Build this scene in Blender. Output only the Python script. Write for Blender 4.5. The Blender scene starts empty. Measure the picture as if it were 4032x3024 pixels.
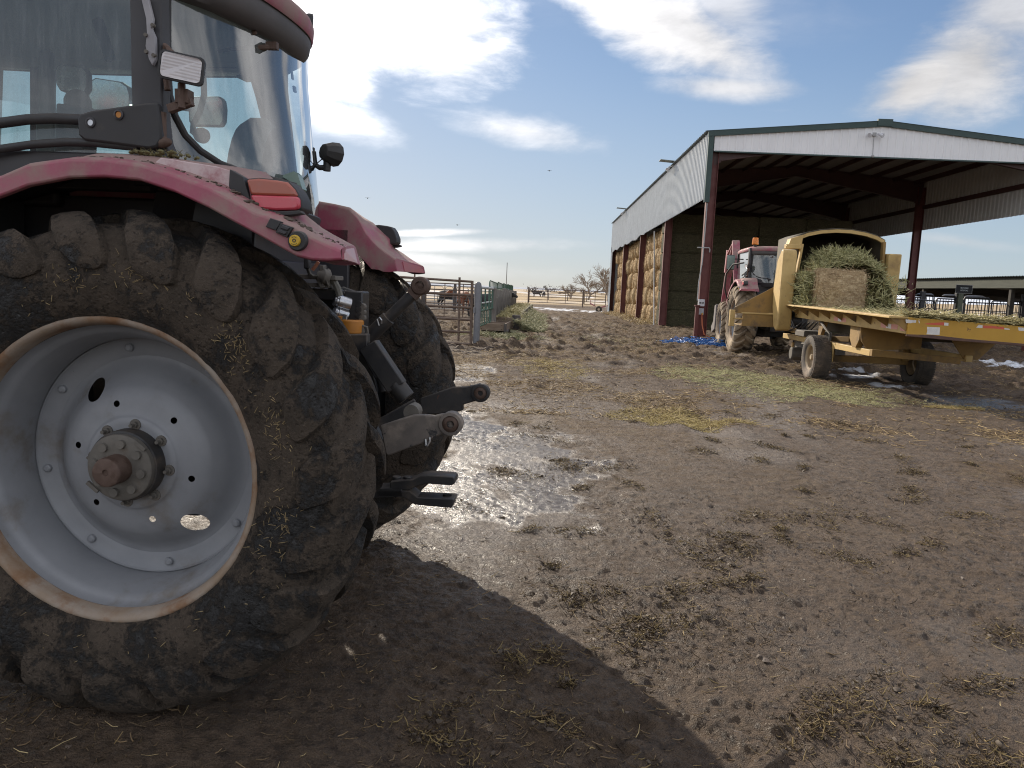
import bpy, bmesh, math, random
import numpy as np
from mathutils import Vector, Matrix, noise as mnoise
from mathutils.geometry import delaunay_2d_cdt
random.seed(7); np.random.seed(7)
R = math.radians
scene = bpy.context.scene
col = scene.collection
sin, cos, PI = math.sin, math.cos, math.pi

# ------------------------------------------------------------------ camera
FOC = 3030.0; CAMH = 1.65
PITCH, ROLL = R(7.06), R(2.5)
_F = np.array([0, cos(PITCH), -sin(PITCH)]); _R0 = np.array([1., 0, 0]); _U0 = np.array([0, sin(PITCH), cos(PITCH)])
_R = _R0*cos(ROLL)+_U0*sin(ROLL); _U = -_R0*sin(ROLL)+_U0*cos(ROLL); _C = np.array([0, 0, CAMH])
cam_d = bpy.data.cameras.new('camera'); cam = bpy.data.objects.new('camera', cam_d); col.objects.link(cam)
cam.matrix_world = Matrix(((_R[0], _U[0], -_F[0], 0), (_R[1], _U[1], -_F[1], 0), (_R[2], _U[2], -_F[2], CAMH), (0, 0, 0, 1)))
cam_d.sensor_width = 36.0; cam_d.lens = 36.0*FOC/4032.0

cam_d.clip_start = 0.05; cam_d.clip_end = 30000
scene.camera = cam

# survey helpers: a sight line of the photograph met with a real plane of the place
def ray(x, y): return _F+_R*((x-2016)/FOC)+_U*((1512-y)/FOC)
def gnd(x, y, z=0.0):
    d = ray(x, y); p = _C+d*((z-CAMH)/d[2]); return Vector(p)
def atY(x, y, Y):
    d = ray(x, y); return Vector(_C+d*(Y/d[1]))
def crop(x0, y0, x1, y1, W):
    k = (x1-x0)/W
    return lambda x, y: (x0+x*k, y0+y*k)
cM = crop(0, 0, 4032, 3024, 2212)
c3 = crop(2750, 850, 3550, 1450, 2212); c4 = crop(1700, 1050, 2200, 1400, 2212); c5 = crop(3000, 1150, 3700, 1600, 2212)
c8 = crop(2700, 850, 4032, 1600, 2212); cR = crop(3400, 1000, 4032, 1450, 2212); cH = crop(1350, 1400, 1950, 2050, 1531)
cK = crop(1150, 1000, 2050, 1600, 2212); cP = crop(1100, 980, 1500, 1380, 1659); cF = crop(900, 700, 1500, 1100, 2212)
class Frame:
    def __init__(s, ox, oy, rot):
        s.O = np.array([ox, oy, 0.]); s.x = np.array([cos(rot), sin(rot), 0]); s.y = np.array([-sin(rot), cos(rot), 0]); s.rot = rot
    def loc(s, p):
        v = np.array(p)-s.O; return Vector((v@s.x, v@s.y, v[2]))
    def aty(s, q, y):
        d = ray(*q); P = s.O+s.y*y; return s.loc(_C+d*(np.dot(P-_C, s.y)/np.dot(d, s.y)))
    def atx(s, q, x):
        d = ray(*q); P = s.O+s.x*x; return s.loc(_C+d*(np.dot(P-_C, s.x)/np.dot(d, s.x)))
    def w(s, x, y, z): return Vector(s.O+s.x*x+s.y*y+np.array([0, 0, z]))

# ------------------------------------------------------------------ mesh builder
class MB:
    def __init__(s): s.v = []; s.f = []; s.c = []
    def add(s, vs, fs):
        o = len(s.v); s.v += [tuple(p) for p in vs]; s.f += [tuple(i+o for i in f) for f in fs]; return s
    def box(s, c, d, rz=0, ry=0, rx=0):
        M = Matrix.Translation(c) @ Matrix.Rotation(rz, 4, 'Z') @ Matrix.Rotation(ry, 4, 'Y') @ Matrix.Rotation(rx, 4, 'X')
        hx, hy, hz = d[0]/2, d[1]/2, d[2]/2
        vs = [M @ Vector((x, y, z)) for x in (-hx, hx) for y in (-hy, hy) for z in (-hz, hz)]
        return s.add(vs, [(0, 1, 3, 2), (4, 6, 7, 5), (0, 4, 5, 1), (2, 3, 7, 6), (0, 2, 6, 4), (1, 5, 7, 3)])
    def box2(s, a, b):
        return s.box([(a[i]+b[i])/2 for i in range(3)], [abs(b[i]-a[i]) for i in range(3)])
    def bar(s, p, q, w, h, up=(0, 0, 1)):
        p, q = Vector(p), Vector(q); t = (q-p).normalized(); u = Vector(up)
        if abs(t.dot(u)) > .98: u = Vector((1, 0, 0))
        a = t.cross(u).normalized()*(w/2); b = a.cross(t).normalized()*(h/2)
        vs = [p-a-b, p+a-b, p+a+b, p-a+b, q-a-b, q+a-b, q+a+b, q-a+b]
        return s.add(vs, [(0, 1, 2, 3), (7, 6, 5, 4), (0, 4, 5, 1), (1, 5, 6, 2), (2, 6, 7, 3), (3, 7, 4, 0)])
    def tube(s, pts, r, n=8, cap=True):
        pts = [Vector(p) for p in pts]; m = len(pts)
        rr = list(r) if isinstance(r, (list, tuple)) else [r]*m
        t0 = (pts[1]-pts[0]).normalized(); ref = Vector((0, 0, 1)) if abs(t0.z) < .9 else Vector((1, 0, 0))
        a = t0.cross(ref).normalized(); vs = []
        for i, p in enumerate(pts):
            t = (pts[min(i+1, m-1)]-pts[max(i-1, 0)]).normalized()
            a = (a-t*a.dot(t)).normalized(); b = t.cross(a)
            vs += [p+(a*cos(2*PI*k/n)+b*sin(2*PI*k/n))*rr[i] for k in range(n)]
        fs = [(i*n+k, i*n+(k+1) % n, (i+1)*n+(k+1) % n, (i+1)*n+k) for i in range(m-1) for k in range(n)]
        if cap: fs += [tuple(range(n-1, -1, -1)), tuple((m-1)*n+k for k in range(n))]
        return s.add(vs, fs)
    def cyl(s, p, q, r, n=12, r2=None): return s.tube([p, q], [r, r if r2 is None else r2], n)
    def lathe(s, prof, n=48, o=(0, 0, 0), axis='y', closed=False):
        # prof: (radius, offset along the axis)
        vs = []; m = len(prof)
        for r, h in prof:
            for k in range(n):
                a = 2*PI*k/n; u, w = r*cos(a), r*sin(a)
                p = (u, h, w) if axis == 'y' else ((u, w, h) if axis == 'z' else (h, u, w))
                vs.append((p[0]+o[0], p[1]+o[1], p[2]+o[2]))
        fs = [(i*n+k, i*n+(k+1) % n, ((i+1) % m)*n+(k+1) % n, ((i+1) % m)*n+k) for i in range(m if closed else m-1) for k in range(n)]
        return s.add(vs, fs)
    def loft(s, secs, closed=False, caps=True):
        n = len(secs[0]); m = len(secs); vs = [p for sec in secs for p in sec]
        fs = [(i*n+k, i*n+(k+1) % n, (i+1)*n+(k+1) % n, (i+1)*n+k) for i in range(m-1) for k in range(n if closed else n-1)]
        if caps and closed: fs += [tuple(range(n-1, -1, -1)), tuple((m-1)*n+k for k in range(n))]
        return s.add(vs, fs)
    def prism(s, poly, t0, t1, pl='xz'):
        # poly in a plane, pulled through t0..t1 along the third axis
        def P(u, v, t): return (u, t, v) if pl == 'xz' else ((u, v, t) if pl == 'xy' else (t, u, v))
        n = len(poly); vs = [P(u, v, t0) for u, v in poly]+[P(u, v, t1) for u, v in poly]
        return s.add(vs, [tuple(range(n)), tuple(range(2*n-1, n-1, -1))]+[(k, n+k, n+(k+1) % n, (k+1) % n) for k in range(n)])
    def ball(s, c, r, n=10, m=7, sq=None):
        r = (r, r, r) if not isinstance(r, (tuple, list)) else r
        prof = [[(c[0]+r[0]*sin(PI*i/m)*cos(2*PI*k/n), c[1]+r[1]*sin(PI*i/m)*sin(2*PI*k/n), c[2]+r[2]*cos(PI*i/m)) for k in range(n)] for i in range(m+1)]
        return s.loft(prof, closed=True, caps=False)
    def sliver(s, p, d, w, up, bend=0.0):
        # one straw: a bent three-sided stalk
        p = Vector(p); d = Vector(d); t = d.normalized(); a = t.cross(Vector(up))
        a = (a.normalized() if a.length > 1e-5 else Vector((1, 0, 0)))*w; b = a.cross(t).normalized()*w
        m = p+d*.5+b.normalized()*bend
        vs = []
        for c, k in ((p, 1), (m, 1), (p+d, .6)): vs += [c-a*k, c+a*k, c+b*1.5*k]
        return s.add(vs, [(0, 1, 4, 3), (1, 2, 5, 4), (2, 0, 3, 5), (3, 4, 7, 6), (4, 5, 8, 7), (5, 3, 6, 8)])
    def grid(s, nu, nv, fn):
        vs = [fn(i/(nu-1), j/(nv-1)) for j in range(nv) for i in range(nu)]
        return s.add(vs, [(j*nu+i, j*nu+i+1, (j+1)*nu+i+1, (j+1)*nu+i) for j in range(nv-1) for i in range(nu-1)])
    def mesh(s, name, smooth=35):
        me = bpy.data.meshes.new(name); me.from_pydata(s.v, [], s.f)
        bm = bmesh.new(); bm.from_mesh(me); bmesh.ops.recalc_face_normals(bm, faces=bm.faces); bm.to_mesh(me); bm.free()
        if smooth:
            me.shade_smooth(); me.set_sharp_from_angle(angle=R(smooth))
        me.update(); return me
def obj(name, mb, m, parent=None, smooth=35, bevel=0, loc=None):
    me = mb if isinstance(mb, bpy.types.Mesh) else mb.mesh(name, smooth)
    o = bpy.data.objects.new(name, me); col.objects.link(o)
    if m and not me.materials: me.materials.append(m)
    if parent: o.parent = parent
    if loc: o.location = loc
    if bevel:
        b = o.modifiers.new('bevel', 'BEVEL'); b.width = bevel; b.segments = 2; b.limit_method = 'ANGLE'; b.angle_limit = R(40)
        b.harden_normals = False
    return o
def tag(o, label, cat, group=None, kind=None):
    if label: o['label'] = label
    if cat: o['category'] = cat
    if group: o['group'] = group
    if kind: o['kind'] = kind
    return o
def thing(name, label, cat, loc=(0, 0, 0), rz=0, group=None, parent=None):
    o = bpy.data.objects.new(name, None); col.objects.link(o); o.empty_display_size = .2
    o.location = loc; o.rotation_euler = (0, 0, rz)
    if parent: o.parent = parent
    return tag(o, label, cat, group)
def copy_tree(o, parent=None):
    c = o.copy(); col.objects.link(c)
    if parent: c.parent = parent
    for ch in list(o.children): copy_tree(ch, c)
    return c

# ------------------------------------------------------------------ materials
class NT:
    def __init__(s, nt): s.nt = nt; s.L = nt.links
    def n(s, t, **k):
        x = s.nt.nodes.new(t)
        for a, b in k.items(): setattr(x, a, b)
        return x
    def set(s, sock, v):
        if hasattr(v, 'links') or isinstance(v, bpy.types.NodeSocket): s.L.new(v, sock)
        else: sock.default_value = v
    def math(s, op, a, b=0.0, c=None, clamp=False):
        x = s.n('ShaderNodeMath', operation=op); x.use_clamp = clamp
        s.set(x.inputs[0], a); s.set(x.inputs[1], b)
        if c is not None: s.set(x.inputs[2], c)
        return x.outputs[0]
    def vmath(s, op, a, b=None, sc=None):
        x = s.n('ShaderNodeVectorMath', operation=op); s.set(x.inputs[0], a)
        if b is not None: s.set(x.inputs[1], b)
        if sc is not None: s.set(x.inputs['Scale'], sc)
        return x.outputs['Value'] if op in ('DOT_PRODUCT', 'LENGTH') else x.outputs[0]
    def mix(s, f, a, b, bt='MIX'):
        x = s.n('ShaderNodeMix', data_type='RGBA', blend_type=bt)
        s.set(x.inputs[0], f); s.set(x.inputs[6], a); s.set(x.inputs[7], b); return x.outputs[2]
    def ramp(s, v, lo, hi, a=0.0, b=1.0, smooth=True):
        x = s.n('ShaderNodeMapRange'); x.interpolation_type = 'SMOOTHSTEP' if smooth else 'LINEAR'
        s.set(x.inputs[0], v); s.set(x.inputs[1], lo); s.set(x.inputs[2], hi); s.set(x.inputs[3], a); s.set(x.inputs[4], b); return x.outputs[0]
    def noise(s, v, scale, det=4, rough=.55, dist=0):
        x = s.n('ShaderNodeTexNoise'); s.set(x.inputs['Vector'], v); x.inputs['Scale'].default_value = scale
        x.inputs['Detail'].default_value = det; x.inputs['Roughness'].default_value = rough; x.inputs['Distortion'].default_value = dist
        return x.outputs[0]
    def vor(s, v, scale, feature='F1'):
        x = s.n('ShaderNodeTexVoronoi', feature=feature); s.set(x.inputs['Vector'], v); x.inputs['Scale'].default_value = scale; return x.outputs[0]
    def mapping(s, v, scale=(1, 1, 1), rot=(0, 0, 0)):
        x = s.n('ShaderNodeMapping'); s.set(x.inputs[0], v); x.inputs['Scale'].default_value = scale; x.inputs['Rotation'].default_value = rot; return x.outputs[0]
    def bump(s, h, strength=.5, dist=.01, normal=None):
        x = s.n('ShaderNodeBump'); s.set(x.inputs['Height'], h); x.inputs['Strength'].default_value = strength; x.inputs['Distance'].default_value = dist
        if normal is not None: s.set(x.inputs['Normal'], normal)
        return x.outputs[0]
    def attr(s, name, out='Fac'):
        x = s.n('ShaderNodeAttribute'); x.attribute_name = name; return x.outputs[out]
def c4v(c): return (c[0], c[1], c[2], 1)
def newmat(name):
    m = bpy.data.materials.new(name); m.use_nodes = True; N = NT(m.node_tree)
    return m, N, m.node_tree.nodes['Principled BSDF'], m.node_tree.nodes['Material Output']
def M(name, c1, c2=None, scale=6, rough=.5, r2=None, metal=0, spec=.5, bump=0, bscale=30, bdist=.004, dirt=None, dscale=3, damt=.5, dtop=0.0, stretch=(1, 1, 1), chips=None, cscale=14, camt=.62):
    """painted / worn surface: two tones, optional dirt layer (more on upward faces when dtop), optional chips"""
    m, N, b, out = newmat(name)
    co = N.mapping(N.n('ShaderNodeTexCoord').outputs['Object'], stretch)
    n1 = N.noise(co, scale, 6, .62); colr = N.mix(N.ramp(n1, .3, .7), c4v(c1), c4v(c2 or c1)); rg = N.ramp(n1, .3, .7, rough, r2 if r2 is not None else rough)
    if chips:
        k = N.ramp(N.noise(co, cscale, 7, .65, .4), camt, camt+.05); colr = N.mix(k, colr, c4v(chips)); rg = N.mix(k, rg, (.8, .8, .8, 1))
    if dirt:
        nd = N.noise(co, dscale, 8, .68); f = N.ramp(nd, 1-damt-.12, 1-damt+.14)
        if dtop:
            g = N.n('ShaderNodeNewGeometry'); z = N.n('ShaderNodeSeparateXYZ'); N.L.new(g.outputs['Normal'], z.inputs[0])
            f = N.math('ADD', f, N.math('MULTIPLY', N.ramp(z.outputs[2], .25, .9), N.math('MULTIPLY', dtop, N.ramp(nd, .3, .62))), clamp=True)
        colr = N.mix(f, colr, c4v(dirt)); rg = N.mix(f, rg, (.85, .85, .85, 1))
    N.L.new(colr, b.inputs['Base Color']); N.set(b.inputs['Roughness'], rg)
    b.inputs['Metallic'].default_value = metal; b.inputs['Specular IOR Level'].default_value = spec
    if bump:
        N.L.new(N.bump(N.noise(co, bscale, 7, .65), bump, bdist), b.inputs['Normal'])
    return m
MUD = (.115, .088, .064)
red_paint = M('red_paint', (.31, .058, .098), (.26, .058, .09), 3, .36, .55, dirt=(.27, .175, .155), dscale=4, damt=.48, dtop=.9, bump=.12, bscale=60, bdist=.002, chips=(.36, .12, .12), cscale=9, camt=.70)
peeled = M('peeled_paint', (.30, .06, .085), (.27, .06, .08), 3, .45, dirt=(.56, .46, .45), dscale=5, damt=.62, bump=.25, bscale=25, bdist=.003)
black_plastic = M('black_plastic', (.022, .022, .024), (.035, .033, .032), 5, .5, .7, dirt=(.10, .085, .07), dscale=4, damt=.28, dtop=.6, bump=.1, bscale=80)
black_steel = M('black_steel', (.02, .02, .022), (.035, .032, .03), 8, .4, .65, dirt=(.095, .073, .054), dscale=7, damt=.40, dtop=.5, chips=(.12, .05, .03), cscale=10, camt=.66, bump=.25, bscale=40)
frame_black = M('cab_frame_black', (.028, .027, .032), (.04, .038, .04), 4, .38, .6, dirt=(.13, .11, .095), dscale=3, damt=.25)
tyre_light = M('dried_mud_rubber', (.06, .05, .042), (.16, .125, .09), 3, .8, .95, spec=.2, dirt=(.33, .26, .18), dscale=2.5, damt=.52, bump=.7, bscale=24, bdist=.008)
tyre_dark = M('worn_rubber', (.03, .028, .026), (.07, .058, .046), 5, .7, .9, spec=.25, dirt=(.18, .14, .10), dscale=4, damt=.30, bump=.5, bscale=40, bdist=.005)
rim_silver = M('silver_rim_paint', (.25, .256, .268), (.21, .216, .227), 4, .38, .5, spec=.4, dirt=(.155, .13, .105), dscale=3.6, damt=.36, chips=(.10, .10, .105), cscale=11, camt=.705, bump=.06, bscale=70, bdist=.002)
rim_rust = M('rusty_rim_edge', (.25, .18, .12), (.31, .265, .22), 7, .7, .9, dirt=(.20, .105, .05), dscale=6, damt=.45, bump=.4, bscale=40, bdist=.003)
cast_iron = M('muddy_cast_iron', (.10, .09, .076), (.15, .135, .115), 14, .7, .9, dirt=(.10, .07, .05), dscale=16, damt=.33, bump=.4, bscale=60, bdist=.003)
rust_steel = M('rusty_steel', (.085, .052, .038), (.14, .095, .075), 18, .55, .8, metal=.3, dirt=(.08, .045, .03), dscale=22, damt=.4, bump=.4, bscale=70, bdist=.003)
bare_steel = M('bright_steel', (.55, .56, .58), (.42, .42, .43), 12, .22, .4, metal=.9, dirt=MUD, dscale=14, damt=.33)
link_paint = M('muddy_link_paint', (.11, .095, .083), (.165, .14, .12), 12, .6, .85, dirt=(.24, .20, .165), dscale=9, damt=.42, chips=(.03, .03, .032), cscale=14, camt=.6, bump=.4, bscale=50, bdist=.003)
yellow_plastic = M('yellow_plastic', (.62, .40, .02), (.5, .3, .03), 8, .45, dirt=MUD, damt=.2)
orange_part = M('orange_fitting', (.48, .19, .02), (.4, .16, .03), 10, .5, dirt=MUD, dscale=14, damt=.36)
white_label = M('worn_white_label', (.62, .62, .60), (.5, .49, .46), 20, .6, dirt=(.3, .25, .2), dscale=12, damt=.38)
ceil_lin = M('grey_headliner', (.58, .60, .58), (.52, .54, .53), 3, .9)
barn_red = M('red_oxide_steel', (.125, .032, .026), (.10, .028, .024), 3, .5, .7, dirt=(.14, .09, .07), dscale=2, damt=.22)
barn_dark = M('dark_oxide_steel', (.07, .03, .026), (.055, .025, .023), 2, .6)
def rubber(name, clean, mud, mud2, cover):
    # scuffed rubber under a broken skin of drying mud, pitted and cracked
    m, N, b, out = newmat(name); co = N.n('ShaderNodeTexCoord').outputs['Object']
    a = N.noise(co, 5, 9, .68, .3); f = N.noise(co, 26, 8, .7); p = N.vor(N.vmath('ADD', co, N.vmath('SCALE', co, sc=.0)), 42); q = N.noise(co, 95, 5, .65)
    k = N.ramp(N.math('ADD', a, N.math('MULTIPLY', N.math('SUBTRACT', f, .5), .55)), 1-cover-.05, 1-cover+.07)
    mc = N.mix(N.ramp(N.noise(co, 11, 8, .7), .36, .64), c4v(mud), c4v(mud2)); mc = N.mix(N.ramp(f, .56, .66), mc, c4v([x*.38 for x in mud])); mc = N.mix(N.ramp(q, .60, .70), mc, c4v([min(1, x*1.5) for x in mud2]))
    cl = N.mix(N.ramp(N.noise(N.mapping(co, (1, 5, 1)), 16, 7, .7), .5, .7), c4v(clean), c4v([x*2.4 for x in clean])); c = N.mix(k, cl, mc)
    N.L.new(c, b.inputs['Base Color']); N.set(b.inputs['Roughness'], N.mix(k, N.ramp(f, .3, .7, .38, .62), (.9, .9, .9, 1))); b.inputs['Specular IOR Level'].default_value = .35
    h = N.math('ADD', N.math('MULTIPLY', k, .55), N.math('ADD', N.math('MULTIPLY', f, .9), N.math('ADD', N.math('MULTIPLY', q, .35), N.math('MULTIPLY', N.ramp(p, .0, .35), .35))))
    N.L.new(N.bump(h, 1.0, .016), b.inputs['Normal']); return m
def lamp_lens(name, c, rough=.12, rib=.12):
    m, N, b, out = newmat(name); co = N.n('ShaderNodeTexCoord').outputs['Object']
    w = N.n('ShaderNodeTexWave'); w.bands_direction = 'Z'; w.inputs['Scale'].default_value = 28; N.L.new(co, w.inputs[0])
    N.L.new(N.mix(N.ramp(N.noise(co, 12, 5), .55, .75), c4v(c), c4v([x*.75+.05 for x in c])), b.inputs['Base Color'])
    b.inputs['Roughness'].default_value = rough; b.inputs['Specular IOR Level'].default_value = .7
    N.L.new(N.bump(w.outputs[1], rib, .004), b.inputs['Normal']); return m
tyre_mat = rubber('muddy_rubber', (.020, .019, .018), (.047, .036, .026), (.074, .056, .041), .56)
lens_clear = lamp_lens('work_lamp_glass', (.56, .53, .53)); lens_red = lamp_lens('red_lamp_lens', (.50, .055, .08), .25, 0); lens_amber = lamp_lens('amber_lamp_lens', (.34, .085, .05), .3, 0)
def glass_mat(name, tint, dust, dcol=(.42, .45, .45), refl=1.0):
    m, N, b, out = newmat(name); nt = m.node_tree
    co = N.n('ShaderNodeTexCoord').outputs['Object']
    tr = N.n('ShaderNodeBsdfTransparent'); tr.inputs[0].default_value = c4v(tint)
    gl = N.n('ShaderNodeBsdfGlossy'); gl.inputs['Roughness'].default_value = .03
    df = N.n('ShaderNodeBsdfDiffuse'); df.inputs[0].default_value = c4v(dcol)
    lw = N.n('ShaderNodeFresnel'); lw.inputs[0].default_value = 1.5
    s1 = N.n('ShaderNodeMixShader'); s2 = N.n('ShaderNodeMixShader')
    st = N.noise(N.mapping(co, (9, 9, 1.1)), 3.2, 7, .7); sp = N.noise(co, 60, 3, .6)
    d = N.math('ADD', N.math('MULTIPLY', N.ramp(st, .40, .80), dust*.55), N.math('ADD', dust*.8, N.math('MULTIPLY', N.ramp(sp, .68, .74), .10)), clamp=True)
    N.set(s1.inputs[0], d); N.L.new(tr.outputs[0], s1.inputs[1]); N.L.new(df.outputs[0], s1.inputs[2])
    N.set(s2.inputs[0], N.math('MULTIPLY', lw.outputs[0], refl, clamp=True)); N.L.new(s1.outputs[0], s2.inputs[1]); N.L.new(gl.outputs[0], s2.inputs[2])
    nt.links.new(s2.outputs[0], out.inputs[0]); return m
cab_glass = glass_mat('dusty_tinted_glass', (.74, .90, .90), .28, refl=1.8)
rear_glass = glass_mat('dusty_rear_glass', (.78, .91, .89), .18, refl=2.8)
mirror_mat = M('mirror_glass', (.7, .74, .72), (.6, .64, .62), 6, .12, .3, metal=.8, dirt=(.4, .4, .37), dscale=6, damt=.4)
# ------------------------------------------------------------------ light: one sun, Nishita sky with clouds
SUN_AZ, SUN_EL = R(-27.4), R(25.0)
sd = Vector((sin(SUN_AZ)*cos(SUN_EL), cos(SUN_AZ)*cos(SUN_EL), sin(SUN_EL)))
sl = bpy.data.lights.new('sun', 'SUN'); sl.energy = 3.6; sl.angle = R(.55); sl.color = (1, .89, .74)
so = bpy.data.objects.new('sun', sl); col.objects.link(so); so.rotation_euler = sd.to_track_quat('Z', 'Y').to_euler()
wd = bpy.data.worlds.new('World'); scene.world = wd; wd.use_nodes = True
W = NT(wd.node_tree); bgn = wd.node_tree.nodes['Background']
sky = W.n('ShaderNodeTexSky'); sky.sky_type = 'NISHITA'; sky.sun_disc = False; sky.sun_elevation = SUN_EL; sky.sun_rotation = SUN_AZ
sky.air_density = 1.0; sky.dust_density = 0.5; sky.ozone_density = 1.6; sky.altitude = 1200
tc = W.n('ShaderNodeTexCoord').outputs['Generated']
dirn = W.vmath('NORMALIZE', tc)
sx = W.n('ShaderNodeSeparateXYZ'); W.L.new(dirn, sx.inputs[0])
az = W.math('ARCTAN2', sx.outputs[0], sx.outputs[1]); el = W.math('ARCSINE', sx.outputs[2])
comb = W.n('ShaderNodeCombineXYZ'); W.L.new(az, comb.inputs[0]); W.L.new(W.math('MULTIPLY', el, 2.2), comb.inputs[1])
ae = comb.outputs[0]
nA = W.noise(W.mapping(ae, rot=(0, 0, R(28))), 5.0, 9, .60, .35); nB = W.noise(W.mapping(ae, (1, 1.5, 1), (0, 0, R(25))), 12.0, 9, .66, .4); nC = W.noise(ae, 2.2, 5, .5)
nz = W.math('ADD', W.math('MULTIPLY', W.math('SUBTRACT', nA, .5), 1.3), W.math('MULTIPLY', W.math('SUBTRACT', nB, .5), .55))
def azel(px, py):
    d = ray(px*1.8228, py*1.8228); d = d/np.linalg.norm(d); return math.atan2(d[0], d[1]), math.asin(d[2])
CL = [  # centre and end of the long axis in the sky, half width (rad), strength, edge softness
    ((905, 60), (1120, 110), .078, 1.0, .55), ((760, 20), (900, 70), .10, 1.0, .5), ((560, -40), (800, 20), .10, 1., .6), ((735, 172), (830, 205), .026, .9, .7), ((740, 262), (890, 305), .024, .75, .9), ((690, 230), (760, 260), .03, .5, .9),
    ((1120, 282), (1300, 312), .024, .85, .9), ((1360, 20), (1570, 160), .045, 1., .6), ((1470, 60), (1690, 185), .042, .95, .6), ((1560, 0), (1660, 110), .05, .7, .8), ((1570, 188), (1745, 194), .018, .85, .8),
    ((1990, 180), (2150, 100), .035, 1., .6), ((2090, 140), (2240, 20), .06, .95, .6), ((2200, 0), (2260, 120), .08, .8, .7), ((960, 530), (1290, 527), .011, .8, 1.), ((930, 503), (1080, 498), .005, .85, .8), ((950, 585), (1330, 600), .014, .45, 1.), ((860, 556), (1080, 570), .010, .7, .9), ((2060, 520), (2220, 540), .008, .4, 1.), ((1500, 20), (1900, 40), .05, .22, 1.2)]
mask = None
for (p, q, hw, st, soft) in CL:
    a0, e0 = azel(*p); a1, e1 = azel(*q); ce = cos(e0); dx, dy = (a1-a0)*ce, e1-e0; L = math.hypot(dx, dy); ux, uy = dx/L, dy/L
    da = W.math('MULTIPLY', W.math('SUBTRACT', az, a0), ce); de = W.math('SUBTRACT', el, e0)
    u = W.math('ADD', W.math('MULTIPLY', da, ux/L), W.math('MULTIPLY', de, uy/L))
    v = W.math('ADD', W.math('MULTIPLY', da, -uy/hw), W.math('MULTIPLY', de, ux/hw))
    rr = W.math('SQRT', W.math('ADD', W.math('MULTIPLY', u, u), W.math('MULTIPLY', v, v)))
    f = W.math('ADD', W.math('SUBTRACT', 1.0, rr), W.math('MULTIPLY', nz, 1.2))
    f = W.math('MULTIPLY', W.ramp(f, -.14, soft*1.2), st)
    mask = f if mask is None else W.math('MAXIMUM', mask, f)
# unseen broken cloud, added outside the picture to lift the light in shade
back = W.ramp(W.math('ABSOLUTE', W.math('ADD', az, 0.0)), .62, 1.0)
up = W.ramp(el, .62, .85)
fill_cloud = W.math('MULTIPLY', W.math('MAXIMUM', back, up), W.ramp(W.math('ADD', nC, W.math('MULTIPLY', nz, .2)), .40, .62))
mask = W.math('MAXIMUM', mask, W.math('MULTIPLY', fill_cloud, .85))
mask = W.math('MULTIPLY', mask, W.ramp(el, -.01, .03))
sdot = W.vmath('DOT_PRODUCT', dirn, tuple(sd))
glow = W.math('POWER', W.math('MAXIMUM', sdot, 0.0), 9.0)
shade = W.ramp(W.math('ADD', nA, W.math('MULTIPLY', nB, .4)), .42, .98, .76, 1.14)
cb = W.math('MULTIPLY', W.math('MULTIPLY', shade, W.math('ADD', 1.0, W.math('MULTIPLY', W.math('MAXIMUM', back, up), 1.7))), W.math('ADD', 5.0, W.math('MULTIPLY', glow, 12.0)))  # the added unseen cloud is brightened further to fill the shade
cc = W.n('ShaderNodeCombineXYZ'); W.L.new(W.math('MULTIPLY', cb, 1.0), cc.inputs[0]); W.L.new(W.math('MULTIPLY', cb, .985), cc.inputs[1]); W.L.new(W.math('MULTIPLY', cb, .99), cc.inputs[2])
# winter haze whitening the sky towards the horizon
hz = W.ramp(el, -.02, .30, .58, 0.0)
hcol = W.mix(W.ramp(az, -.5, .6), (6.0, 6.0, 5.9, 1), (4.5, 5.7, 6.7, 1))
skyc = W.mix(hz, W.mix(1.0, sky.outputs[0], (.90, .97, 1.18, 1), 'MULTIPLY'), hcol)
soft = W.vmath('DIVIDE', W.vmath('SCALE', skyc, sc=.95), W.vmath('ADD', W.vmath('SCALE', skyc, sc=.085), (1, 1, 1)))
final = W.mix(mask, soft, cc.outputs[0])
W.L.new(final, bgn.inputs[0]); bgn.inputs[1].default_value = .09
scene.view_settings.view_transform = 'Standard'; scene.view_settings.look = 'None'; scene.view_settings.exposure = 0.75; scene.view_settings.gamma = 1
scene.render.engine = 'CYCLES'
scene.cycles.use_denoising = True; scene.cycles.denoising_prefilter = 'NONE'; scene.render.filter_size = 1.15; scene.cycles.filter_width = 1.1
scene.cycles.sample_clamp_indirect = 6; scene.cycles.sample_clamp_direct = 30
scene.cycles.max_bounces = 8; scene.cycles.transparent_max_bounces = 16
# ------------------------------------------------------------------ ground: one sheet to the horizon
def _hash(ix, iy, s):
    h = (ix*374761393+iy*668265263+s*1274126177) & 0xffffffff
    h = ((h ^ (h >> 13))*1274126177) & 0xffffffff
    return ((h ^ (h >> 16)) & 0xffff)/65535.0
def vnoise(x, y, s=0):
    ix = np.floor(x).astype(np.int64); iy = np.floor(y).astype(np.int64); fx = x-ix; fy = y-iy
    fx = fx*fx*fx*(fx*(fx*6-15)+10); fy = fy*fy*fy*(fy*(fy*6-15)+10)
    a = _hash(ix, iy, s); b = _hash(ix+1, iy, s); c = _hash(ix, iy+1, s); d = _hash(ix+1, iy+1, s)
    return a+(b-a)*fx+(c-a)*fy+(a-b-c+d)*fx*fy
def fbm(x, y, o=4, s=0, g=.5):
    t = 0; a = 1.; n = 0
    for i in range(o):
        t = t+a*vnoise(x*2**i+i*17.3, y*2**i-i*9.1, s+i); n += a; a *= g
    return t/n
def sst(x, a, b):
    t = np.clip((x-a)/(b-a), 0, 1); return t*t*(3-2*t)
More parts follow.
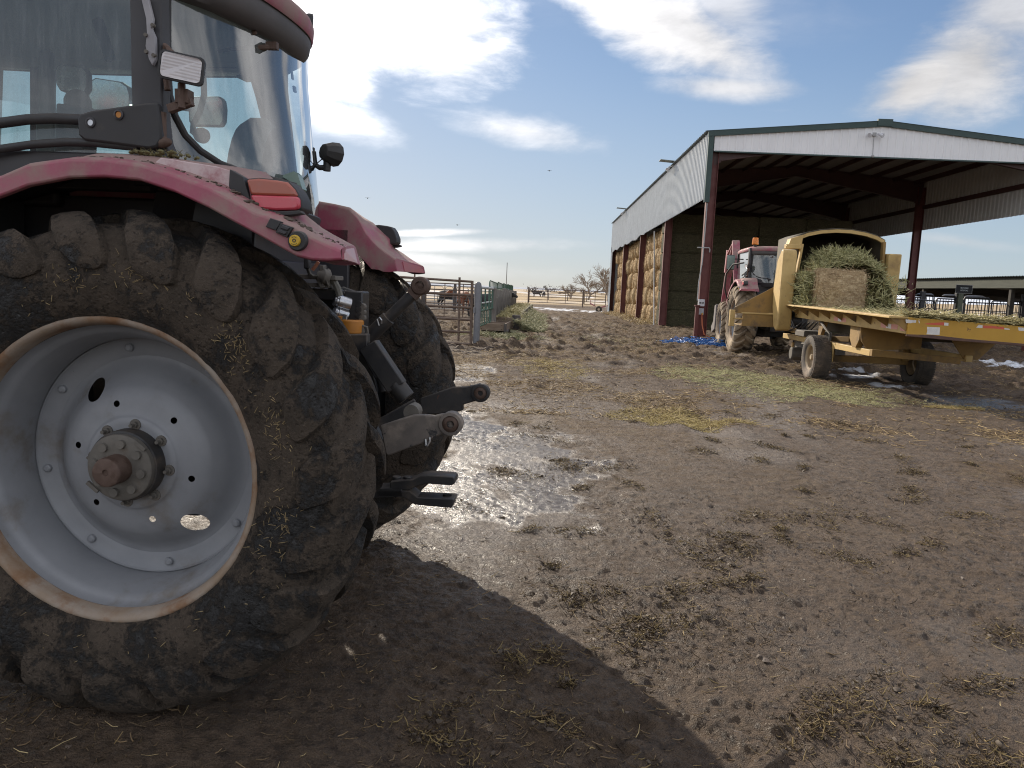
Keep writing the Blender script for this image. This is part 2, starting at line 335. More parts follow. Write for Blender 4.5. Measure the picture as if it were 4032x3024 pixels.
def ell(x, y, cx, cy, rx, ry, rot=0):
    c, s = cos(rot), sin(rot); dx, dy = x-cx, y-cy
    return np.sqrt(((dx*c+dy*s)/rx)**2+((-dx*s+dy*c)/ry)**2)
def rowdist(x, y, pts):
    # distance to a polyline on the ground
    best = np.full(x.shape, 1e9)
    for (ax, ay), (bx, by) in zip(pts[:-1], pts[1:]):
        dx, dy = bx-ax, by-ay; t = np.clip(((x-ax)*dx+(y-ay)*dy)/(dx*dx+dy*dy), 0, 1)
        best = np.minimum(best, np.hypot(x-ax-t*dx, y-ay-t*dy))
    return best
def gp(px, py): p = gnd(*cM(px, py)); return (p.x, p.y)
RUTS = [[gp(1182, 672), gp(1215, 720), gp(1205, 770), gp(1180, 840)], [gp(1212, 672), gp(1300, 720), gp(1390, 772), gp(1470, 850), gp(1560, 960)], [gp(1160, 668), gp(1150, 720), gp(1090, 790)], [gp(1230, 680), gp(1340, 720), gp(1500, 790), gp(1650, 870)]]
def masks(x, y):
    d = np.hypot(x, y); m = {}
    w1 = fbm(x*1.3, y*1.3, 4, 50)
    pud = 1.15-np.minimum.reduce([ell(x, y, *gp(1085, 975), .7, 1.5, .35), ell(x, y, *gp(960, 1075), .55, .9, .5), ell(x, y, *gp(1170, 1060), .5, .9, .2), ell(x, y, *gp(1010, 935), .5, 1.2, 0)])
    w2 = fbm(x*5, y*4, 4, 52); m['wet'] = sst(pud+(w1-.5)*1.8+(w2-.5)*1.3, .0, .55)
    far = np.minimum.reduce([ell(x, y, *gp(1010, 805), .5, 1.6), ell(x, y, *gp(1200, 690), .35, 4), ell(x, y, *gp(1300, 735), .3, 2.5), ell(x, y, *gp(1175, 735), .25, 3.), ell(x, y, *gp(1560, 765), .7, 1.6), ell(x, y, *gp(2080, 870), 1.6, 1.4)])
    m['wet'] = np.maximum(m['wet'], sst(1.2-far+(w1-.5)*1.4, .1, .5)*.9)
    m['wet'] = np.maximum(m['wet'], sst(fbm(x*.8, y*.35, 4, 60), .58, .72)*.35*sst(d, 1, 5))
    n2 = fbm(x*1.1, y*.7, 5, 70)
    sn = np.minimum.reduce([ell(x, y, *gp(1220, 668), 1.9, 5), ell(x, y, *gp(1265, 671), 2.2, 3), ell(x, y, *gp(1185, 664), 1.3, 3), ell(x, y, *gp(1445, 740), .75, .5), ell(x, y, *gp(1850, 815), 1.0, .75), ell(x, y, *gp(1800, 803), .5, .4), ell(x, y, *gp(1990, 840), .8, .35), ell(x, y, *gp(2130, 785), 1.7, 1.5), ell(x, y, *gp(2200, 797), 1.6, .8), ell(x, y, *gp(2080, 775), 1.0, .7)])
    m['snow'] = sst(1.15-sn+(n2-.5)*3.4, .42, .70)
    fs = sst(fbm(x*.05, y*.02, 4, 90), .62, .70)*sst(d, 95, 140)*.6
    m['snow'] = np.maximum(m['snow'], fs)
    m['wet'] = m['wet']*(1-.55*sst(d, 14, 24)); m['dry'] = sst(d, 7, 20)
    st = fbm(x*.9, y*.9, 5, 80)
    ss = np.minimum.reduce([ell(x, y, *gp(1340, 720), 2.6, 7, 0), ell(x, y, *gp(1700, 835), 2.2, 1.2), ell(x, y, *gp(1190, 790), .8, 2.2), ell(x, y, 7.6, 42, 2.2, 16), ell(x, y, -2.5, 30, 3, 9), ell(x, y, *gp(1450, 700), 1.5, 4), ell(x, y, *gp(1060, 780), 1.6, 2.6)])
    m['straw'] = np.maximum(sst(1.2-ss+(st-.5)*2.2, .1, .9)*.8, sst(st, .46, .66)*.85*sst(d, 4, 12))
    m['field'] = sst(d+(fbm(x*.06, y*.06, 3, 33)-.5)*30, 84, 104)
    return m
def height(x, y, m):
    d = np.hypot(x, y); nr = 1-sst(d, 35, 90); wet = m['wet']
    h = (fbm(x*.35, y*.35, 3, 1)-.5)*.07+(fbm(x*1.4, y*1.4, 3, 2)-.5)*.045*(1-.6*wet)
    rough = .35+.65*sst(fbm(x*.55+3, y*.45, 3, 9), .40, .62); rough = np.maximum(rough, sst(d, 9, 24)*1.5)*(1-.88*wet)
    cl = fbm(x*6.5, y*6.5, 4, 3, .55); h = h+np.clip(cl-.52, 0, 1)*.055*rough
    bl = np.abs(fbm(x*7+2*fbm(x*2, y*2, 2, 71), y*9, 4, 72, .58)-.5); h = h+(sst(bl, .0, .24)-.5)*.0065*(1-.7*wet)*(.55+.9*sst(fbm(x*.6, y*.6, 3, 73), .38, .62))*(1-.4*sst(d, 12, 30))
    h = h+(fbm(x*24, y*30, 4, 4, .62)-.5)*.021*(1-.55*wet)*(1-sst(d, 8, 22))
    big = fbm(x*2.2, y*3.2, 4, 5); h = h+np.clip(big-.50, 0, 1)*.42*sst(d, 10, 22)*rough*.7; h = h+np.clip(fbm(x*3.1, y*4.5, 4, 6, .6)-.5, 0, 1)*.22*sst(d, 12, 24)*rough*.6
    # trodden clods: lumps thrown up in loose clusters
    k = fbm(x*10+fbm(x*3, y*3, 2, 20)*3, y*10, 4, 11, .6); cm = sst(fbm(x*.9+7, y*.9, 4, 12), .54, .64)
    h = h+sst(k, .46, .76)*.012*cm*(1-wet)
    for r in RUTS:
        q = rowdist(x, y, r)+(fbm(x*.8, y*.8, 2, 40)-.5)*.3
        h = h+(-.035*np.exp(-(q/.17)**2)+.018*np.exp(-((q-.34)/.14)**2))*(.4+1.2*sst(fbm(x*.7, y*.7, 3, 41), .35, .65))
    # bar tread printed into the mud beside the near tractor
    for (ax, ay), (bx, by), wd in ((gp(840, 1480), gp(1500, 1420), .26), (gp(980, 1600), gp(1900, 1640), .27), (gp(900, 1290), gp(1330, 1270), .24)):
        L = math.hypot(bx-ax, by-ay); ux, uy = (bx-ax)/L, (by-ay)/L
        u = (x-ax)*ux+(y-ay)*uy; v = -(x-ax)*uy+(y-ay)*ux
        on = sst(wd-np.abs(v), 0, .05)*sst(u, -.1, .1)*sst(L-u, -.1, .2)*sst(fbm(x*3, y*3, 3, 44), .33, .55)
        ph = (u+np.abs(v)*.95+(vnoise(x*5, y*5, 45)-.5)*.05)/.235; tri = np.abs(ph-np.floor(ph)-.5)*2
        h = h+on*(sst(tri, .40, .80)-.5)*.020*(.4+fbm(x*2.2, y*2.2, 2, 47)*1.1)
    # grooves dragged by the tyres
    h = h*nr
    h = h+m['snow']*.018*nr
    h = h-.08*sst(y, 38, 70)*1.0+.0*d
    b = 1-sst(ell(x, y, -1.45, 2.95, .8, .5), .8, 1.6); h = h*(1-b)+b*(-.005+h*.5)
    return h
def ground_z(x, y):
    x = np.atleast_1d(np.asarray(x, float)); y = np.atleast_1d(np.asarray(y, float)); return height(x, y, masks(x, y))
na = 760; fan = np.linspace(R(-46), R(46), na); side = np.linspace(R(46), R(314), 72)[1:-1]
ang = np.concatenate([fan, side]); NA = len(ang)
rad = np.concatenate([np.geomspace(.35, 1.7, 14, endpoint=False), np.geomspace(1.7, 16, 620, endpoint=False), np.geomspace(16, 110, 430, endpoint=False), np.geomspace(110, 9000, 40)]); NR = len(rad)
A, RR = np.meshgrid(ang, rad); X = (RR*np.sin(A)).ravel(); Y = (RR*np.cos(A)).ravel()
mk = masks(X, Y); Z = height(X, Y, mk)
# break the regular lattice a little so that no rows show
gv = np.stack([X, Y, Z], 1); gv = np.vstack([gv, [[0, 0, 0.]]])
i, j = np.meshgrid(np.arange(NR-1), np.arange(NA), indexing='ij'); j2 = (j+1) % NA
quads = np.stack([i*NA+j, i*NA+j2, (i+1)*NA+j2, (i+1)*NA+j], -1).reshape(-1, 4)[:, ::-1]
me = bpy.data.meshes.new('ground'); nv, nq = len(gv), len(quads)
tri = np.stack([np.full(NA, nv-1), np.arange(NA), (np.arange(NA)+1) % NA], 1)[:, ::-1]
me.vertices.add(nv); me.vertices.foreach_set('co', gv.ravel().astype(np.float32))
loops = np.concatenate([quads.ravel(), tri.ravel()]); me.loops.add(len(loops)); me.loops.foreach_set('vertex_index', loops.astype(np.int32))
starts = np.concatenate([np.arange(nq)*4, nq*4+np.arange(NA)*3]); me.polygons.add(nq+NA)
me.polygons.foreach_set('loop_start', starts.astype(np.int32)); me.update(calc_edges=True); me.validate(); me.shade_smooth()
for k in ('wet', 'snow', 'straw', 'field', 'dry'):
    a = me.attributes.new(k, 'FLOAT', 'POINT'); a.data.foreach_set('value', np.append(mk[k], 0).astype(np.float32))
m, N, b, out = newmat('mud_ground')
co = N.n('ShaderNodeNewGeometry').outputs['Position']
wet, snow, straw, field, dry = (N.attr(k) for k in ('wet', 'snow', 'straw', 'field', 'dry'))
n1 = N.noise(co, 2.3, 8, .62); n2 = N.noise(co, 17, 8, .68); n3 = N.noise(co, 75, 5, .65)
mudc = N.mix(N.ramp(n1, .3, .7), (.104, .071, .046, 1), (.148, .105, .071, 1))
mudc = N.mix(N.ramp(n2, .42, .68), mudc, (.052, .037, .027, 1)); mudc = N.mix(N.math('MULTIPLY', dry, N.ramp(N.noise(co, 3.2, 7, .7), .50, .62)), mudc, (.050, .034, .023, 1)); mudc = N.mix(N.ramp(n3, .54, .74), mudc, (.15, .118, .092, 1))
mudc = N.mix(N.math('MULTIPLY', N.ramp(N.noise(co, 5, 6, .7), .50, .66), .45), mudc, (.085, .058, .036, 1))
fib = N.noise(N.mapping(co, (1, 7, 1), (0, 0, .6)), 16, 6, .7); fib2 = N.noise(N.mapping(co, (6, 1, 1), (0, 0, .3)), 13, 6, .7)
sc = N.mix(N.ramp(N.math('MAXIMUM', fib, fib2), .50, .72), (.105, .066, .034, 1), (.32, .225, .10, 1))
sc = N.mix(N.math('MULTIPLY', N.ramp(n1, .55, .75), .5), sc, (.18, .18, .06, 1))
c = N.mix(N.math('MULTIPLY', straw, N.ramp(N.noise(co, 9, 6, .7), .34, .62)), mudc, sc)
fn = N.noise(N.mapping(co, (1, .3, 1)), .22, 8, .65)
fc = N.mix(N.ramp(fn, .35, .68), (.30, .215, .115, 1), (.44, .33, .19, 1)); fc = N.mix(N.ramp(N.noise(co, .035, 6, .6), .52, .62), fc, (.22, .165, .11, 1))
c = N.mix(field, c, fc)
c = N.mix(N.math('MULTIPLY', wet, .6), c, (.045, .036, .030, 1))
c = N.mix(snow, c, N.mix(N.ramp(n2, .5, .75), (.78, .80, .84, 1), (.55, .55, .56, 1)))
N.L.new(c, b.inputs['Base Color'])
rg = N.ramp(N.noise(co, 6, 6, .65), .35, .68, .34, .72)
rg = N.mix(N.ramp(n3, .50, .62), rg, (.75, .75, .75, 1)); wr = N.ramp(n2, .38, .62, .13, .38)
rg = N.mix(dry, rg, (.9, .9, .9, 1)); rg = N.mix(wet, rg, wr); rg = N.mix(N.math('MAXIMUM', N.math('MULTIPLY', straw, .8), N.math('MAXIMUM', field, snow)), rg, (.85, .85, .85, 1))
N.L.new(rg, b.inputs['Roughness']); N.L.new(N.ramp(wet, 0, .8, .20, .48), b.inputs['Specular IOR Level'])
hgt = N.math('ADD', N.math('MULTIPLY', n2, 1.0), N.math('ADD', N.math('MULTIPLY', n3, .6), N.math('MULTIPLY', N.noise(co, 190, 3, .6), .25)))
amt = N.math('MULTIPLY', N.ramp(wet, 0, 1, 1.0, .42), N.ramp(field, 0, 1, 1, .3))
bp = N.n('ShaderNodeBump'); bp.inputs['Distance'].default_value = .045; N.L.new(hgt, bp.inputs['Height']); N.L.new(amt, bp.inputs['Strength']); N.L.new(bp.outputs[0], b.inputs['Normal'])
g = bpy.data.objects.new('ground', me); col.objects.link(g); me.materials.append(m); tag(g, 'wet trodden mud yard with straw, running out to tan fields', None, None, 'structure')

# ------------------------------------------------------------------ loose stuff on the ground
def slivers(name, label, pts, mats, w=(.0012, .0028), ln=(.03, .12), lift=.006, tilt=.18, kind='stuff', zf=None):
    """one object of many thin straws: pts = (x, y, z); vectorised three-sided stalks"""
    n = len(pts); P = np.asarray(pts, float); a = np.random.rand(n)*2*PI; L = ln[0]+np.random.rand(n)**2*(ln[1]-ln[0]); t = (np.random.rand(n)-.35)*tilt*2
    D = np.stack([np.cos(a)*np.cos(t), np.sin(a)*np.cos(t), np.sin(t)], 1)*L[:, None]
    S = np.stack([-np.sin(a), np.cos(a), np.zeros(n)], 1)*(w[0]+np.random.rand(n)*(w[1]-w[0]))[:, None]; wz = np.linalg.norm(S, axis=1)
    B = np.zeros((n, 3)); B[:, 2] = wz*1.6; mid = P+D*.5+np.stack([np.random.randn(n)*.06*L, np.random.randn(n)*.06*L, np.random.rand(n)*.05*L], 1); P[:, 2] += lift
    V = np.stack([P-S, P+S, P+B, mid-S, mid+S, mid+B, P+D-S*.6, P+D+S*.6, P+D+B*.6], 1).reshape(-1, 3)
    f = np.array([(0, 1, 4, 3), (1, 2, 5, 4), (2, 0, 3, 5), (3, 4, 7, 6), (4, 5, 8, 7), (5, 3, 6, 8)]); Fq = (f[None]+np.arange(n)[:, None, None]*9).reshape(-1, 4)
    me = bpy.data.meshes.new(name); me.vertices.add(len(V)); me.vertices.foreach_set('co', V.ravel().astype(np.float32)); me.loops.add(Fq.size); me.loops.foreach_set('vertex_index', Fq.ravel().astype(np.int32))
    me.polygons.add(len(Fq)); me.polygons.foreach_set('loop_start', (np.arange(len(Fq))*4).astype(np.int32)); me.update(calc_edges=True); me.validate()
    ca = me.attributes.new('tone', 'FLOAT', 'POINT'); ca.data.foreach_set('value', np.repeat(np.random.rand(n), 9).astype(np.float32))
    o = bpy.data.objects.new(name, me); col.objects.link(o); me.materials.append(mats)
    return tag(o, label, None, None, kind) if kind else o
def straw_mat(name, a, b_, c_, rough=.6):
    m, N, b, out = newmat(name); t = N.attr('tone')
    N.L.new(N.mix(N.ramp(t, .35, .75), N.mix(N.ramp(t, .0, .4), c4v(a), c4v(b_)), c4v(c_)), b.inputs['Base Color']); b.inputs['Roughness'].default_value = rough; b.inputs['Specular IOR Level'].default_value = .25
    return m
straw_tan = straw_mat('loose_straw', (.13, .085, .045), (.34, .24, .11), (.50, .39, .20)); hay_green = straw_mat('green_hay', (.18, .18, .075), (.33, .32, .14), (.50, .46, .24)); hay_yellow = straw_mat('yellow_hay', (.20, .145, .055), (.33, .25, .09), (.48, .38, .16))
hay_dark = straw_mat('dark_straw', (.05, .035, .022), (.10, .07, .04), (.19, .13, .07)); hay_bunk = straw_mat('pale_hay', (.22, .19, .08), (.36, .31, .14), (.48, .42, .22))
def scat(n, r0, r1, a0=-44, a1=44, keep=None):
    r = r0*(r1/r0)**np.random.rand(n); a = R(a0)+np.random.rand(n)*(R(a1)-R(a0)); x, y = r*np.sin(a), r*np.cos(a)
    if keep is not None:
        q = keep(x, y) > np.random.rand(n); x, y = x[q], y[q]
    return np.stack([x, y, ground_z(x, y)], 1)
def patch(n, q, rx, ry, rot=0, fall=1.0):
    cx, cy = gp(*q); a = np.random.rand(n)*2*PI; r = np.random.rand(n)**.62; u, v = np.cos(a)*r*rx, np.sin(a)*r*ry
    k = 1+.5*(fbm(np.cos(a)*2+cx, np.sin(a)*2+cy, 3, 5)-.5)*2; u *= k; v *= k
    x = cx+u*cos(rot)-v*sin(rot); y = cy+u*sin(rot)+v*cos(rot); return np.stack([x, y, ground_z(x, y)], 1)
clump = lambda x, y: .22+.78*sst(fbm(x*1.1, y*1.1, 3, 12), .50, .66)
slivers('scattered_straw', 'thin straws scattered over the wet mud', scat(2400, 2.0, 14, keep=clump), straw_tan, w=(.0008, .0018), ln=(.02, .11))
slivers('trodden_straw', 'dark trodden straw worked into the mud', scat(30000, 2.0, 26, keep=clump), hay_dark, w=(.001, .0028), ln=(.012, .075), tilt=.35)
slivers('yard_straw', 'straw litter across the far yard', scat(60000, 10, 48, -14, 42, keep=lambda x, y: .12+masks(x, y)['straw']), straw_mat('yard_litter', (.07, .045, .024), (.19, .125, .06), (.36, .26, .13)), w=(.002, .006), ln=(.04, .2), tilt=.3)
slivers('green_hay_scatter', 'green hay strewn on the mud in front of the yellow wagon', np.vstack([patch(11000, (1650, 832), 1.5, 3.0, .35), patch(2500, (1560, 812), 1.3, 2.2, -.2), patch(2200, (1780, 850), 1.3, 1.4, .4), patch(1500, (1330, 740), 1.5, 3, .0)]), hay_green, w=(.0012, .003), ln=(.03, .13), tilt=.4)
slivers('yellow_straw_scatter', 'yellow straw patches strewn along the lane', np.vstack([patch(3000, (1450, 906), .70, .75, -.1), patch(700, (1545, 915), .5, .2, -.1), patch(2600, (1190, 795), .8, 2.0, .1), patch(900, (2060, 882), .5, .2), patch(900, (1300, 700), 1.4, 3)]), hay_yellow, w=(.001, .003), ln=(.03, .14), tilt=.4)
# trodden clumps of dung and straw
cp = []; random.seed(21)
for k in range(100):
    r = 2.3*(12/2.3)**random.random(); a = R(random.uniform(-6, 36)); cx_, cy_ = r*sin(a), r*cos(a); sz = random.uniform(.03, .12); n_ = int(60+900*sz); st_ = random.uniform(.8, 2.2); ro = random.random()*PI
    u, v = np.random.randn(n_)*sz*st_, np.random.randn(n_)*sz*.6; x, y = cx_+u*cos(ro)-v*sin(ro), cy_+u*sin(ro)+v*cos(ro); cp.append(np.stack([x, y, ground_z(x, y)+np.random.rand(n_)*.022*np.exp(-(u/sz/st_)**2-(v/sz)**2)], 1))
CPX = np.vstack(cp)
slivers('dung_straw', 'dark clumps of trodden dung and straw on the mud', CPX, straw_mat('dung_straw', (.035, .022, .012), (.085, .055, .026), (.22, .16, .07)), w=(.001, .003), ln=(.012, .06), tilt=.6)
# clods: small broken lumps
def lumps(name, label, pts, size, m):
    t = (1+5**.5)/2; iv = np.array([(-1, t, 0), (1, t, 0), (-1, -t, 0), (1, -t, 0), (0, -1, t), (0, 1, t), (0, -1, -t), (0, 1, -t), (t, 0, -1), (t, 0, 1), (-t, 0, -1), (-t, 0, 1)])/1.9
    fi = np.array([(0, 11, 5), (0, 5, 1), (0, 1, 7), (0, 7, 10), (0, 10, 11), (1, 5, 9), (5, 11, 4), (11, 10, 2), (10, 7, 6), (7, 1, 8), (3, 9, 4), (3, 4, 2), (3, 2, 6), (3, 6, 8), (3, 8, 9), (4, 9, 5), (2, 4, 11), (6, 2, 10), (8, 6, 7), (9, 8, 1)])
    n = len(pts); s = size[0]+np.random.rand(n)**3*(size[1]-size[0]); jit = 1+.55*(np.random.rand(n, 12, 1)-.5)*2*.8; ax = .6+np.random.rand(n, 1, 3)*.8; ax[:, :, 2] *= .6
    V = iv[None]*jit*ax*s[:, None, None]+np.asarray(pts)[:, None, :]; Fq = (fi[None]+np.arange(n)[:, None, None]*12).reshape(-1, 3); V = V.reshape(-1, 3)
    me = bpy.data.meshes.new(name); me.vertices.add(len(V)); me.vertices.foreach_set('co', V.ravel().astype(np.float32)); me.loops.add(Fq.size); me.loops.foreach_set('vertex_index', Fq.ravel().astype(np.int32))
    me.polygons.add(len(Fq)); me.polygons.foreach_set('loop_start', (np.arange(len(Fq))*3).astype(np.int32)); me.update(calc_edges=True); me.validate(); me.shade_smooth(); me.set_sharp_from_angle(angle=R(50))
    o = bpy.data.objects.new(name, me); col.objects.link(o); me.materials.append(m); return tag(o, label, None, None, 'stuff')
clod_mat = M('mud_clod', (.070, .050, .036), (.105, .078, .058), 30, .6, .9, bump=.8, bscale=120, bdist=.004)
lumps('mud_clods', 'small mud clods broken up by hooves and tyres', np.vstack([scat(3000, 2.0, 16, keep=lambda x, y: sst(fbm(x*.9+7, y*.9, 3, 12), .50, .66)*.9+.05), scat(3000, 10, 34, -10, 36)]), (.003, .016), clod_mat)
lumps('dung_lumps', 'small lumps of dung among the trodden straw', CPX[np.random.rand(len(CPX)) < .16], (.004, .016), M('dung_lump', (.045, .030, .018), (.08, .056, .034), 40, .7, bump=.6, bscale=90))
# ------------------------------------------------------------------ the near tractor (local x forward, y to its left, which faces the camera)
TF = Frame(-1.365, 3.852, R(175.5))
def tp(px, py, y, cr=cM):
    p = TF.aty(cr(px, py), y); return (p.x, p.z)
WR = .955   # over the bars
def pnoise(v, s, amp):
    return [tuple(Vector(p)+mnoise.noise_vector(Vector(p)*s)*amp) for p in v]
def tyre_mesh(name, sc=1.0):
    mb = MB()
    prof = [(.555, -.205), (.585, -.232), (.62, -.252), (.66, -.266), (.70, -.273), (.74, -.273), (.78, -.264), (.815, -.25), (.845, -.232), (.868, -.205), (.884, -.17), (.893, -.12), (.900, -.06), (.903, 0)]
    prof = prof+[(r, -y) for r, y in prof[-2::-1]]
    mb.lathe([(r, y) for r, y in prof], 168)
    mb.v = [tuple(Vector(p)*(1+.006*mnoise.noise(Vector(p)*9)+.004*mnoise.noise(Vector(p)*31))) for p in mb.v]
    path = [(-.018, .902), (.045, .901), (.105, .895), (.16, .885), (.20, .868), (.230, .846), (.250, .818), (.261, .788), (.266, .768), (.269, .752), (.270, .740), (.271, .732)]
    dphi = [.30, .235, .17, .105, .06, .024, 0, -.018, -.032, -.043, -.05, -.055]
    hw = [.036, .042, .050, .062, .078, .092, .098, .097, .092, .082, .064, .034]
    hg = [.030, .048, .052, .054, .054, .048, .037, .029, .023, .019, .016, .012]
    nr = [(0, 1), (0, 1), (.08, 1), (.25, .97), (.5, .87), (.75, .66), (.9, .43), (.96, .25), (.99, .12), (1, .05), (1, 0), (1, 0)]
    for side in (1, -1):
        for k in range(20):
            ph0 = 2*PI*(k+(.5 if side < 0 else 0))/20; secs = []
            for (y, r), dp, w, h, (ny, nz) in zip(path, dphi, hw, hg, nr):
                sec = []
                jw = w*(1+.22*mnoise.noise(Vector((k*3.1, r*14, side)))); jh = h*(1+.16*mnoise.noise(Vector((k*1.7, y*7, side+5))))
                for t, hh in ((-jw-.016, -.014), (-jw-.002, jh*.62), (-jw+.006, jh*.96), (-jw*.4, jh+.001), (jw*.4, jh+.001), (jw-.006, jh*.96), (jw+.002, jh*.62), (jw+.016, -.014)):
                    a = ph0+dp+t/.9; rr = r+nz*hh
                    # angle runs from the rear (-x) up over the top, the way the wheel turns
                    sec.append((-rr*cos(a), side*(y+ny*hh), rr*sin(a)))
                secs.append(sec)
            mb.loft(secs, caps=False)
            mb.add(secs[0], [tuple(range(8))]); mb.add(secs[-1], [tuple(range(8))])
    mb.v = pnoise(mb.v, 22, .003)
    return mb.mesh(name, 33)
def disc_mesh(name):
    # dished wheel disc with real holes, triangulated in its plane and then pushed to depth
    def depth(r):
        pts = [(0, .02), (.125, .02), (.175, .022), (.186, .010), (.20, .006), (.255, -.004), (.29, -.022), (.33, -.062), (.36, -.098), (.385, -.116), (.405, -.119)]
        for (a, za), (b_, zb) in zip(pts[:-1], pts[1:]):
            if r <= b_: return za+(zb-za)*(r-a)/(b_-a)
        return pts[-1][1]
    vs, es = [], []; holes = []
    def ring(cx, cz, rx, n, con=True):
        o = len(vs)
        for k in range(n):
            a = 2*PI*k/n; vs.append(Vector((cx+rx*cos(a), cz+rx*sin(a))))
        if con: es.extend([(o+k, o+(k+1) % n) for k in range(n)])
    ring(0, 0, .405, 96)
    for r in (.395, .385, .373, .36, .345, .33, .315, .30, .29, .275, .255, .235, .22, .20, .193, .186, .18, .175, .15, .125): ring(0, 0, r, 84, False)
    for k in range(6):
        a = R(-16+60*k); holes.append((.233*cos(a), .233*sin(a), .0125))
    for a in (R(-52), R(122)): holes.append((.322*cos(a), .322*sin(a), .043))
    # clear ring points too near a hole, then outline it
    vs2 = vs[96:]; vs[:] = vs[:96]+[p for p in vs2 if all(math.hypot(p.x-h[0], p.y-h[1]) > h[2]+.006 for h in holes)]
    for h in holes:
        ring(h[0], h[1], h[2], 18 if h[2] < .02 else 36)
    r = delaunay_2d_cdt(vs, es, [], 0, 1e-6); V, Fc = r[0], r[2]; mb = MB(); fs = []
    for f in Fc:
        c = sum((V[i] for i in f), Vector((0, 0)))/len(f)
        if c.length > .405 or any(math.hypot(c.x-h[0], c.y-h[1]) < h[2] for h in holes): continue
        fs.append(tuple(f))
    mb.add([(-p.x, depth(p.length), p.y) for p in V], fs)
    me = mb.mesh(name, 0); me.shade_smooth(); return me
def rim_mesh():
    mb = MB()
    mb.lathe([(.41, -.132), (.402, -.128), (.402, -.118), (.42, -.110), (.462, -.108), (.470, -.098), (.476, -.098), (.480, -.108), (.474, -.07), (.478, -.02), (.488, .03), (.500, .060), (.506, .078), (.516, .086), (.527, .10), (.532, .125)], 128)
    mb.lathe([(.41, -.132), (.45, -.16), (.47, -.25), (.50, -.33), (.545, -.37), (.555, -.40)], 96)
    return mb.mesh('rim_band', 50)
def flange_mesh():
    mb = MB(); mb.lathe([(.5325, .125), (.536, .155), (.542, .176), (.552, .186), (.562, .188), (.569, .183), (.572, .17), (.565, .15)], 128)
    mb.v = pnoise(mb.v, 40, .0012); return mb.mesh('rim_flange', 50)
def bolt_mesh(r, h, washer=True):
    mb = MB()
    if washer: mb.lathe([(0, .004), (r*1.55, .004), (r*1.6, 0), (r*1.6, -.01)], 20)
    mb.lathe([(0, h), (r*.86, h), (r, h*.85), (r, -.012)], 6); return mb
ME = {}
ME['tyre'] = tyre_mesh('tyre'); ME['disc'] = disc_mesh('wheel'); ME['rim'] = rim_mesh(); ME['flange'] = flange_mesh()
_b = bolt_mesh(.0135, .016); _b.cyl((0, .012, 0), (0, .036, 0), .007, 10); ME['nut'] = _b.mesh('wheel_nut', 30)
_b = MB(); _b.lathe([(0, .020), (.009, .020), (.0155, .014), (.0165, 0), (.0165, -.01)], 18); ME['rbolt'] = _b.mesh('rim_bolt', 40)
_b = MB(); _b.lathe([(.0, .10), (.118, .10), (.126, .095), (.126, .084)], 40); _b.lathe([(.126, .088), (.133, .086), (.135, .08), (.135, -.02), (.15, -.03)], 40)
ME['hubplain'] = _b.mesh('hub', 40)
def hub_mesh():
    mb = MB(); mb.lathe([(.05, .106), (.055, .108), (.118, .106), (.125, .10), (.126, .078)], 48)
    for k in range(8):
        a = R(12+45*k); c = (.093*cos(a), .106, .093*sin(a)); mb.cyl(c, (c[0], .121, c[2]), .0165, 16)
    mb.bar((.085, .108, -.09), (.125, .108, -.055), .012, .014); mb.bar((-.11, .108, .07), (-.075, .108, .10), .012, .014)
    return mb.mesh('hub', 40)
ME['hub'] = hub_mesh()
_b = MB(); _b.lathe([(.1262, .080), (.134, .078), (.136, .07), (.136, -.01), (.148, -.018)], 48); ME['hubdrum'] = _b.mesh('hub_drum', 40)
_b = MB(); _b.lathe([(0, .183), (.010, .183), (.012, .190), (.045, .190), (.052, .186), (.054, .18), (.054, .10)], 36); _b.v = pnoise(_b.v, 40, .002); ME['axle_end'] = _b.mesh('axle_end', 40)
def wheel(root, y, full=True, side=1, tm=None, sc=1.0, x=0, zc=.925):
    w = obj('wheel', ME['disc'], rim_silver, root)
    w.location = (x, y, zc); w.scale = (sc, sc*side, sc)
    t = obj('tyre', ME['tyre'], tyre_mat, w); t.location = (0, -.03, 0)
    if tm: t.material_slots[0].link = 'OBJECT'; t.material_slots[0].material = tm
    obj('rim_band', ME['rim'], rim_silver, w); obj('rim_flange', ME['flange'], rim_rust, w)
    obj('hub', ME['hub'] if full else ME['hubplain'], cast_iron, w)
    if full:
        obj('hub_drum', ME['hubdrum'], black_steel, w); obj('axle_end', ME['axle_end'], rust_steel, w)
        for k in range(8):
            a = R(-10+45*k); n = obj('wheel_nut', ME['nut'], cast_iron, w); n.location = (-.152*cos(a), .022, .152*sin(a))
            a = R(97+45*k); n = obj('rim_bolt', ME['rbolt'], rim_silver, w); n.location = (-.437*cos(a), -.112, .437*sin(a))
    return w
T1 = thing('tractor', 'large muddy red tractor at left, seen close up from its rear wheel', 'tractor', (-1.365, 3.852, 0), R(175.5))
W1 = wheel(T1, .955); W2 = wheel(T1, -.985, False, -1)
W1.rotation_euler = (0, R(3), 0); W2.rotation_euler = (0, R(-9), 0)
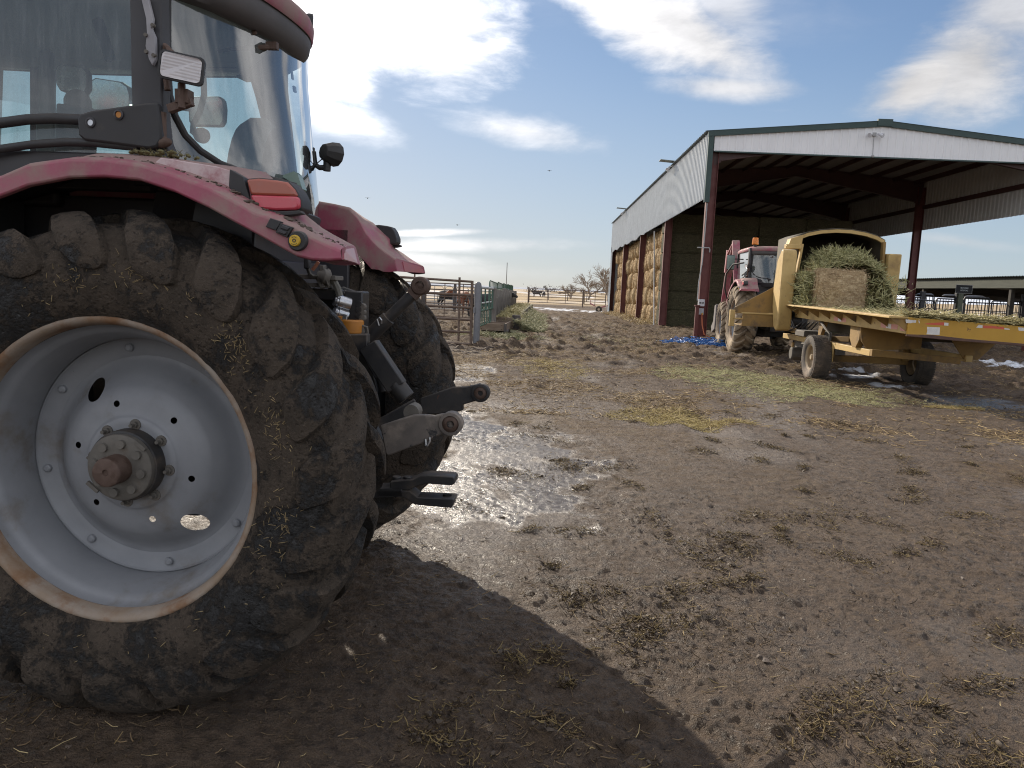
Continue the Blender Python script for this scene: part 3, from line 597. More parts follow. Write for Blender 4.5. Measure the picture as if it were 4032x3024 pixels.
# dried straw caught on the near tyre's sidewall
mb = MB()
cl_c = [(random.gauss(R(35), R(40)), random.gauss(.69, .04)) for _ in range(16)]
for k in range(460):
    ca_, cr_ = random.choice(cl_c); a = ca_+random.gauss(0, .07) if k < 340 else random.uniform(0, 2*PI); r = cr_+random.gauss(0, .022) if k < 340 else random.uniform(.6, .80)
    y = .234+.012*max(0, 1-abs(r-.72)/.1)
    p = Vector((-r*cos(a), y, r*sin(a))); d = Vector((random.gauss(0, 1), random.gauss(.1, .25), random.gauss(0, 1))).normalized()*random.uniform(.006, .026)
    mb.sliver(p, d, random.uniform(.0007, .0016), (0, 1, 0))
s = obj('dried_straw', mb, M('dry_straw_bits', (.17, .12, .06), (.32, .24, .12), 40, .8), W1, 0); s['kind'] = 'stuff'

# ---- fenders: a loft of sections from front to rear; built for the left, mirrored for the right
arch = [tp(x, y, 1.16) for x, y in [(0, 425), (60, 402), (150, 385), (225, 383), (300, 390), (375, 415), (450, 450), (500, 478), (550, 505), (600, 533), (640, 555), (672, 563), (706, 565), (738, 563)]]
ridge = [tp(x, y, 1.15) for x, y in [(0, 378), (60, 352), (150, 340), (225, 341), (300, 352), (375, 375), (450, 402), (500, 428), (548, 455), (590, 468), (630, 486), (665, 505), (700, 522), (736, 537)]]
arch = [(1.25, 1.30), (.95, 1.62), (.62, 1.80)]+arch; ridge = [(1.30, 1.40), (1.0, 1.72), (.64, 1.89)]+ridge
dome = []
for (x, z) in ridge:
    # height of the inner body: rises to the cab, ends behind the lamp
    if x > .1: zt = z+.035+.0*x
    elif x > -.44: zt = 2.078-.16*(.1-x)**2
    elif x > -.68: zt = 2.03-(-.44-x)*.62
    else: zt = z+.012
    dome.append(max(zt, z+.012))
inner = [(1.25, 1.45), (1.0, 1.76), (.64, 1.94)]+[(0, 0)]*15
dk_ = [(-.44, 2.045)]+[tp(a_, b_, .66) for a_, b_ in ((650, 457), (705, 498), (767, 531))]
dkx = [p[0] for p in dk_][::-1]; dkz = [p[1] for p in dk_][::-1]
secs_o, secs_d = [], []
for i, ((xa, za), (xr, zr), zd) in enumerate(zip(arch, ridge, dome)):
    tail = i >= len(arch)-3; yt = 1.16
    xin = xr-.035 if tail else xr
    ins = .10 if not tail else .12
    xe = arch[-1][0]; xs_ = -.44+(xr+.44)*((dk_[-1][0]+.44)/(ridge[-1][0]+.44)) if xr < -.44 else xr
    zq = float(np.interp(xs_, dkx, dkz))
    xi = xr+(0 if i < len(arch)-3 else (-.02, -.035, -.05)[i-len(arch)+3])
    zin = zd+.02 if not tail else zr+.02
    if xr < -.44:
        zo = zd if not tail and zd > zr+.03 else zr+.012
        if zo > zr+.03:
            secs_o.append([(xa, yt-.02, za), (xa, yt, za+.004), (xr, yt-.008, zr-.008), (xr, yt-.02, zr), (xr, yt-.055, zr+.010), (xr, 1.06, zr+.014), (xr, 1.035, zr+.02), (xr, 1.02, max(zr+.022, zo-.035)), (xr, 1.00, max(zr+.024, zo-.008)), (xr, .94, zo+.004), (xs_, .80, max(zo, zq-.01)), (xs_, .67, zq), (xs_, .65, zq-.006), (xs_, .645, zq-.05), (xs_, .645, za-.03)])
        else:
            secs_o.append([(xa, yt-.02, za), (xa, yt, za+.004), (xr, yt-.008, zr-.008), (xr, yt-.02, zr)]+[(xr+(xs_-xr)*t, yt-.055+(.70-yt+.055)*t, zr+.008+(zq-zr-.008)*t) for t in (0, .15, .3, .45, .6, .75, .9)]+[(xs_, .67, zq), (xs_, .65, zq-.006), (xs_, .645, zq-.03), (xs_-(.02 if i == len(arch)-1 else 0), .645, min(za, tp(773, 559, .66)[1]))])
    else: secs_o.append([(xa, yt-.02, za), (xa, yt, za+.004), (xr, yt-.008, zr-.008), (xr, yt-.02, zr), (xr, yt-.055, zr+.010), (xr, 1.06, zr+.014), (xr, 1.035, zr+.02), (xr, 1.02, max(zr+.022, zd-.035)), (xr, 1.00, max(zr+.024, zd-.008)), (xr, .94, zd+.004), (xi, .80, zd+.018), (xi, .66, zin+.012), (xi, .645, zin), (xi, .64, zin-.06), (xi, .64, za-.06)])
mb = MB(); mb.loft(secs_o); nsec = len(secs_o[0])
e_ = secs_o[-1]; E1, E2 = Vector(e_[1]), Vector(e_[-1]); tp_ = [Vector(e_[k]) for k in range(3, nsec-1)]; mb.loft([tp_, [E1.lerp(E2, k/(len(tp_)-1)) for k in range(len(tp_))]]); mb.add([e_[0], e_[1], e_[-1], (e_[-1][0]+.03, e_[-1][1], e_[-1][2]+.01)], [(0, 1, 2, 3)])
# underside skin
under = [[(p[0][0], p[0][1]-.012, p[0][2]+.012), (p[0][0], 1.0, max(p[0][2]+.012, p[6][2]-.03)), (max(p[0][0], p[11][0]+.01), .66, min(max(p[0][2]+.012, p[11][2]-.05), p[11][2]-.02))] for p in secs_o[:-1]]
mb2 = MB(); mb2.loft(under)
fen = obj('fender', mb, red_paint, T1, 38, .006)
obj('fender_liner', mb2, black_plastic, fen)
# peeled patch of the near fender's body side, black strip, tail lamp, lamp seat, switch panels, button, label
def side_panel(name, q, y, m, th=.008, par=None, bev=.003):
    return obj(name, MB().prism([tp(a, b, y) for a, b in q], y-.03, y+th), m, par or fen, 30, bev)
side_panel('peeled_paint_patch', [(348, 341), (372, 344), (420, 352), (470, 360), (499, 369), (503, 402), (497, 421), (478, 418), (455, 409), (432, 399), (405, 388), (380, 377), (352, 366), (330, 357)], 1.03, peeled, .005)
side_panel('lamp_strip', [(499, 366), (528, 383), (548, 447), (507, 437), (497, 402)], 1.032, black_plastic, .012)
lampq = [(534, 388), (560, 386), (600, 390), (622, 394), (637, 410), (648, 432), (649, 449), (640, 454), (600, 455), (562, 452), (549, 442)]
def tail_lamp(par):
    # box lamp on the body's rear corner: housing, amber upper lens, red lower lens
    P = [tp(a, b, 1.045) for a, b in lampq]; cx = sum(p[0] for p in P)/len(P); cz = sum(p[1] for p in P)/len(P)
    h = obj('tail_lamp', MB().prism([((x-cx)*1.05+cx, (z-cz)*1.08+cz) for x, z in P], .93, 1.04), black_plastic, par, 30, .006)
    zs = [p[1] for p in P]; zm = min(zs)+.47*(max(zs)-min(zs))
    def clip(P, up):
        o = []
        for (a, b) in zip(P, P[1:]+P[:1]):
            ia, ib = (a[1] > zm) == up, (b[1] > zm) == up
            if ia: o.append(a)
            if ia != ib:
                t = (zm-a[1])/(b[1]-a[1]); o.append((a[0]+t*(b[0]-a[0]), zm))
        return o
    obj('amber_lens', MB().prism(clip(P, True), 1.0, 1.055), lens_amber, h, 30, .008)
    obj('red_lens', MB().prism(clip(P, False), 1.0, 1.058), lens_red, h, 30, .008)
    return h
tail_lamp(fen)
side_panel('lamp_seat', [(548, 449), (600, 457), (650, 455), (655, 462), (628, 466), (575, 466), (552, 456)], 1.05, black_plastic, .01)
for q in ([(589, 472), (613, 480), (601, 499), (579, 491)], [(611, 483), (637, 492), (625, 514), (600, 503)]):
    sp = side_panel('switch_panel', q, 1.145, black_plastic, .022, bev=.002)
for q in ([(616, 487), (632, 493), (627, 500), (611, 494)], [(610, 496), (626, 502), (622, 509), (606, 503)]): side_panel('switch', q, 1.145, frame_black, .028, par=sp, bev=.003)
bx, bz = tp(646, 521, 1.15)
sb = obj('button_socket', MB().lathe([(0, .025), (.030, .025), (.034, .018), (.034, -.02)], 28, (bx, 1.146, bz)), black_plastic, fen)
bt = obj('stop_button', MB().lathe([(0, .034), (.017, .034), (.0195, .030), (.0195, .0)], 28, (bx+.006, 1.146, bz)), yellow_plastic, sb)
mk_ = MB(); mk_.lathe([(.0035, .0352), (.0065, .0352)], 20, (bx+.006, 1.146, bz))
for k in range(3):
    a = R(60+30*k); mk_.box((bx+.006-.0125*cos(a), 1.1812, bz+.0125*sin(a)), (.0035, .0008, .0022), ry=a)
for a in (-125, -100, -75, -50): mk_.box((bx+.006-.013*cos(R(a)), 1.1812, bz+.013*sin(R(a))), (.004, .0008, .0015), ry=0)
obj('button_symbol', mk_, black_plastic, bt)
# safety label lying on the sloping rear deck
lab = MB(); p = [Vector(TF.aty(cF(a, b), y)) for a, b, y in [(1035, 810, 1.09), (1120, 830, 1.03), (1290, 975, 1.03), (1215, 980, 1.10)]]
e_ = secs_o[-1]; A0, A1, B0, B1 = Vector(e_[3]), Vector(e_[1]), Vector(e_[12]), Vector(e_[14]); nrm = (A1-A0).cross(B0-A0).normalized(); nrm = nrm if nrm.x < 0 else -nrm
rq = [A0.lerp(B0, .04), A0.lerp(B0, .8), A1.lerp(B1, .8), A1.lerp(B1, .04)]; c_ = sum(rq, Vector())/4; rq = [c_+(p-c_)*.92 for p in rq]
obj('tail_reflector', MB().add([p+nrm*.004 for p in rq]+[p-nrm*.004 for p in rq], [(0, 1, 2, 3), (7, 6, 5, 4), (0, 4, 5, 1), (1, 5, 6, 2), (2, 6, 7, 3), (3, 7, 4, 0)]), M('faded_reflector', (.42, .12, .14), (.36, .14, .15), 10, .3, dirt=(.3, .22, .2), damt=.3), fen, 0)
fr = copy_tree(fen, T1); fr.scale = (1, -1, 1)
for c in list(fr.children):
    if c.name.split('.')[0] in ('peeled_paint_patch', 'switch_panel', 'button_socket'):
        for k in list(c.children_recursive): bpy.data.objects.remove(k)
        bpy.data.objects.remove(c)
fr['label'] = 'clean dark red right-hand fender beyond the hitch'; fr.scale = (.74, -1, 1); fr.location = (-.052, 0, 0)
# dried mud lying on the near fender's ledge
pts = []
mb = MB()
for k in range(100):
    t = random.random(); i = 5+int(t*11); q = secs_o[i]; q2 = secs_o[min(i+1, len(secs_o)-1)]; f = random.random(); w = random.random()
    P5 = Vector(q[4]).lerp(Vector(q2[4]), f); P7 = Vector(q[6]).lerp(Vector(q2[6]), f); p = P5.lerp(P7, w); s_ = random.uniform(.002, .010)*(1.3 if 8 < i < 14 else .8)
    mb.ball(p+Vector((0, 0, -.001)), (s_*random.uniform(.8, 2.2), s_*random.uniform(.8, 1.5), s_*.55), 7, 4)
mb.v = pnoise(mb.v, 90, .004)
s = obj('caked_mud', mb, clod_mat, fen, 60); s['kind'] = 'stuff'
mb = MB()
for k in range(70):
    x = random.uniform(-.22, -.02); mb.ball((x, random.uniform(.86, 1.0), 2.083+random.uniform(-.004, .004)), (random.uniform(.004, .012),)*2+(.006,), 6, 4)
    mb.sliver((x, random.uniform(.88, 1.01), 2.084), (random.uniform(-.02, .02), random.uniform(-.01, .02), random.uniform(0, .012)), .001, (0, 0, 1))
s = obj('trapped_chaff', mb, M('mossy_chaff', (.10, .085, .035), (.16, .14, .06), 60, .9), fen, 60); s['kind'] = 'stuff'

# ---- chassis, axle and rear linkage
ax_ = MB(); ax_.lathe([(.20, -.80), (.17, -.70), (.14, -.66), (.13, -.45), (.21, -.36), (.24, -.3), (.24, .3), (.21, .36), (.13, .45), (.14, .66), (.17, .70), (.20, .80)], 28, (0, 0, .925))
ax_.box((.10, 0, .95), (.62, .52, .52)); ax_.box((.75, 0, .82), (1.3, .5, .66)); ax_.box((-.18, 0, 1.12), (.22, .46, .34)); ax_.box((-.27, 0, .78), (.2, .40, .26))
obj('axle_housing', ax_, black_steel, T1, 40, .012)
ch = MB(); ch.box((.15, 0, 1.45), (.7, .9, .5)); ch.box((.05, 0, 1.78), (.5, 1.20, .24)); ch.prism([(-.30, 1.30), (-.24, 1.74), (.1, 1.74), (.1, 1.30)], -.60, .60)
ch.box((.35, .655, 1.72), (1.4, .03, .46)); ch.box((.35, -.655, 1.72), (1.4, .03, .46))
obj('rear_bulkhead', ch, frame_black, T1, 30, .01)
def link(y, q, cx, cy, ro, rh, m, th=.034):
    mb = MB(); P = [tp(a, b, y, cH) for a, b in q]; mb.prism(P, y-th/2, y+th/2)
    o = obj('lower_link', mb, m, T1, 30, .006)
    c = tp(cx, cy, y, cH)
    k = (tp(cx+ro, cy, y, cH)[0]-c[0]); k = abs(k); hk = abs(tp(cx+rh, cy, y, cH)[0]-c[0])
    e = MB(); e.lathe([(k*.98, -th*.9), (k, -th*.8), (k, th*.8), (k*.96, th*.9), (k*.72, th*.95), (k*.70, th*.7)], 32, (c[0], y, c[1])); e.lathe([(k*.98, -th*.9), (k*.72, -th*.95), (k*.70, -th*.7)], 32, (c[0], y, c[1]))
    eye = obj('link_eye', e, m, o)
    bb = MB(); bb.lathe([(k*.70, -th*.72), (k*.62, -th*.85), (hk*1.25, -th*.95), (hk, -th*.95), (hk, th*.95), (hk*1.25, th*.95), (k*.62, th*.85), (k*.70, th*.72)], 28, (c[0], y, c[1]))
    obj('link_ball', bb, rust_steel, eye); return o
l1 = link(.46, [(382, 700), (560, 640), (720, 592), (830, 590), (925, 602), (985, 585), (1060, 575), (1130, 720), (1050, 770), (960, 800), (890, 838), (830, 868), (640, 935), (465, 1002), (440, 985)], 1090, 680, 118, 38, link_paint)
r_ = MB(); a = tp(840, 850, .46, cH); b_ = tp(880, 890, .46, cH)
r_.tube([(a[0], .485, a[1]+.01), (a[0]-.004, .487, a[1]-.02), ((a[0]+b_[0])/2, .488, b_[1]-.002), (b_[0]-.002, .487, b_[1]+.02), (b_[0], .485, b_[1]+.035)], .0055, 8)
obj('latch_ring', r_, bare_steel, l1)
lb = MB(); p0, p1 = tp(400, 780, .46, cH), (-.25, .62)
lb.bar((p0[0]+.02, .43, p0[1]), (p1[0], .36, p1[1]), .04, .10); obj('link_arm', lb, black_steel, l1, 30, .006)
l2 = link(-.46, [(778, 430), (940, 372), (1100, 316), (1240, 310), (1330, 290), (1400, 300), (1440, 420), (1330, 455), (1212, 490), (1214, 545), (1150, 560), (960, 585), (795, 590)], 1387, 372, 92, 26, black_steel)
lb = MB(); p0 = tp(800, 510, -.46, cH); lb.bar((p0[0]+.02, -.45, p0[1]), (-.25, -.36, .62), .04, .10); obj('link_arm', lb, black_steel, l2, 30, .006)
# lift rods: from the rocker arms down to the links
def rod(y, q0, q1, q2, ws, nm='lift_rod'):
    a, b, c = tp(*q0, y, cK), tp(*q1, y, cK), tp(*q2, y, cK); mb = MB()
    mb.bar((a[0], y, a[1]), (b[0], y, b[1]), ws[0], ws[0]*1.15); d = (Vector((b[0], y, b[1]))-Vector((a[0], y, a[1])))
    mb.cyl(Vector((b[0], y, b[1]))-d*.1, (c[0], y, c[1]), ws[1], 14)
    return obj(nm, mb, black_steel, T1, 30, .005)
rod(.34, (745, 880), (1020, 1290), (1110, 1400), (.075, .042)); rod(-.36, (640, 760), (870, 1180), (900, 1330), (.06, .03))
cl_ = MB(); c = tp(705, 560, .40, cH); cl_.cyl((c[0], .36, c[1]), (c[0], .44, c[1]), .035, 16); obj('link_pin', cl_, cast_iron, T1)
# upper link, folded up with its ball end raised
A_, B_ = tp(655, 890, .12, cK), tp(1160, 400, .12, cK); ul = MB(); ul.tube([(A_[0], .12, A_[1]), (A_[0]+(B_[0]-A_[0])*.55, .12, A_[1]+(B_[1]-A_[1])*.55), (A_[0]+(B_[0]-A_[0])*.56, .12, A_[1]+(B_[1]-A_[1])*.56), (B_[0], .12, B_[1])], [.036, .035, .027, .027], 18)
U = obj('upper_link', ul, black_steel, T1)
E_ = tp(1247, 308, .12, cK); eb = MB(); eb.lathe([(.037, -.034), (.043, -.028), (.043, .028), (.037, .034), (.022, .036), (.019, .024)], 28, (E_[0], .12, E_[1])); eb.lathe([(.019, .024), (.0, .028)], 20, (E_[0], .12, E_[1])); eb.bar((B_[0], .12, B_[1]), (E_[0], .12, E_[1]), .05, .06)
obj('link_ball', eb, rust_steel, U)
pin = MB(); c = tp(845, 630, .17, cK); pin.tube([(c[0], .175, c[1]-.03), (c[0]+.008, .18, c[1]), (c[0]-.004, .18, c[1]+.008), (c[0]-.014, .18, c[1]-.004), (c[0]-.012, .175, c[1]-.02)], .004, 6); obj('link_clip', pin, bare_steel, U)
ra = MB(); ra.bar((-.22, .34, 1.34), (tp(745, 880, .34, cK)[0], .34, tp(745, 880, .34, cK)[1]), .05, .10); ra.bar((-.22, -.36, 1.34), (tp(640, 760, -.36, cK)[0], -.36, tp(640, 760, -.36, cK)[1]), .05, .10); ra.cyl((-.22, -.42, 1.34), (-.22, .42, 1.34), .055, 16)
obj('rocker_shaft', ra, black_steel, T1, 30, .006)
# hydraulic couplers, hoses, wiring
P3 = lambda px, py, y, cr=cP: (lambda q: Vector((q[0], y, q[1])))(tp(px, py, y, cr))
hv = MB(); hv.box(P3(1265, 1040, .2), (.085, .12, .20)); hv.box(P3(1330, 930, .16), (.05, .12, .12)); hv.box(P3(740, 740, .24), (.15, .12, .05)); hv.box(P3(1345, 1020, .16), (.03, .1, .13))
hv.box(P3(1000, 900, .05), (.2, .2, .12))
H = obj('hydraulic_valve', hv, black_steel, T1, 30, .008)
for (a, b, r) in (((890, 835), (1150, 905), .030), ((890, 1020), (1100, 1090), .026)):
    cm = MB(); p, q = P3(*a, .30), P3(*b, .26); d = (q-p); cm.tube([p, p+d*.12, p+d*.14, p+d*.24, p+d*.26, q], [r*.8, r*.95, r*.82, r*.82, r, r], 20); obj('hydraulic_coupler', cm, bare_steel, H)
oc = MB(); p = P3(1165, 1270, .27); oc.lathe([(.03, -.03), (.058, -.03), (.06, -.02), (.06, .03), (.05, .034), (.03, .03)], 20, p, 'z'); p = P3(965, 1185, .29); oc.box(p, (.05, .05, .05)); p = P3(1195, 1400, .25); oc.box(p, (.05, .05, .05)); obj('coupler_cap', oc, orange_part, H, 30, .004)
for k, (q, r, y) in enumerate((([(1000, 760), (1080, 720), (1180, 760), (1240, 860), (1250, 980)], .014, .12), ([(900, 700), (1050, 660), (1220, 720), (1330, 820), (1360, 900)], .013, .02), ([(1290, 1130), (1360, 1180), (1380, 1300), (1330, 1420), (1240, 1500)], .014, .10), ([(1240, 1180), (1300, 1260), (1290, 1400), (1200, 1520)], .012, .16), ([(560, 640), (640, 760), (760, 860), (900, 900)], .012, .22))): obj('hose', MB().tube([P3(a, b, y) for a, b in q], r, 8), black_plastic, H)
for k in range(6): obj('valve_port', MB().lathe([(0, .014), (.014, .014), (.017, .008), (.017, -.01)], 12, P3(1310+(k % 2)*50, 900+45*k, .25)), cast_iron if k % 2 else black_steel, H)
lv = MB(); lv.bar(P3(1085, 1065, .31), P3(1040, 1270, .31), .012, .022); obj('release_lever', lv, bare_steel, H, 30, .003)
ck = MB(); ck.bar(P3(1120, 1370, .25), P3(1330, 1330, .25), .03, .03); ck.cyl(P3(1320, 1345, .22), P3(1320, 1345, .29), .022, 12)
c = P3(1390, 1330, .28); ck.tube([c+Vector((.018, 0, .022)), c+Vector((-.012, 0, .014)), c+Vector((-.016, 0, -.012)), c+Vector((.004, 0, -.02)), c+Vector((.02, 0, -.004))], .006, 8); obj('check_chain_pin', ck, cast_iron, H)
so_ = MB(); c = P3(740, 440, .32); so_.tube([P3(630, 440, .36), P3(690, 440, .36), P3(695, 440, .36), P3(790, 470, .34), P3(795, 470, .34), P3(820, 470, .34)], [.022, .022, .034, .034, .04, .04], 18); so_.box(P3(710, 350, .34), (.02, .04, .045)); so_.box(P3(560, 460, .3), (.24, .12, .02)); so_.box(P3(560, 590, .3), (.17, .1, .018)); so_.bar(P3(640, 480, .35), P3(720, 640, .35), .03, .02)
obj('trailer_socket', so_, cast_iron, T1, 30, .003)
wm = M('grey_hose', (.16, .15, .125), (.10, .095, .08), 10, .7)
for (q, r, y) in (([(840, 490), (900, 540), (950, 640), (990, 770)], .016, .32), ([(790, 540), (850, 600), (900, 700), (950, 790)], .020, .26), ([(455, 230), (460, 330), (490, 420), (540, 460), (630, 455)], .007, .37), ([(475, 240), (482, 340), (510, 410), (560, 445), (640, 435)], .005, .38)):
    mb = MB(); mb.tube([P3(a, b, y) for a, b in q], r, 8); obj('hose', mb, wm, T1)
mb = MB(); mb.box(P3(455, 215, .38), (.025, .03, .06)); obj('plug_boot', mb, black_plastic, T1, 30, .006)
mb = MB(); mb.tube([P3(540, 345, .40), P3(600, 270, .40), P3(640, 210, .40)], .008, 8); obj('red_wire', mb, M('red_wire', (.30, .12, .07), rough=.5), T1)
# drawbar with clevis
db = MB()
PU = lambda q, y: [tp(a, b, y, cH) for a, b in q]
top = PU([(498, 1245), (720, 1225), (800, 1185), (880, 1178), (1118, 1192), (1140, 1205), (1140, 1262), (1110, 1280), (860, 1262), (780, 1282), (680, 1330), (500, 1312)], 0)
bot = PU([(360, 1320), (690, 1330), (770, 1395), (1110, 1410), (1138, 1420), (1112, 1502), (860, 1482), (740, 1468), (640, 1400), (370, 1390)], 0)
D_ = obj('drawbar', MB().prism(top, -.055, .055), black_steel, T1, 30, .005); obj('drawbar_lower_fork', MB().prism(bot, -.055, .055), black_steel, D_, 30, .005)
c1, c2 = tp(1070, 1200, 0, cH), tp(1050, 1402, 0, cH)
hb = MB()
hole_shade = M('hole_shade', (.006, .005, .005), rough=1)
for c in (c1, c2): obj('pin_hole_disc', MB().cyl((c[0], 0, c[1]-.01), (c[0], 0, c[1]+.0045), .022, 20), hole_shade, D_)  # solid black discs paint in the shade of the pin holes
mb = MB(); mb.bar((-.85, 0, tp(600, 1340, 0, cH)[1]), (.2, 0, .50), .11, .05); mb.cyl((tp(540, 1230, 0, cH)[0], 0, .60), (tp(540, 1230, 0, cH)[0], 0, tp(540, 1212, 0, cH)[1]), .022, 12); mb.cyl((tp(650, 1225, 0, cH)[0], 0, .60), (tp(650, 1225, 0, cH)[0], 0, tp(650, 1212, 0, cH)[1]), .022, 12); obj('drawbar_beam', mb, black_steel, D_, 30, .004)

# ---- cab
def rear_x(y, z):  # plan of the curved rear glass, leaning in towards the roof
    k = max(0, min(1, (z-2.04)/.65)); return -(.335-.09*k)+(.52-.13*k)*y*y
yy = [.80-.1*i for i in range(17)]
gl = MB(); gl.grid(33, 9, lambda u, v: (rear_x(.80-1.6*u, 1.93+.92*v), .80-1.6*u, 1.93+.92*v)); cab_ = obj('rear_window', gl, rear_glass, T1, 60)
# corner post and the rubber seal sweeping down round the quarter light
post = MB()
bp_ = [((-.035 if i else -.03)+.004*i, 2.0+.09*i) for i in range(11)]
secs = []
for i in range(12):
    z = 1.98+.084*i; w = .047+(.10*max(0, (2.2-z)/.22)**1.6 if z < 2.2 else 0)
    secs.append([(.055, .795, z), (.055, .845, z), (.0, .862, z), (-.02-w, .845, z), (-.03-w, .80, z), (-.0, .76, z)])
post.loft(secs, True); obj('cab_post', post, frame_black, T1, 50, .006)
post = MB(); post.loft([[(p[0]+.16, -p[1], p[2]) for p in s_] for s_ in secs], True); obj('cab_post', post, frame_black, T1, 50, .006)
seal = MB(); sq = [(362, -10), (362, 60), (362, 150), (366, 205), (378, 250), (400, 292), (432, 325), (475, 353), (520, 370), (575, 384), (640, 402)]
pth = []
for k, (a, b) in enumerate(sq):
    y = .80
    for _ in range(8):
        x, z = tp(a, b, y); y2 = math.sqrt(max(0.05, (x+(.335-.09*max(0, min(1, (z-2.04)/.65))))/(.52-.13*max(0, min(1, (z-2.04)/.65))))) if x > -.33 else .3
        y = .5*y+.5*min(.80, y2)
    pth.append(Vector((x, y, z)))
seal.tube(pth, [.014]*len(pth), 10); obj('window_seal', seal, black_plastic, cab_)
fr_ = MB(); out_ = [p+Vector((.03, .02, -.012)) for p in pth]; low = [Vector((p.x+.10, p.y+.01, min(p.z-.09, 2.2) if p.z < 2.3 else p.z)) for p in pth]
fr_.loft([[p, o, l] for p, o, l in zip(pth, out_, low)]); obj('quarter_frame', fr_, frame_black, T1, 60)
sil = MB(); sil.box((.62, .80, 2.03), (1.25, .06, .14)); sil.box((.62, -.80, 2.03), (1.25, .06, .14)); sil.loft([[(rear_x(y, 2.0)+.01, y, 1.86), (rear_x(y, 2.0)-.012, y, 1.97), (rear_x(y, 2.0)+.05, y, 1.97)] for y in yy])
obj('cab_sill', sil, frame_black, T1, 30, .006)
# far side: wall frame with two rounded window openings, far corner post
def rrect(x0, z0, x1, z1, r, n=5):
    o = []
    for cx, cz, a0 in ((x1-r, z1-r, 0), (x0+r, z1-r, 90), (x0+r, z0+r, 180), (x1-r, z0+r, 270)):
        o += [(cx+r*cos(R(a0+90*k/n)), cz+r*sin(R(a0+90*k/n))) for k in range(n+1)]
    return o
def holed(outer, holes, y0, y1, m, name, par):
    vs, es = [], []
    for lp in [outer]+holes:
        o = len(vs); vs += [Vector(p) for p in lp]; es += [(o+k, o+(k+1) % len(lp)) for k in range(len(lp))]
    r = delaunay_2d_cdt(vs, es, [], 0, 1e-6); V, Fc = r[0], r[2]
    def ins(p, lp):
        c = False
        for (ax, ay), (bx, by) in zip(lp, lp[1:]+lp[:1]):
            if (ay > p[1]) != (by > p[1]) and p[0] < (bx-ax)*(p[1]-ay)/(by-ay)+ax: c = not c
        return c
    keep = [tuple(f) for f in Fc if (lambda c: ins(c, outer) and not any(ins(c, h) for h in holes))(sum((V[i] for i in f), Vector((0, 0)))/len(f))]
    mb = MB(); n = len(V); mb.add([(p.x, y0, p.y) for p in V]+[(p.x, y1, p.y) for p in V], keep+[tuple(i+n for i in f[::-1]) for f in keep]+[(r_[0], r_[1], r_[1]+n, r_[0]+n) for r_ in es])
    return obj(name, mb, m, par, 30)
wall_out = [(0.02, 1.95), (1.62, 1.95), (1.45, 2.86), (.16, 2.86)]
FW = lambda *q: [tp(a_, b_, -.78) for a_, b_ in q]
holed([(-.03, 1.9), (2.02, 1.9), (1.95, 2.92), (.10, 2.92)], [FW((302, 400), (302, 150), (292, 139), (205, 139), (132, 139), (118, 132), (116, 200), (116, 400)), FW((604, 398), (577, 300), (556, 215), (541, 165), (533, 149), (380, 149), (366, 160), (362, 398)), FW((70, 400), (70, 100), (-22, 90), (-22, 400))], -.80, -.76, frame_black, 'cab_side_frame', T1)
gg = MB(); gg.add([(.1, -.785, 1.95), (1.93, -.785, 1.95), (1.88, -.785, 2.88), (.16, -.785, 2.88)], [(0, 1, 2, 3)]); obj('side_window', gg, cab_glass, T1)
gg = MB(); gg.add([(.03, .825, 2.0), (1.70, .825, 2.0), (1.6, .825, 2.85), (.03, .825, 2.85)], [(0, 1, 2, 3)]); dw = obj('door_window', gg, cab_glass, T1)
gg = MB(); gg.grid(13, 6, lambda u, v: (1.99+.12*(1-(2*u-1)**2)-.10*v, .78-1.56*u, 1.75+1.1*v)); obj('windscreen', gg, cab_glass, T1)
for y in (.80, -.80): obj('front_post', MB().bar((1.98, y, 1.6), (1.88, y, 2.88), .07, .06), frame_black, T1, 30, .008)
# roof with overhang, headliner, lamps
def roof_sec(k):
    zt = [(2.82, 0.0), (2.832, .008), (2.88, .012), (2.905, .0), (2.935, -.05), (2.96, -.18), (2.97, -.4)]
    return zt[k]
def roof_x(y): return -.31+(.25*y*y+1.2*max(0, y-.5)**2 if y > 0 else .9*y*y*(1 if y > -.5 else .9))
def roof_ring(off):
    pts = []
    for i in range(25):
        y = .86-1.72*i/24; pts.append((roof_x(y)-off*.9, y*(1+off*.9)))
    pts += [(.6, -.88-off), (1.3, -.88-off), (1.85, -.82-off), (2.0+off, -.6), (2.05+off, 0), (2.0+off, .6), (1.85, .82+off), (1.3, .88+off), (.6, .88+off)]
    return pts
rf = MB(); rings = []
for k in range(7):
    z, off = roof_sec(k); pts = roof_ring(off if off > -.3 else off)
    rings.append([(x, y, z) for x, y in pts])
rf.loft(rings, True, False); rf.add(rings[-1], [tuple(range(len(rings[-1])))])
RF = obj('roof', rf, red_paint, T1, 40)
hl = MB(); hl.add([(x, y*.97, 2.87) for x, y in roof_ring(-.07)], [tuple(range(len(rings[0])))]); hl.loft([[(x, y, 2.828) for x, y in roof_ring(-.002)], [(x, y*.98, 2.822) for x, y in roof_ring(-.06)], [(x, y*.96, 2.872) for x, y in roof_ring(-.12)]], True, False)
obj('headliner', hl, ceil_lin, T1, 40)
lip = MB(); lip.loft([[(roof_x(y)+d, y, z+.09*max(0, -y)) for z, d in ((2.828, .012), (2.80, .004), (2.75, .012), (2.715, .04), (2.71, .10), (2.735, .16), (2.82, .18))] for y in [.82-.0683*i for i in range(25)]]); lip.add([lip.v[k] for k in range(7)], [tuple(range(7))]); lip.add([lip.v[24*7+k] for k in range(7)], [tuple(range(7))]); obj('roof_lower_lip', lip, M('grey_roof_lip', (.10, .09, .088), (.075, .07, .068), 4, .7, dirt=(.16, .13, .11), damt=.3), RF, 50)
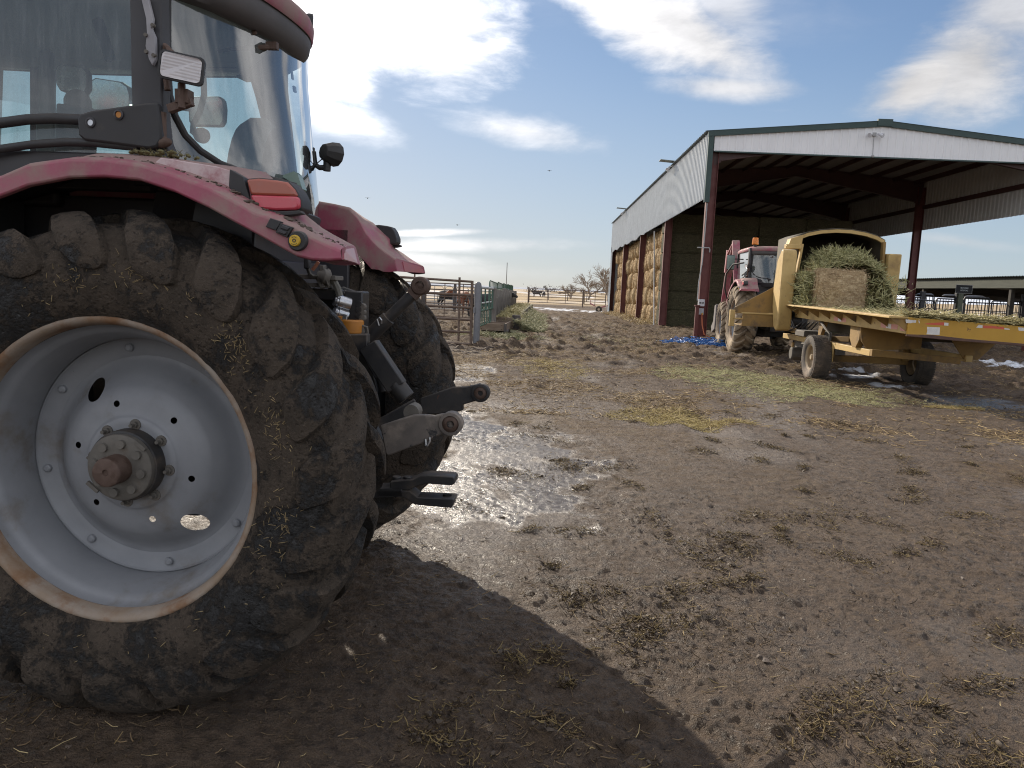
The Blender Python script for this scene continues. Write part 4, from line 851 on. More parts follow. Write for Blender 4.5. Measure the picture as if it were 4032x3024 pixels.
def work_lamp(c, rz, sx, sz, par, nm='work_lamp', deep=.07):
    mb = MB(); q = rrect(-sx/2, -sz/2, sx/2, sz/2, min(sx, sz)*.18, 4)
    s1 = [(a, .0, b) for a, b in q]; s2 = [(a, -.02, b) for a, b in q]; s3 = [(a*.7, -deep, b*.7) for a, b in q]; mb.loft([[(a*.9, .001, b*.88) for a, b in q], s1, s2, s3], True, False); mb.add(s3, [tuple(range(len(q)))])
    o = obj(nm, mb, black_plastic, par, 40); o.location = c; o.rotation_euler = (0, 0, rz)
    l = MB(); l.add([(a*.88, .004, b*.86) for a, b in q], [tuple(range(len(q)))]); l.v = [(x, y-(.0 if abs(x) < sx*.4 else .004), z) for x, y, z in l.v]
    obj('lamp_glass', l, lens_clear, o, 0); return o
q = tp(672, 60, -.22); work_lamp((q[0]-.005, -.22, q[1]), R(115), .09, .115, RF)
q = tp(391, 146, .93); wl = work_lamp((q[0], .93, q[1]), R(14), .158, .100, T1, deep=.06); wl.rotation_euler = (R(-3), R(-8), R(14))
lb_ = MB(); c = Vector((q[0], .90, q[1])); lb_.tube([c+Vector((.06, -.03, .06)), c+Vector((.10, -.05, .10)), c+Vector((.11, -.06, .02)), c+Vector((.10, -.06, -.06))], .012, 10); lb_.box(c+Vector((.03, -.05, -.085)), (.05, .05, .05)); lb_.cyl(c+Vector((.03, -.03, -.04)), c+Vector((.03, -.03, -.13)), .014, 10); lb_.bar(c+Vector((.09, -.05, -.13)), c+Vector((.0, -.05, -.10)), .03, .03); obj('lamp_bracket', lb_, rust_steel, T1, 40, .004)
# grey steel bracket strip on the post
gb = MB(); gb.prism([tp(a, b, .872) for a, b in [(305, -6), (320, -6), (331, 40), (328, 62), (336, 80), (337, 128), (330, 142), (322, 128), (315, 100), (318, 70), (316, 40)]], .858, .876); obj('post_bracket', gb, M('grey_bracket', (.33, .32, .33), (.25, .24, .25), 12, .6, dirt=MUD, damt=.3), T1, 30, .003)
hb = MB()
for a, b in ((316, 76), (317, 112), (331, 55), (333, 120)):
    x, z = tp(a, b, .876); obj('bracket_bolt', MB().cyl((x, .870, z), (x, .884, z), .007, 10), cast_iron, T1)
# hinge plate and the two curved bars across the door
hp = MB(); hp.prism([tp(a, b, .88) for a, b in [(170, 256), (176, 247), (200, 240), (320, 223), (345, 222), (352, 300), (342, 318), (325, 322), (230, 309), (186, 304), (172, 293)]], .855, .89)
HP = obj('hinge_plate', hp, black_plastic, T1, 30, .008)
for a, b in ((196, 265), (257, 248)):
    x, z = tp(a, b, .89); mb = MB(); mb.lathe([(.020, .0), (.019, .006), (.013, .008), (.011, .003)], 24, (x, .889, z)); mb2 = MB(); mb2.lathe([(.0, .004), (.011, .004)], 20, (x, .889, z)); w_ = obj('plate_bush', mb, frame_black, HP); obj('bolt_head', mb2, bare_steel if a < 200 else orange_part, w_)
mb = MB(); x, z = tp(345, 295, .87); mb.cyl((x, .86, z+.09), (x, .86, z-.03), .02, 14); mb.ball((x, .87, z-.02), (.05, .02, .022)); obj('hinge', mb, rust_steel, HP)
for q, r in (([(-60, 275), (0, 266), (60, 258), (120, 256), (180, 259)], .020), ([(-60, 336), (0, 322), (70, 312), (140, 307), (200, 308), (300, 318)], .016)):
    mb = MB(); mb.tube([(lambda p: Vector((p[0], .862, p[1])))(tp(a, b, .862)) for a, b in q], r, 12); obj('door_rail', mb, black_plastic, T1)
# interior: seat, console, steering wheel, monitors, grab handle, dash
seat = MB(); sp_ = lambda q, y: [tp(a, b, y) for a, b in q]
seat.loft([[(-.17+.055*k, .25*cos(t)*w-.02, 1.95+.47*h*sin(t)) for t in [PI*j/14 for j in range(15)]] for k, (w, h) in enumerate([(.88, .9), (1, 1), (1, 1), (.9, .93)])]); obj('seat', seat, M('grey_seat_cloth', (.17, .17, .17), (.13, .13, .13), 20, .9), T1, 60)
sc_ = MB(); sc_.loft([[(-.195-.01*k, .15*cos(t)*w+.02, 1.92+.33*sin(t)*w) for t in [PI*j/12 for j in range(13)]] for k, w in enumerate([1, 1.02, .9])]); sc_.add([(-.215, .15*cos(t)*.9+.02, 1.92+.33*sin(t)*.9) for t in [PI*j/12 for j in range(13)]], [tuple(range(13))]); obj('seat_back_shell', sc_, black_plastic, T1, 50)
cs = MB(); cs.box((.55, -.52, 1.98), (.6, .26, .26)); cs.box((.5, .2, 1.9), (.5, .6, .3)); cs.box((1.45, 0, 1.85), (.4, 1.2, .42)); cs.prism([(1.1, 1.95), (1.7, 1.95), (1.55, 2.16), (1.25, 2.18)], -.28, .28); cs.tube([(1.15, 0, 1.7), (1.02, 0, 2.12)], .05, 12); cs.box((.9, .62, 1.97), (.9, .2, .14)); cs.box((.72, .45, 1.98), (.6, .25, .18)); obj('dashboard', cs, black_plastic, T1, 30, .02)
sw = MB(); 
n_ = 30; cx = Vector((1.0, 0, 2.14)); sw.tube([cx+Vector((.19*cos(2*PI*k/n_)*.92, .19*sin(2*PI*k/n_), .19*cos(2*PI*k/n_)*.38)) for k in range(n_+1)], .014, 8, False)
for a in (40, 160, 280): sw.bar(cx, cx+Vector((.19*cos(R(a))*.92, .19*sin(R(a)), .19*cos(R(a))*.38)), .025, .012)
obj('steering_wheel', sw, black_plastic, T1, 50)
q = tp(168, 210, -.2); mb = MB(); mb.ball((q[0], -.2, q[1]-.03), (.07, .06, .07)); mb.bar((q[0], -.2, q[1]-.05), (q[0]+.04, -.2, 2.02), .12, .16); obj('control_pod', mb, black_plastic, T1, 40, .01)
q = tp(92, 190, -.55); mb = MB(); mb.bar((q[0], -.55, 1.95), (q[0]-.02, -.55, 2.52), .05, .10); mb.bar((q[0]-.02, -.55, 2.52), (q[0]-.03, -.55, 2.86), .05, .07); obj('monitor_post', mb, M('grey_trim', (.14, .145, .14), rough=.7), T1, 30, .01)
q0, q1 = tp(210, 40, .1), tp(240, 132, .1); mb = MB(); mb.bar((q0[0], .1, q0[1]), (q1[0], .1, q1[1]), .05, .035, (0, 1, 0)); obj('sun_visor_arm', mb, black_plastic, T1, 30, .012)
mb = MB(); mb.tube([(lambda p: (p[0], -.35, p[1]))(tp(a, b, -.35)) for a, b in [(436, 120), (440, 180), (441, 205), (432, 240), (418, 268), (416, 285), (426, 292)]], .016, 10); g_ = obj('grab_handle', mb, M('grey_handle', (.10, .11, .10), rough=.5), T1); q = tp(437, 293, -.35); mb = MB(); mb.lathe([(0, .02), (.036, .02), (.04, .01), (.04, -.02)], 20, (q[0], -.34, q[1])); obj('handle_knob', mb, rust_steel, g_)
def mirror(y, q, nm):
    mb = MB(); P = [tp(a, b, y) for a, b in q]; o = obj(nm, mb.prism(P, y-.05, y), black_plastic, T1, 30, .012)
    cx = sum(p[0] for p in P)/len(P); cz = sum(p[1] for p in P)/len(P); m2 = MB(); m2.add([((x-cx)*.9+cx, y+.002, (z-cz)*.9+cz) for x, z in P], [tuple(range(len(P)))]); obj('mirror_glass', m2, mirror_mat, o, 0); return o
mirror(-1.25, [(409, 208), (474, 207), (483, 215), (486, 235), (484, 262), (478, 273), (414, 272), (407, 262), (405, 215)], 'wing_mirror'); mirror(-1.3, [(190, 176), (205, 167), (262, 176), (278, 187), (283, 204), (283, 240), (200, 240), (188, 232)], 'wing_mirror'); mirror(-.55, [(118, 150), (124, 138), (180, 144), (189, 155), (190, 190), (182, 204), (128, 196), (120, 182)], 'inside_mirror')
mb = MB(); mb.bar(P3(380, 232, -1.2, cM), P3(410, 236, -1.25, cM), .03, .025); mb.bar(P3(395, 215, -1.1, cM), P3(398, 236, -1.2, cM), .015, .015); mb.bar(P3(285, 236, -.8, cM), P3(283, 220, -1.28, cM), .02, .02); obj('mirror_arm', mb, frame_black, T1, 30)
# exhaust stack seen through the windscreen side
mb = MB(); mb.tube([(2.25, -.86, 1.5), (2.25, -.86, 2.6), (2.25, -.86, 2.72), (2.23, -.86, 3.0)], [.075, .075, .055, .055], 16); mb.tube([(2.25, -.86, 1.6), (2.25, -.86, 2.3)], .10, 16); obj('exhaust_stack', mb, M('exhaust_steel', (.20, .21, .20), (.14, .14, .13), 8, .5), T1)
# rear wiper arm, small door catches on the glass edge, lamp on its bracket
mb = MB(); pts = [(lambda p: Vector((p[0], y_, p[1])))(tp(a, b, y_)) for a, b, y_ in [(470, 111, .42), (500, 106, .40), (545, 103, .32), (590, 101, .25)]]; mb.tube(pts, [.006, .008, .012, .012], 8); mb.box(pts[-1]+Vector((0, .01, 0)), (.05, .03, .03)); obj('wiper_arm', mb, rust_steel, cab_, 40)
mb = MB(); q = tp(550, 72, .33); mb.ball((q[0], .34, q[1]), (.016, .006, .011), 8, 6); q = tp(508, 12, .45); mb.lathe([(.0, .01), (.045, .01), (.055, -.01)], 20, (q[0]+.02, .45, q[1])); obj('glass_fixing', mb, rust_steel, cab_)
for a, b, w, h in ((632, 157, .006, .07), (638, 193, .012, .03), (672, 395, .007, .07), (664, 325, .010, .09)):
    mb = MB(); q = tp(a, b, -.27); mb.box((q[0]+.004, -.27, q[1]), (w, .03, h), ry=R(8)); obj('window_hinge', mb, black_plastic, cab_, 30, .003)
L0 = lambda a, b, y: (lambda p: Vector((p[0], y, p[1])))(tp(a, b, y))
y0 = -.28; br = MB(); br.box(L0(667, 327, y0), (.05, .05, .045)); br.tube([L0(667, 330, y0), L0(678, 330, y0), L0(679, 345, y0), L0(681, 356, y0), L0(690, 362, y0), L0(706, 362, y0)], .014, 10); br.cyl(L0(706, 370, y0), L0(707, 345, y0), .02, 12); obj('rear_lamp_bracket', br, black_steel, T1, 40, .003)
lm = MB(); c = L0(716, 332, y0); tdir = Vector((-.62, -.72, -.08)).normalized()
s_ = tdir.cross(Vector((0, 0, 1))).normalized(); u_ = s_.cross(tdir)
def ringp(d, r, n=10): return [c+tdir*d+(s_*cos(2*PI*k/n)+u_*sin(2*PI*k/n)*.92)*r for k in range(n)]
lm.loft([ringp(-.055, .022), ringp(-.05, .042), ringp(-.01, .062), ringp(.03, .068), ringp(.038, .064)], True); RL = obj('rear_work_lamp', lm, black_plastic, T1, 30, .004); lg = MB(); lg.add(ringp(.040, .058), [tuple(range(10))]); obj('lamp_glass', lg, lens_clear, RL)
mb = MB(); mb.tube([L0(700, 340, y0+.01), L0(688, 350, y0+.02), L0(676, 362, y0), L0(670, 380, y0)], .003, 6); obj('lamp_cable', mb, black_plastic, RL)
mb = MB(); mb.prism([tp(a, b, .2) for a, b in [(612, 382), (640, 372), (648, 378), (658, 410), (650, 420), (634, 395)]], .17, .23); obj('corner_glass_shard', mb, M('green_glass_edge', (.16, .24, .2), rough=.2), cab_, 30)
# bonnet and front end beyond the left edge of the picture
bn = MB(); bn.loft([[(x, w*cos(t), zb+(zt-zb)*max(0, sin(t))**.6) for t in [PI*j/12 for j in range(13)]] for x, w, zb, zt in ((1.95, .48, 1.2, 1.92), (2.8, .47, 1.15, 1.86), (3.5, .44, 1.1, 1.72), (3.75, .38, 1.1, 1.5))]); bn.add([(3.75, .38*cos(PI*j/12), 1.1+.4*max(0, sin(PI*j/12))**.6) for j in range(13)], [tuple(range(13))]); obj('bonnet', bn, red_paint, T1, 50)
bl = MB(); bl.box((2.6, 0, .80), (2.4, .62, .76)); bl.box((3.05, 0, .72), (.3, 1.5, .22)); bl.box((3.8, 0, .95), (.4, .8, .5)); obj('engine_block', bl, black_steel, T1, 30, .03)  # block deepened so that low sun does not pass beneath it
for s_ in (1, -1): wheel(T1, .88*s_, False, s_, None, .74, 3.05, .70)
st = MB(); st.box((1.2, .55, .95), (1.3, .4, .9)); st.box((1.2, -.6, .95), (1.3, .5, .9)); st.box((.95, .75, 1.2), (.5, .3, .5)); st.box((.95, .92, .75), (.45, .2, .03)); st.box((.95, .95, .5), (.45, .2, .03)); st.box((.95, .8, 1.7), (.7, .2, .5)); obj('fuel_tank_step', st, black_plastic, T1, 30, .02)  # tank boxes deepened, far one added, to block sun under the tractor
# ------------------------------------------------------------------ the open hay barn (local y runs back along its long side)
BR = R(-1.66); BF = Frame(7.2, 30.4, BR); BW, BL, BAY = 12.85, 38.4, 9.6
EZ, AZ, FB = 7.93, 8.52, 5.42     # eave, ridge, lower edge of the side cladding
barn = thing('hay_barn', 'tall open-sided pole barn with white metal cladding and red oxide steel posts', 'barn', (7.2, 30.4, 0), BR)
clad_side = M('galvanised_cladding', (.52, .55, .57), (.45, .48, .50), 1.5, .42, .55, metal=.12, dirt=(.32, .31, .29), dscale=1.2, damt=.3)
clad_white = M('white_cladding', (.80, .80, .80), (.74, .74, .74), 1.2, .45, dirt=(.50, .48, .45), dscale=1.5, damt=.26, stretch=(1, 1, .35))
clad_in = M('dusty_inner_cladding', (.50, .50, .485), (.44, .44, .425), .8, .8)
insul = M('roof_insulation', (.26, .25, .235), (.21, .205, .195), .9, .9)
trim_green = M('dark_green_trim', (.018, .045, .040), (.025, .055, .05), 2, .45)
roof_metal = M('roof_sheet', (.20, .22, .22), (.17, .19, .19), 1, .5, metal=.2)
zb = lambda y: -.0068*y            # the yard falls away slightly to the back
def ibeam(mb, p, q, depth, fl, t=.012, up=(0, 1, 0)):
    # web in the plane of depth; flanges across it
    p, q = Vector(p), Vector(q); d = (q-p).normalized(); u = Vector(up); a = d.cross(u).normalized()
    for s in (1, -1): mb.bar(p+a*s*(depth/2-t/2), q+a*s*(depth/2-t/2), fl, t*1.6, a)
    mb.bar(p, q, t, depth-2*t, a)
for sx in (0, 1):
    for i in range(5):
        y = i*BAY; x = .17 if sx == 0 else BW-.17+(.2 if i == 0 else 0)
        mb = MB(); ibeam(mb, (x, y+.1, .1), (x, y+.1, EZ-.35), .36, .22); mb.box((x, y+.1, .03), (.46, .34, .03)); o = obj('post', mb, barn_red, barn, 0)
        fb = MB(); fb.box((x, y+.1, -.16), (.62, .55, .34)); obj('footing', fb, M('concrete', (.36, .34, .31), (.28, .265, .24), 4, .9, dirt=MUD, damt=.35) if (i == 0 and sx == 0) else bpy.data.materials['concrete'], o, 0, .02)
for i in range(5):
    y = i*BAY+.1; mb = MB()
    for sx in (0, 1):
        x0 = .05 if sx == 0 else BW-.05; sgn = 1 if sx == 0 else -1
        q = [(x0, EZ-.14), (BW/2, AZ-.14), (BW/2, AZ-.62), (x0+sgn*.5, EZ-1.05), (x0+sgn*.15, EZ-1.25)]
        mb.prism(q if sx == 0 else q[::-1], y-.008, y+.008); mb.bar((x0, y, EZ-.13), (BW/2, y, AZ-.13), .2, .018); mb.bar((x0+sgn*.4, y, EZ-1.06), (BW/2, y, AZ-.62), .2, .018)
    obj('rafter', mb, barn_dark, barn, 0)
for k in range(12):
    t = (k+.5)/6; x = BW/2*t if k < 6 else BW/2*t; z = EZ+(AZ-EZ)*(1-abs(x-BW/2)/(BW/2))-.16
    mb = MB(); mb.box((x, BL/2, z), (.07, BL-.1, .22)); mb.box((x+.07, BL/2, z+.1), (.1, BL-.1, .012)); obj('purlin', mb, barn_dark, barn, 0)
def ribbed(mb, p0, p1, h, n, rib=.055, w=.30):
    # upright sheet with trapezoid ribs between two ground points, h = (bottom, top) functions of t
    p0, p1 = Vector(p0), Vector(p1); L = (p1-p0).length; u = (p1-p0)/L; nn = Vector((u.y, -u.x, 0))*n; k = int(L/w); pts = []
    for i in range(k):
        for f, d in ((0, 0), (.62, 0), (.72, rib), (.90, rib)): pts.append(((i+f)*w, d))
    pts.append((L, 0)); secs = []
    for s, d in pts:
        b, t = h(s/L); q = p0+u*s+nn*d; secs.append([(q.x, q.y, b), (q.x, q.y, t)])
    mb.loft(secs)
# side cladding, the near-left one with a sagging lower edge towards the back
mb = MB(); ribbed(mb, (-.06, 0, 0), (-.06, BL, 0), lambda t: (FB+zb(t*BL)*.9-.06*sin(t*60)*(t > .45)-.10*max(0, 1-abs(t-.62)/.16), EZ-.04+zb(t*BL)*.9), -1)
mb.v = [(x-.10*math.exp(-((y/BL-.66)/.05)**2)*max(0, (7.2-z)/2) if z < 7 else x, y, z) for x, y, z in mb.v]
obj('side_cladding', mb, clad_side, barn, 25)
mb = MB(); ribbed(mb, (BW+.06, 0, 0), (BW+.06, BL, 0), lambda t: (FB+.05, EZ-.04), 1); obj('side_cladding', mb, clad_in, barn, 25)
mb = MB(); mb.box((-.02, BL/2, FB+.35), (.06, BL, .2)); mb.box((BW+.0, BL/2, FB+.35), (.06, BL, .2)); obj('girt', MB().box((-.0, BL/2, 6.6), (.07, BL, .2)), barn_dark, barn, 0); obj('girt', MB().box((BW-.0, BL/2, 6.6), (.07, BL, .2)), barn_dark, barn, 0)
gab = lambda x: EZ+(AZ-EZ)*(1-abs(x-BW/2)/(BW/2))
mb = MB(); ribbed(mb, (0.12, -.07, 0), (BW-.12, -.07, 0), lambda t: (7.20, gab(.12+t*(BW-.24))-.10), 1, .022); obj('gable_cladding', mb, clad_white, barn, 25)
mb = MB()
for sx in (0, 1):
    x0 = -.14 if sx == 0 else BW+.14; mb.bar((x0, -.12, gab(0)-.10-.0), (BW/2, -.12, AZ-.09), .10, .21)
mb.box((BW/2, -.14, AZ-.06), (.55, .12, .25)); obj('rake_trim', mb, trim_green, barn, 0)
mb = MB(); mb.box((-.02, -.085, (EZ+FB)/2-.12), (.20, .13, EZ-FB+.06)); mb.box((BW+.02, -.085, (EZ+FB)/2), (.20, .13, EZ-FB+.06)); obj('corner_trim', MB().box((-.02, -.085, (EZ+FB)/2-.12), (.20, .13, EZ-FB+.06)), trim_green, barn, 0); obj('corner_trim', MB().box((BW+.02, -.085, (EZ+FB)/2), (.20, .13, EZ-FB+.06)), trim_green, barn, 0)
obj('gable_sill', MB().box((BW/2, -.075, 7.185), (BW-.3, .09, .05)), trim_green, barn, 0)
# roof sheets, ribbed along the slope, and their insulation beneath
for sx in (0, 1):
    mb = MB(); secs = []; n = int((BL+.3)/.3)
    for i in range(n):
        for f, d in ((0, 0), (.6, 0), (.72, .04), (.9, .04)):
            y = -.2+(i+f)*.3; x0, x1 = (-.22, BW/2) if sx == 0 else (BW+.22, BW/2); dz = zb(max(y, 0))*.9
            secs.append([(x0, y, gab(0)-.005+d+dz), (x1, y, AZ+.015+d+dz*.6)])
    mb.loft(secs); obj('roof_sheet', mb, roof_metal, barn, 25)
    mb = MB(); x0, x1 = (.0, BW/2) if sx == 0 else (BW, BW/2); mb.grid(8, 20, lambda u, v: (x0+(x1-x0)*u, .05+v*(BL-.1), gab(x0+(x1-x0)*u)-.045+zb(v*BL)*.6)); obj('roof_lining', mb, insul, barn, 0)
mb = MB(); ribbed(mb, (-.1, BL+.12, 0), (BW+.1, BL+.12, 0), lambda t: (-.15, gab(t*BW)-.2), -1); obj('end_wall', mb, clad_side, barn, 25)
mb = MB(); ribbed(mb, (-.06, BL-.9, 0), (-.06, BL+.12, 0), lambda t: (-.2, FB+.2), -1); obj('corner_cladding', mb, clad_side, barn, 25)
# rod bracing and conduit
cond = M('grey_conduit', (.40, .40, .39), (.3, .3, .3), 8, .5)
for (a, b) in ((BF.aty(cM(1414, 515), 0), 0),): pass
BP = lambda px, py, x=0.0, cr=cM: BF.atx(cr(px, py), x)
mb = MB(); mb.tube([(-.10, .0, 7.2), (-.10, -.02, 7.0), (.02, -.03, 6.85), (.02, -.03, 4.5), (.0, -.03, 3.0), (-.08, -.03, 2.2), (-.08, -.03, 1.5)], .022, 6); obj('conduit', mb, cond, barn, 60)
mb = MB(); mb.tube([(-.22, .0, 3.55), (.22, -.04, 3.55), (.25, -.04, 3.50), (.25, -.04, 3.38)], .025, 6); obj('pipe_hook', mb, cond, barn, 60)
for (z, w, nm) in ((1.42, .24, 'a'), (1.08, .22, 'b')):
    q = thing('switch_box', ('upper grey electric switch box with a black cross mark on the barn corner post', 'lower grey electric box with a yellow plug on the barn corner post')[nm == 'b'], 'switch box', BF.w(.06, -.10, z), BR)
    obj('box_body', MB().box((0, 0, 0), (w, .12, .27 if nm == 'a' else .25)), M('box_grey_'+nm, (.50, .51, .52) if nm == 'a' else (.34, .35, .36), rough=.5), q, 0, .012)
    if nm == 'a': mb = MB(); [mb.bar((-.06*s, -.064, -.035), (.06*s, -.064, .035), .006, .022, (0, 1, 0)) for s in (1, -1)]; mb.box((-.06, -.064, 0), (.05, .006, .05)); mb.box((.06, -.064, 0), (.05, .006, .05)); obj('cross_mark', mb, black_plastic, q, 0)
    else: obj('yellow_plug', MB().cyl((.05, -.06, -.08), (.05, -.11, -.09), .03, 12), yellow_plastic, q)
mb = MB(); mb.tube([BF.w(.09, -.2, 1.0), BF.w(.12, -.3, .55), BF.w(.2, -.4, .2), BF.w(.5, -.3, .06)], .018, 6); tag(obj('power_cord', mb, M('orange_cord', (.45, .12, .04), rough=.6)), 'orange extension cord hanging from the electric box to the mud', 'cord')
mb = MB(); mb.box2((-.13, -.06, -.1), (.0, .06, 1.28)); mb.box2((-.16, -.09, 1.28), (.03, .09, 1.33)); o = obj('bumper_stake', mb, barn_red, None, 0); o.location = BF.w(-.05, -.25, 0); o.rotation_euler = (0, 0, BR); tag(o, 'short red oxide steel stake at the foot of the barn corner post', 'stake')
# loose pole leaning between the second and third posts
for (x0, y0, z0, x1, y1, z1, lab) in ((-.35, 9.0, 0, -.12, 12.6, 5.1, 'thin pale pole leaning against the straw bales beside the second barn post'), (-.5, BL-3.0, -.2, -.1, BL-.3, 3.0, 'thin grey pole leaning at the far corner of the barn')):
    mb = MB(); a, b = BF.w(x0, y0, z0), BF.w(x1, y1, z1); mb.cyl((0, 0, 0), b-a, .03, 8); o = obj('leaning_pole', mb, cond); o.location = a; tag(o, lab, 'pole')
# floodlights
fl_m = M('floodlight_glass', (.65, .66, .68), (.5, .5, .52), 10, .15)
F1 = thing('floodlight', 'twin-head floodlight on the white gable under the barn ridge', 'floodlight', BF.w(BW/2-.35, -.10, 8.02), BR)
obj('mount', MB().box((0, -.03, 0), (.14, .08, .14)), cond, F1, 0, .01)
for s in (1, -1):
    mb = MB(); d = Vector((.55*s, -.55, -.35)).normalized(); c = Vector((.10*s, -.08, .02)); mb.tube([c, c+d*.1, c+d*.24], [.03, .05, .085], 14); h = obj('lamp_head', mb, fl_m, F1, 50)
mb = MB(); mb.cyl((.0, -.02, -.06), (.02, -.02, -.75), .012, 6); mb.ball((.02, -.04, -.8), (.06, .05, .06), 8, 6); obj('sensor', mb, cond, F1)
for yy_, lab in ((7.6, 'floodlight with a flat rain cover on the near part of the barn eave'), (28.0, 'floodlight with a flat rain cover near the far end of the barn eave')):
    q = thing('floodlight', lab, 'floodlight', BF.w(-.1, yy_, EZ-.05+zb(yy_)*.9), BR); q['group'] = 'floodlights along the barn eave'
    obj('rain_cover', MB().box((-.28, 0, .20), (.85, .55, .03), ry=R(4)), M('dull_sheet', (.20, .22, .2), rough=.7), q, 0)
    mb = MB(); mb.cyl((0, 0, 0), (-.22, 0, -.05), .025, 8)
    for s in (1, -1): d = Vector((-.5, .4*s, -.7)).normalized(); c = Vector((-.22, .08*s, -.06)); mb.tube([c, c+d*.08, c+d*.2], [.03, .05, .09], 12)
    obj('lamp_head', mb, fl_m, q, 50)

# ------------------------------------------------------------------ hay in the barn
def bale_mat(name, a, b_, c_, seam=True):
    m, N, b, out = newmat(name); co = N.n('ShaderNodeTexCoord').outputs['Object']
    f1 = N.noise(N.mapping(co, (3, 3, 16)), 2.0, 8, .75); f2 = N.noise(N.mapping(co, (14, 4, 5), (.3, .2, .5)), 2.4, 8, .75); f = N.math('MAXIMUM', f1, f2)
    cc_ = N.mix(N.ramp(f, .46, .72), c4v([x*.75 for x in a]), c4v(b_)); cc_ = N.mix(N.ramp(N.noise(co, 1.6, 5, .6), .45, .7), cc_, N.mix(.6, cc_, c4v(c_)))
    N.L.new(cc_, b.inputs['Base Color']); b.inputs['Roughness'].default_value = .85; b.inputs['Specular IOR Level'].default_value = .15
    N.L.new(N.bump(N.math('ADD', f, N.math('MULTIPLY', N.noise(co, 40, 4, .7), .5)), .9, .04), b.inputs['Normal']); return m
straw_bale = bale_mat('straw_bale', (.38, .26, .13), (.68, .53, .33), (.46, .32, .17)); green_bale = bale_mat('dark_hay_bale', (.06, .055, .032), (.13, .118, .066), (.085, .07, .045))
def round_bale(seed):
    random.seed(seed); mb = MB(); r0 = .60; n = 40; L = 1.45; rings = []
    prof = [(.02, -.10), (.12, -.095), (.24, -.085), (.36, -.06), (.48, -.02), (.555, .03), (.595, .10), (.605, .25), (.60, .7), (.605, 1.2), (.58, 1.4), (.4, 1.47), (.02, 1.48)]
    mb.lathe([(r, h) for r, h in prof], n, axis='x'); o = Vector((seed*3.3, 1, 2))
    mb.v = [tuple(Vector(p)+mnoise.noise_vector(Vector(p)*3.2+o)*.05+mnoise.noise_vector(Vector(p)*13+o)*.022) for p in mb.v]
    for k in range(160):
        a = random.uniform(0, 2*PI); r = .59*random.random()**.5; p = Vector((-.06-.04*(1-r/.6), r*cos(a), r*sin(a))); mb.sliver(p, (random.uniform(-.08, .02), random.uniform(-.14, .14), random.uniform(-.14, .10)), .004, (1, 0, 0))
    return mb.mesh('round_bale', 50)
RB = [round_bale(k) for k in range(4)]; random.seed(11)
ordn = ['first', 'second', 'third', 'fourth', 'fifth', 'sixth', 'seventh', 'eighth', 'ninth']; layer = ['bottom', 'second', 'third', 'fourth', 'top']; cnt = {}
for i in range(21):
    y = 12.05+i*1.24
    if y > BL-.8: break
    bay = int(y//BAY); cnt[bay] = cnt.get(bay, 0)+1; c_ = cnt[bay]
    for j in range(5):
        if j == 4 and random.random() < .12: continue
        o = obj('straw_bale', RB[(i*3+j*2+i//2) % 4], straw_bale); bulge = random.uniform(-.12, .14)
        o.location = BF.w(.42+bulge, y+random.uniform(-.05, .05)+(.12 if j % 2 else -.08), .56+1.09*j+zb(y)); o.rotation_euler = (random.uniform(0, 6), random.uniform(-.05, .05), BR+random.uniform(-.09, .09)); o.scale = (1, 1.02, .96)
        tag(o, f'golden round straw bale, {layer[j]} layer, {ordn[c_-1]} column of barn bay {ordn[bay]} from front', 'straw bale', 'round straw bales stacked along the open barn side')
def big_bale(seed, sx, sy, sz, name, m_, fuzz=120, fz=.10):
    random.seed(seed); bm = bmesh.new(); bmesh.ops.create_cube(bm, size=1); bmesh.ops.scale(bm, verts=bm.verts, vec=(sx, sy, sz)); bmesh.ops.bevel(bm, geom=bm.edges[:], offset=.05, segments=2, affect='EDGES'); bmesh.ops.subdivide_edges(bm, edges=[e for e in bm.edges if e.calc_length() > .3], cuts=9, use_grid_fill=True)
    o = Vector((seed*2.1, 0, 0)); mb = MB()
    for v in bm.verts: v.co += mnoise.noise_vector(v.co*2.2+o)*.035+mnoise.noise_vector(v.co*9+o)*.014
    mb.add([v.co[:] for v in bm.verts], [tuple(v.index for v in f.verts) for f in bm.faces]); bm.free()
    for k in range(fuzz):
        ax_ = random.choice((0, 1, 2)); s = random.choice((1, -1)); p = [random.uniform(-.5, .5)*d for d in (sx, sy, sz)]; p[ax_] = s*(sx, sy, sz)[ax_]/2
        d = Vector((random.gauss(0, 1), random.gauss(0, 1), random.gauss(-.2, 1))); d[ax_] = s*abs(d[ax_])*.35; mb.sliver(p, d.normalized()*random.uniform(.3, 1)*fz, random.uniform(.002, .006), (.3, .2, 1))
    return mb.mesh(name, 40)
GB = [big_bale(20+k, 2.36, 1.2, .98, 'hay_bale', green_bale) for k in range(3)]
for j in range(6):
    for i in range(4):
        o = obj('hay_bale', GB[(i+2*j) % 3], green_bale); o.location = BF.w(1.24+2.37*i+random.uniform(-.02, .02), 10.45+random.uniform(-.06, .06), .47+.985*j+zb(10)); o.rotation_euler = (0, 0, BR+random.uniform(-.015, .015))
        tag(o, f'dark green square hay bale, layer {("one","two","three","four","five","six")[j]} from ground, column {("one","two","three","four")[i]} from the left post', 'hay bale', 'square hay bales stacked across the barn')
# spilt straw along the foot of the stacks
n = 2600; u = np.random.rand(n); v = np.random.rand(n)**1.6; P = [BF.w(.35-1.3*b_, 10+27*a, 0) for a, b_ in zip(u, v)]
xy = np.array([(p.x, p.y) for p in P]); z = ground_z(xy[:, 0], xy[:, 1])+.14*np.maximum(0, 1-v*1.7)*np.random.rand(n); slivers('spilt_straw', 'loose straw spilt along the foot of the bale stacks', np.c_[xy, z], straw_tan, w=(.006, .014), ln=(.12, .4), tilt=.5)
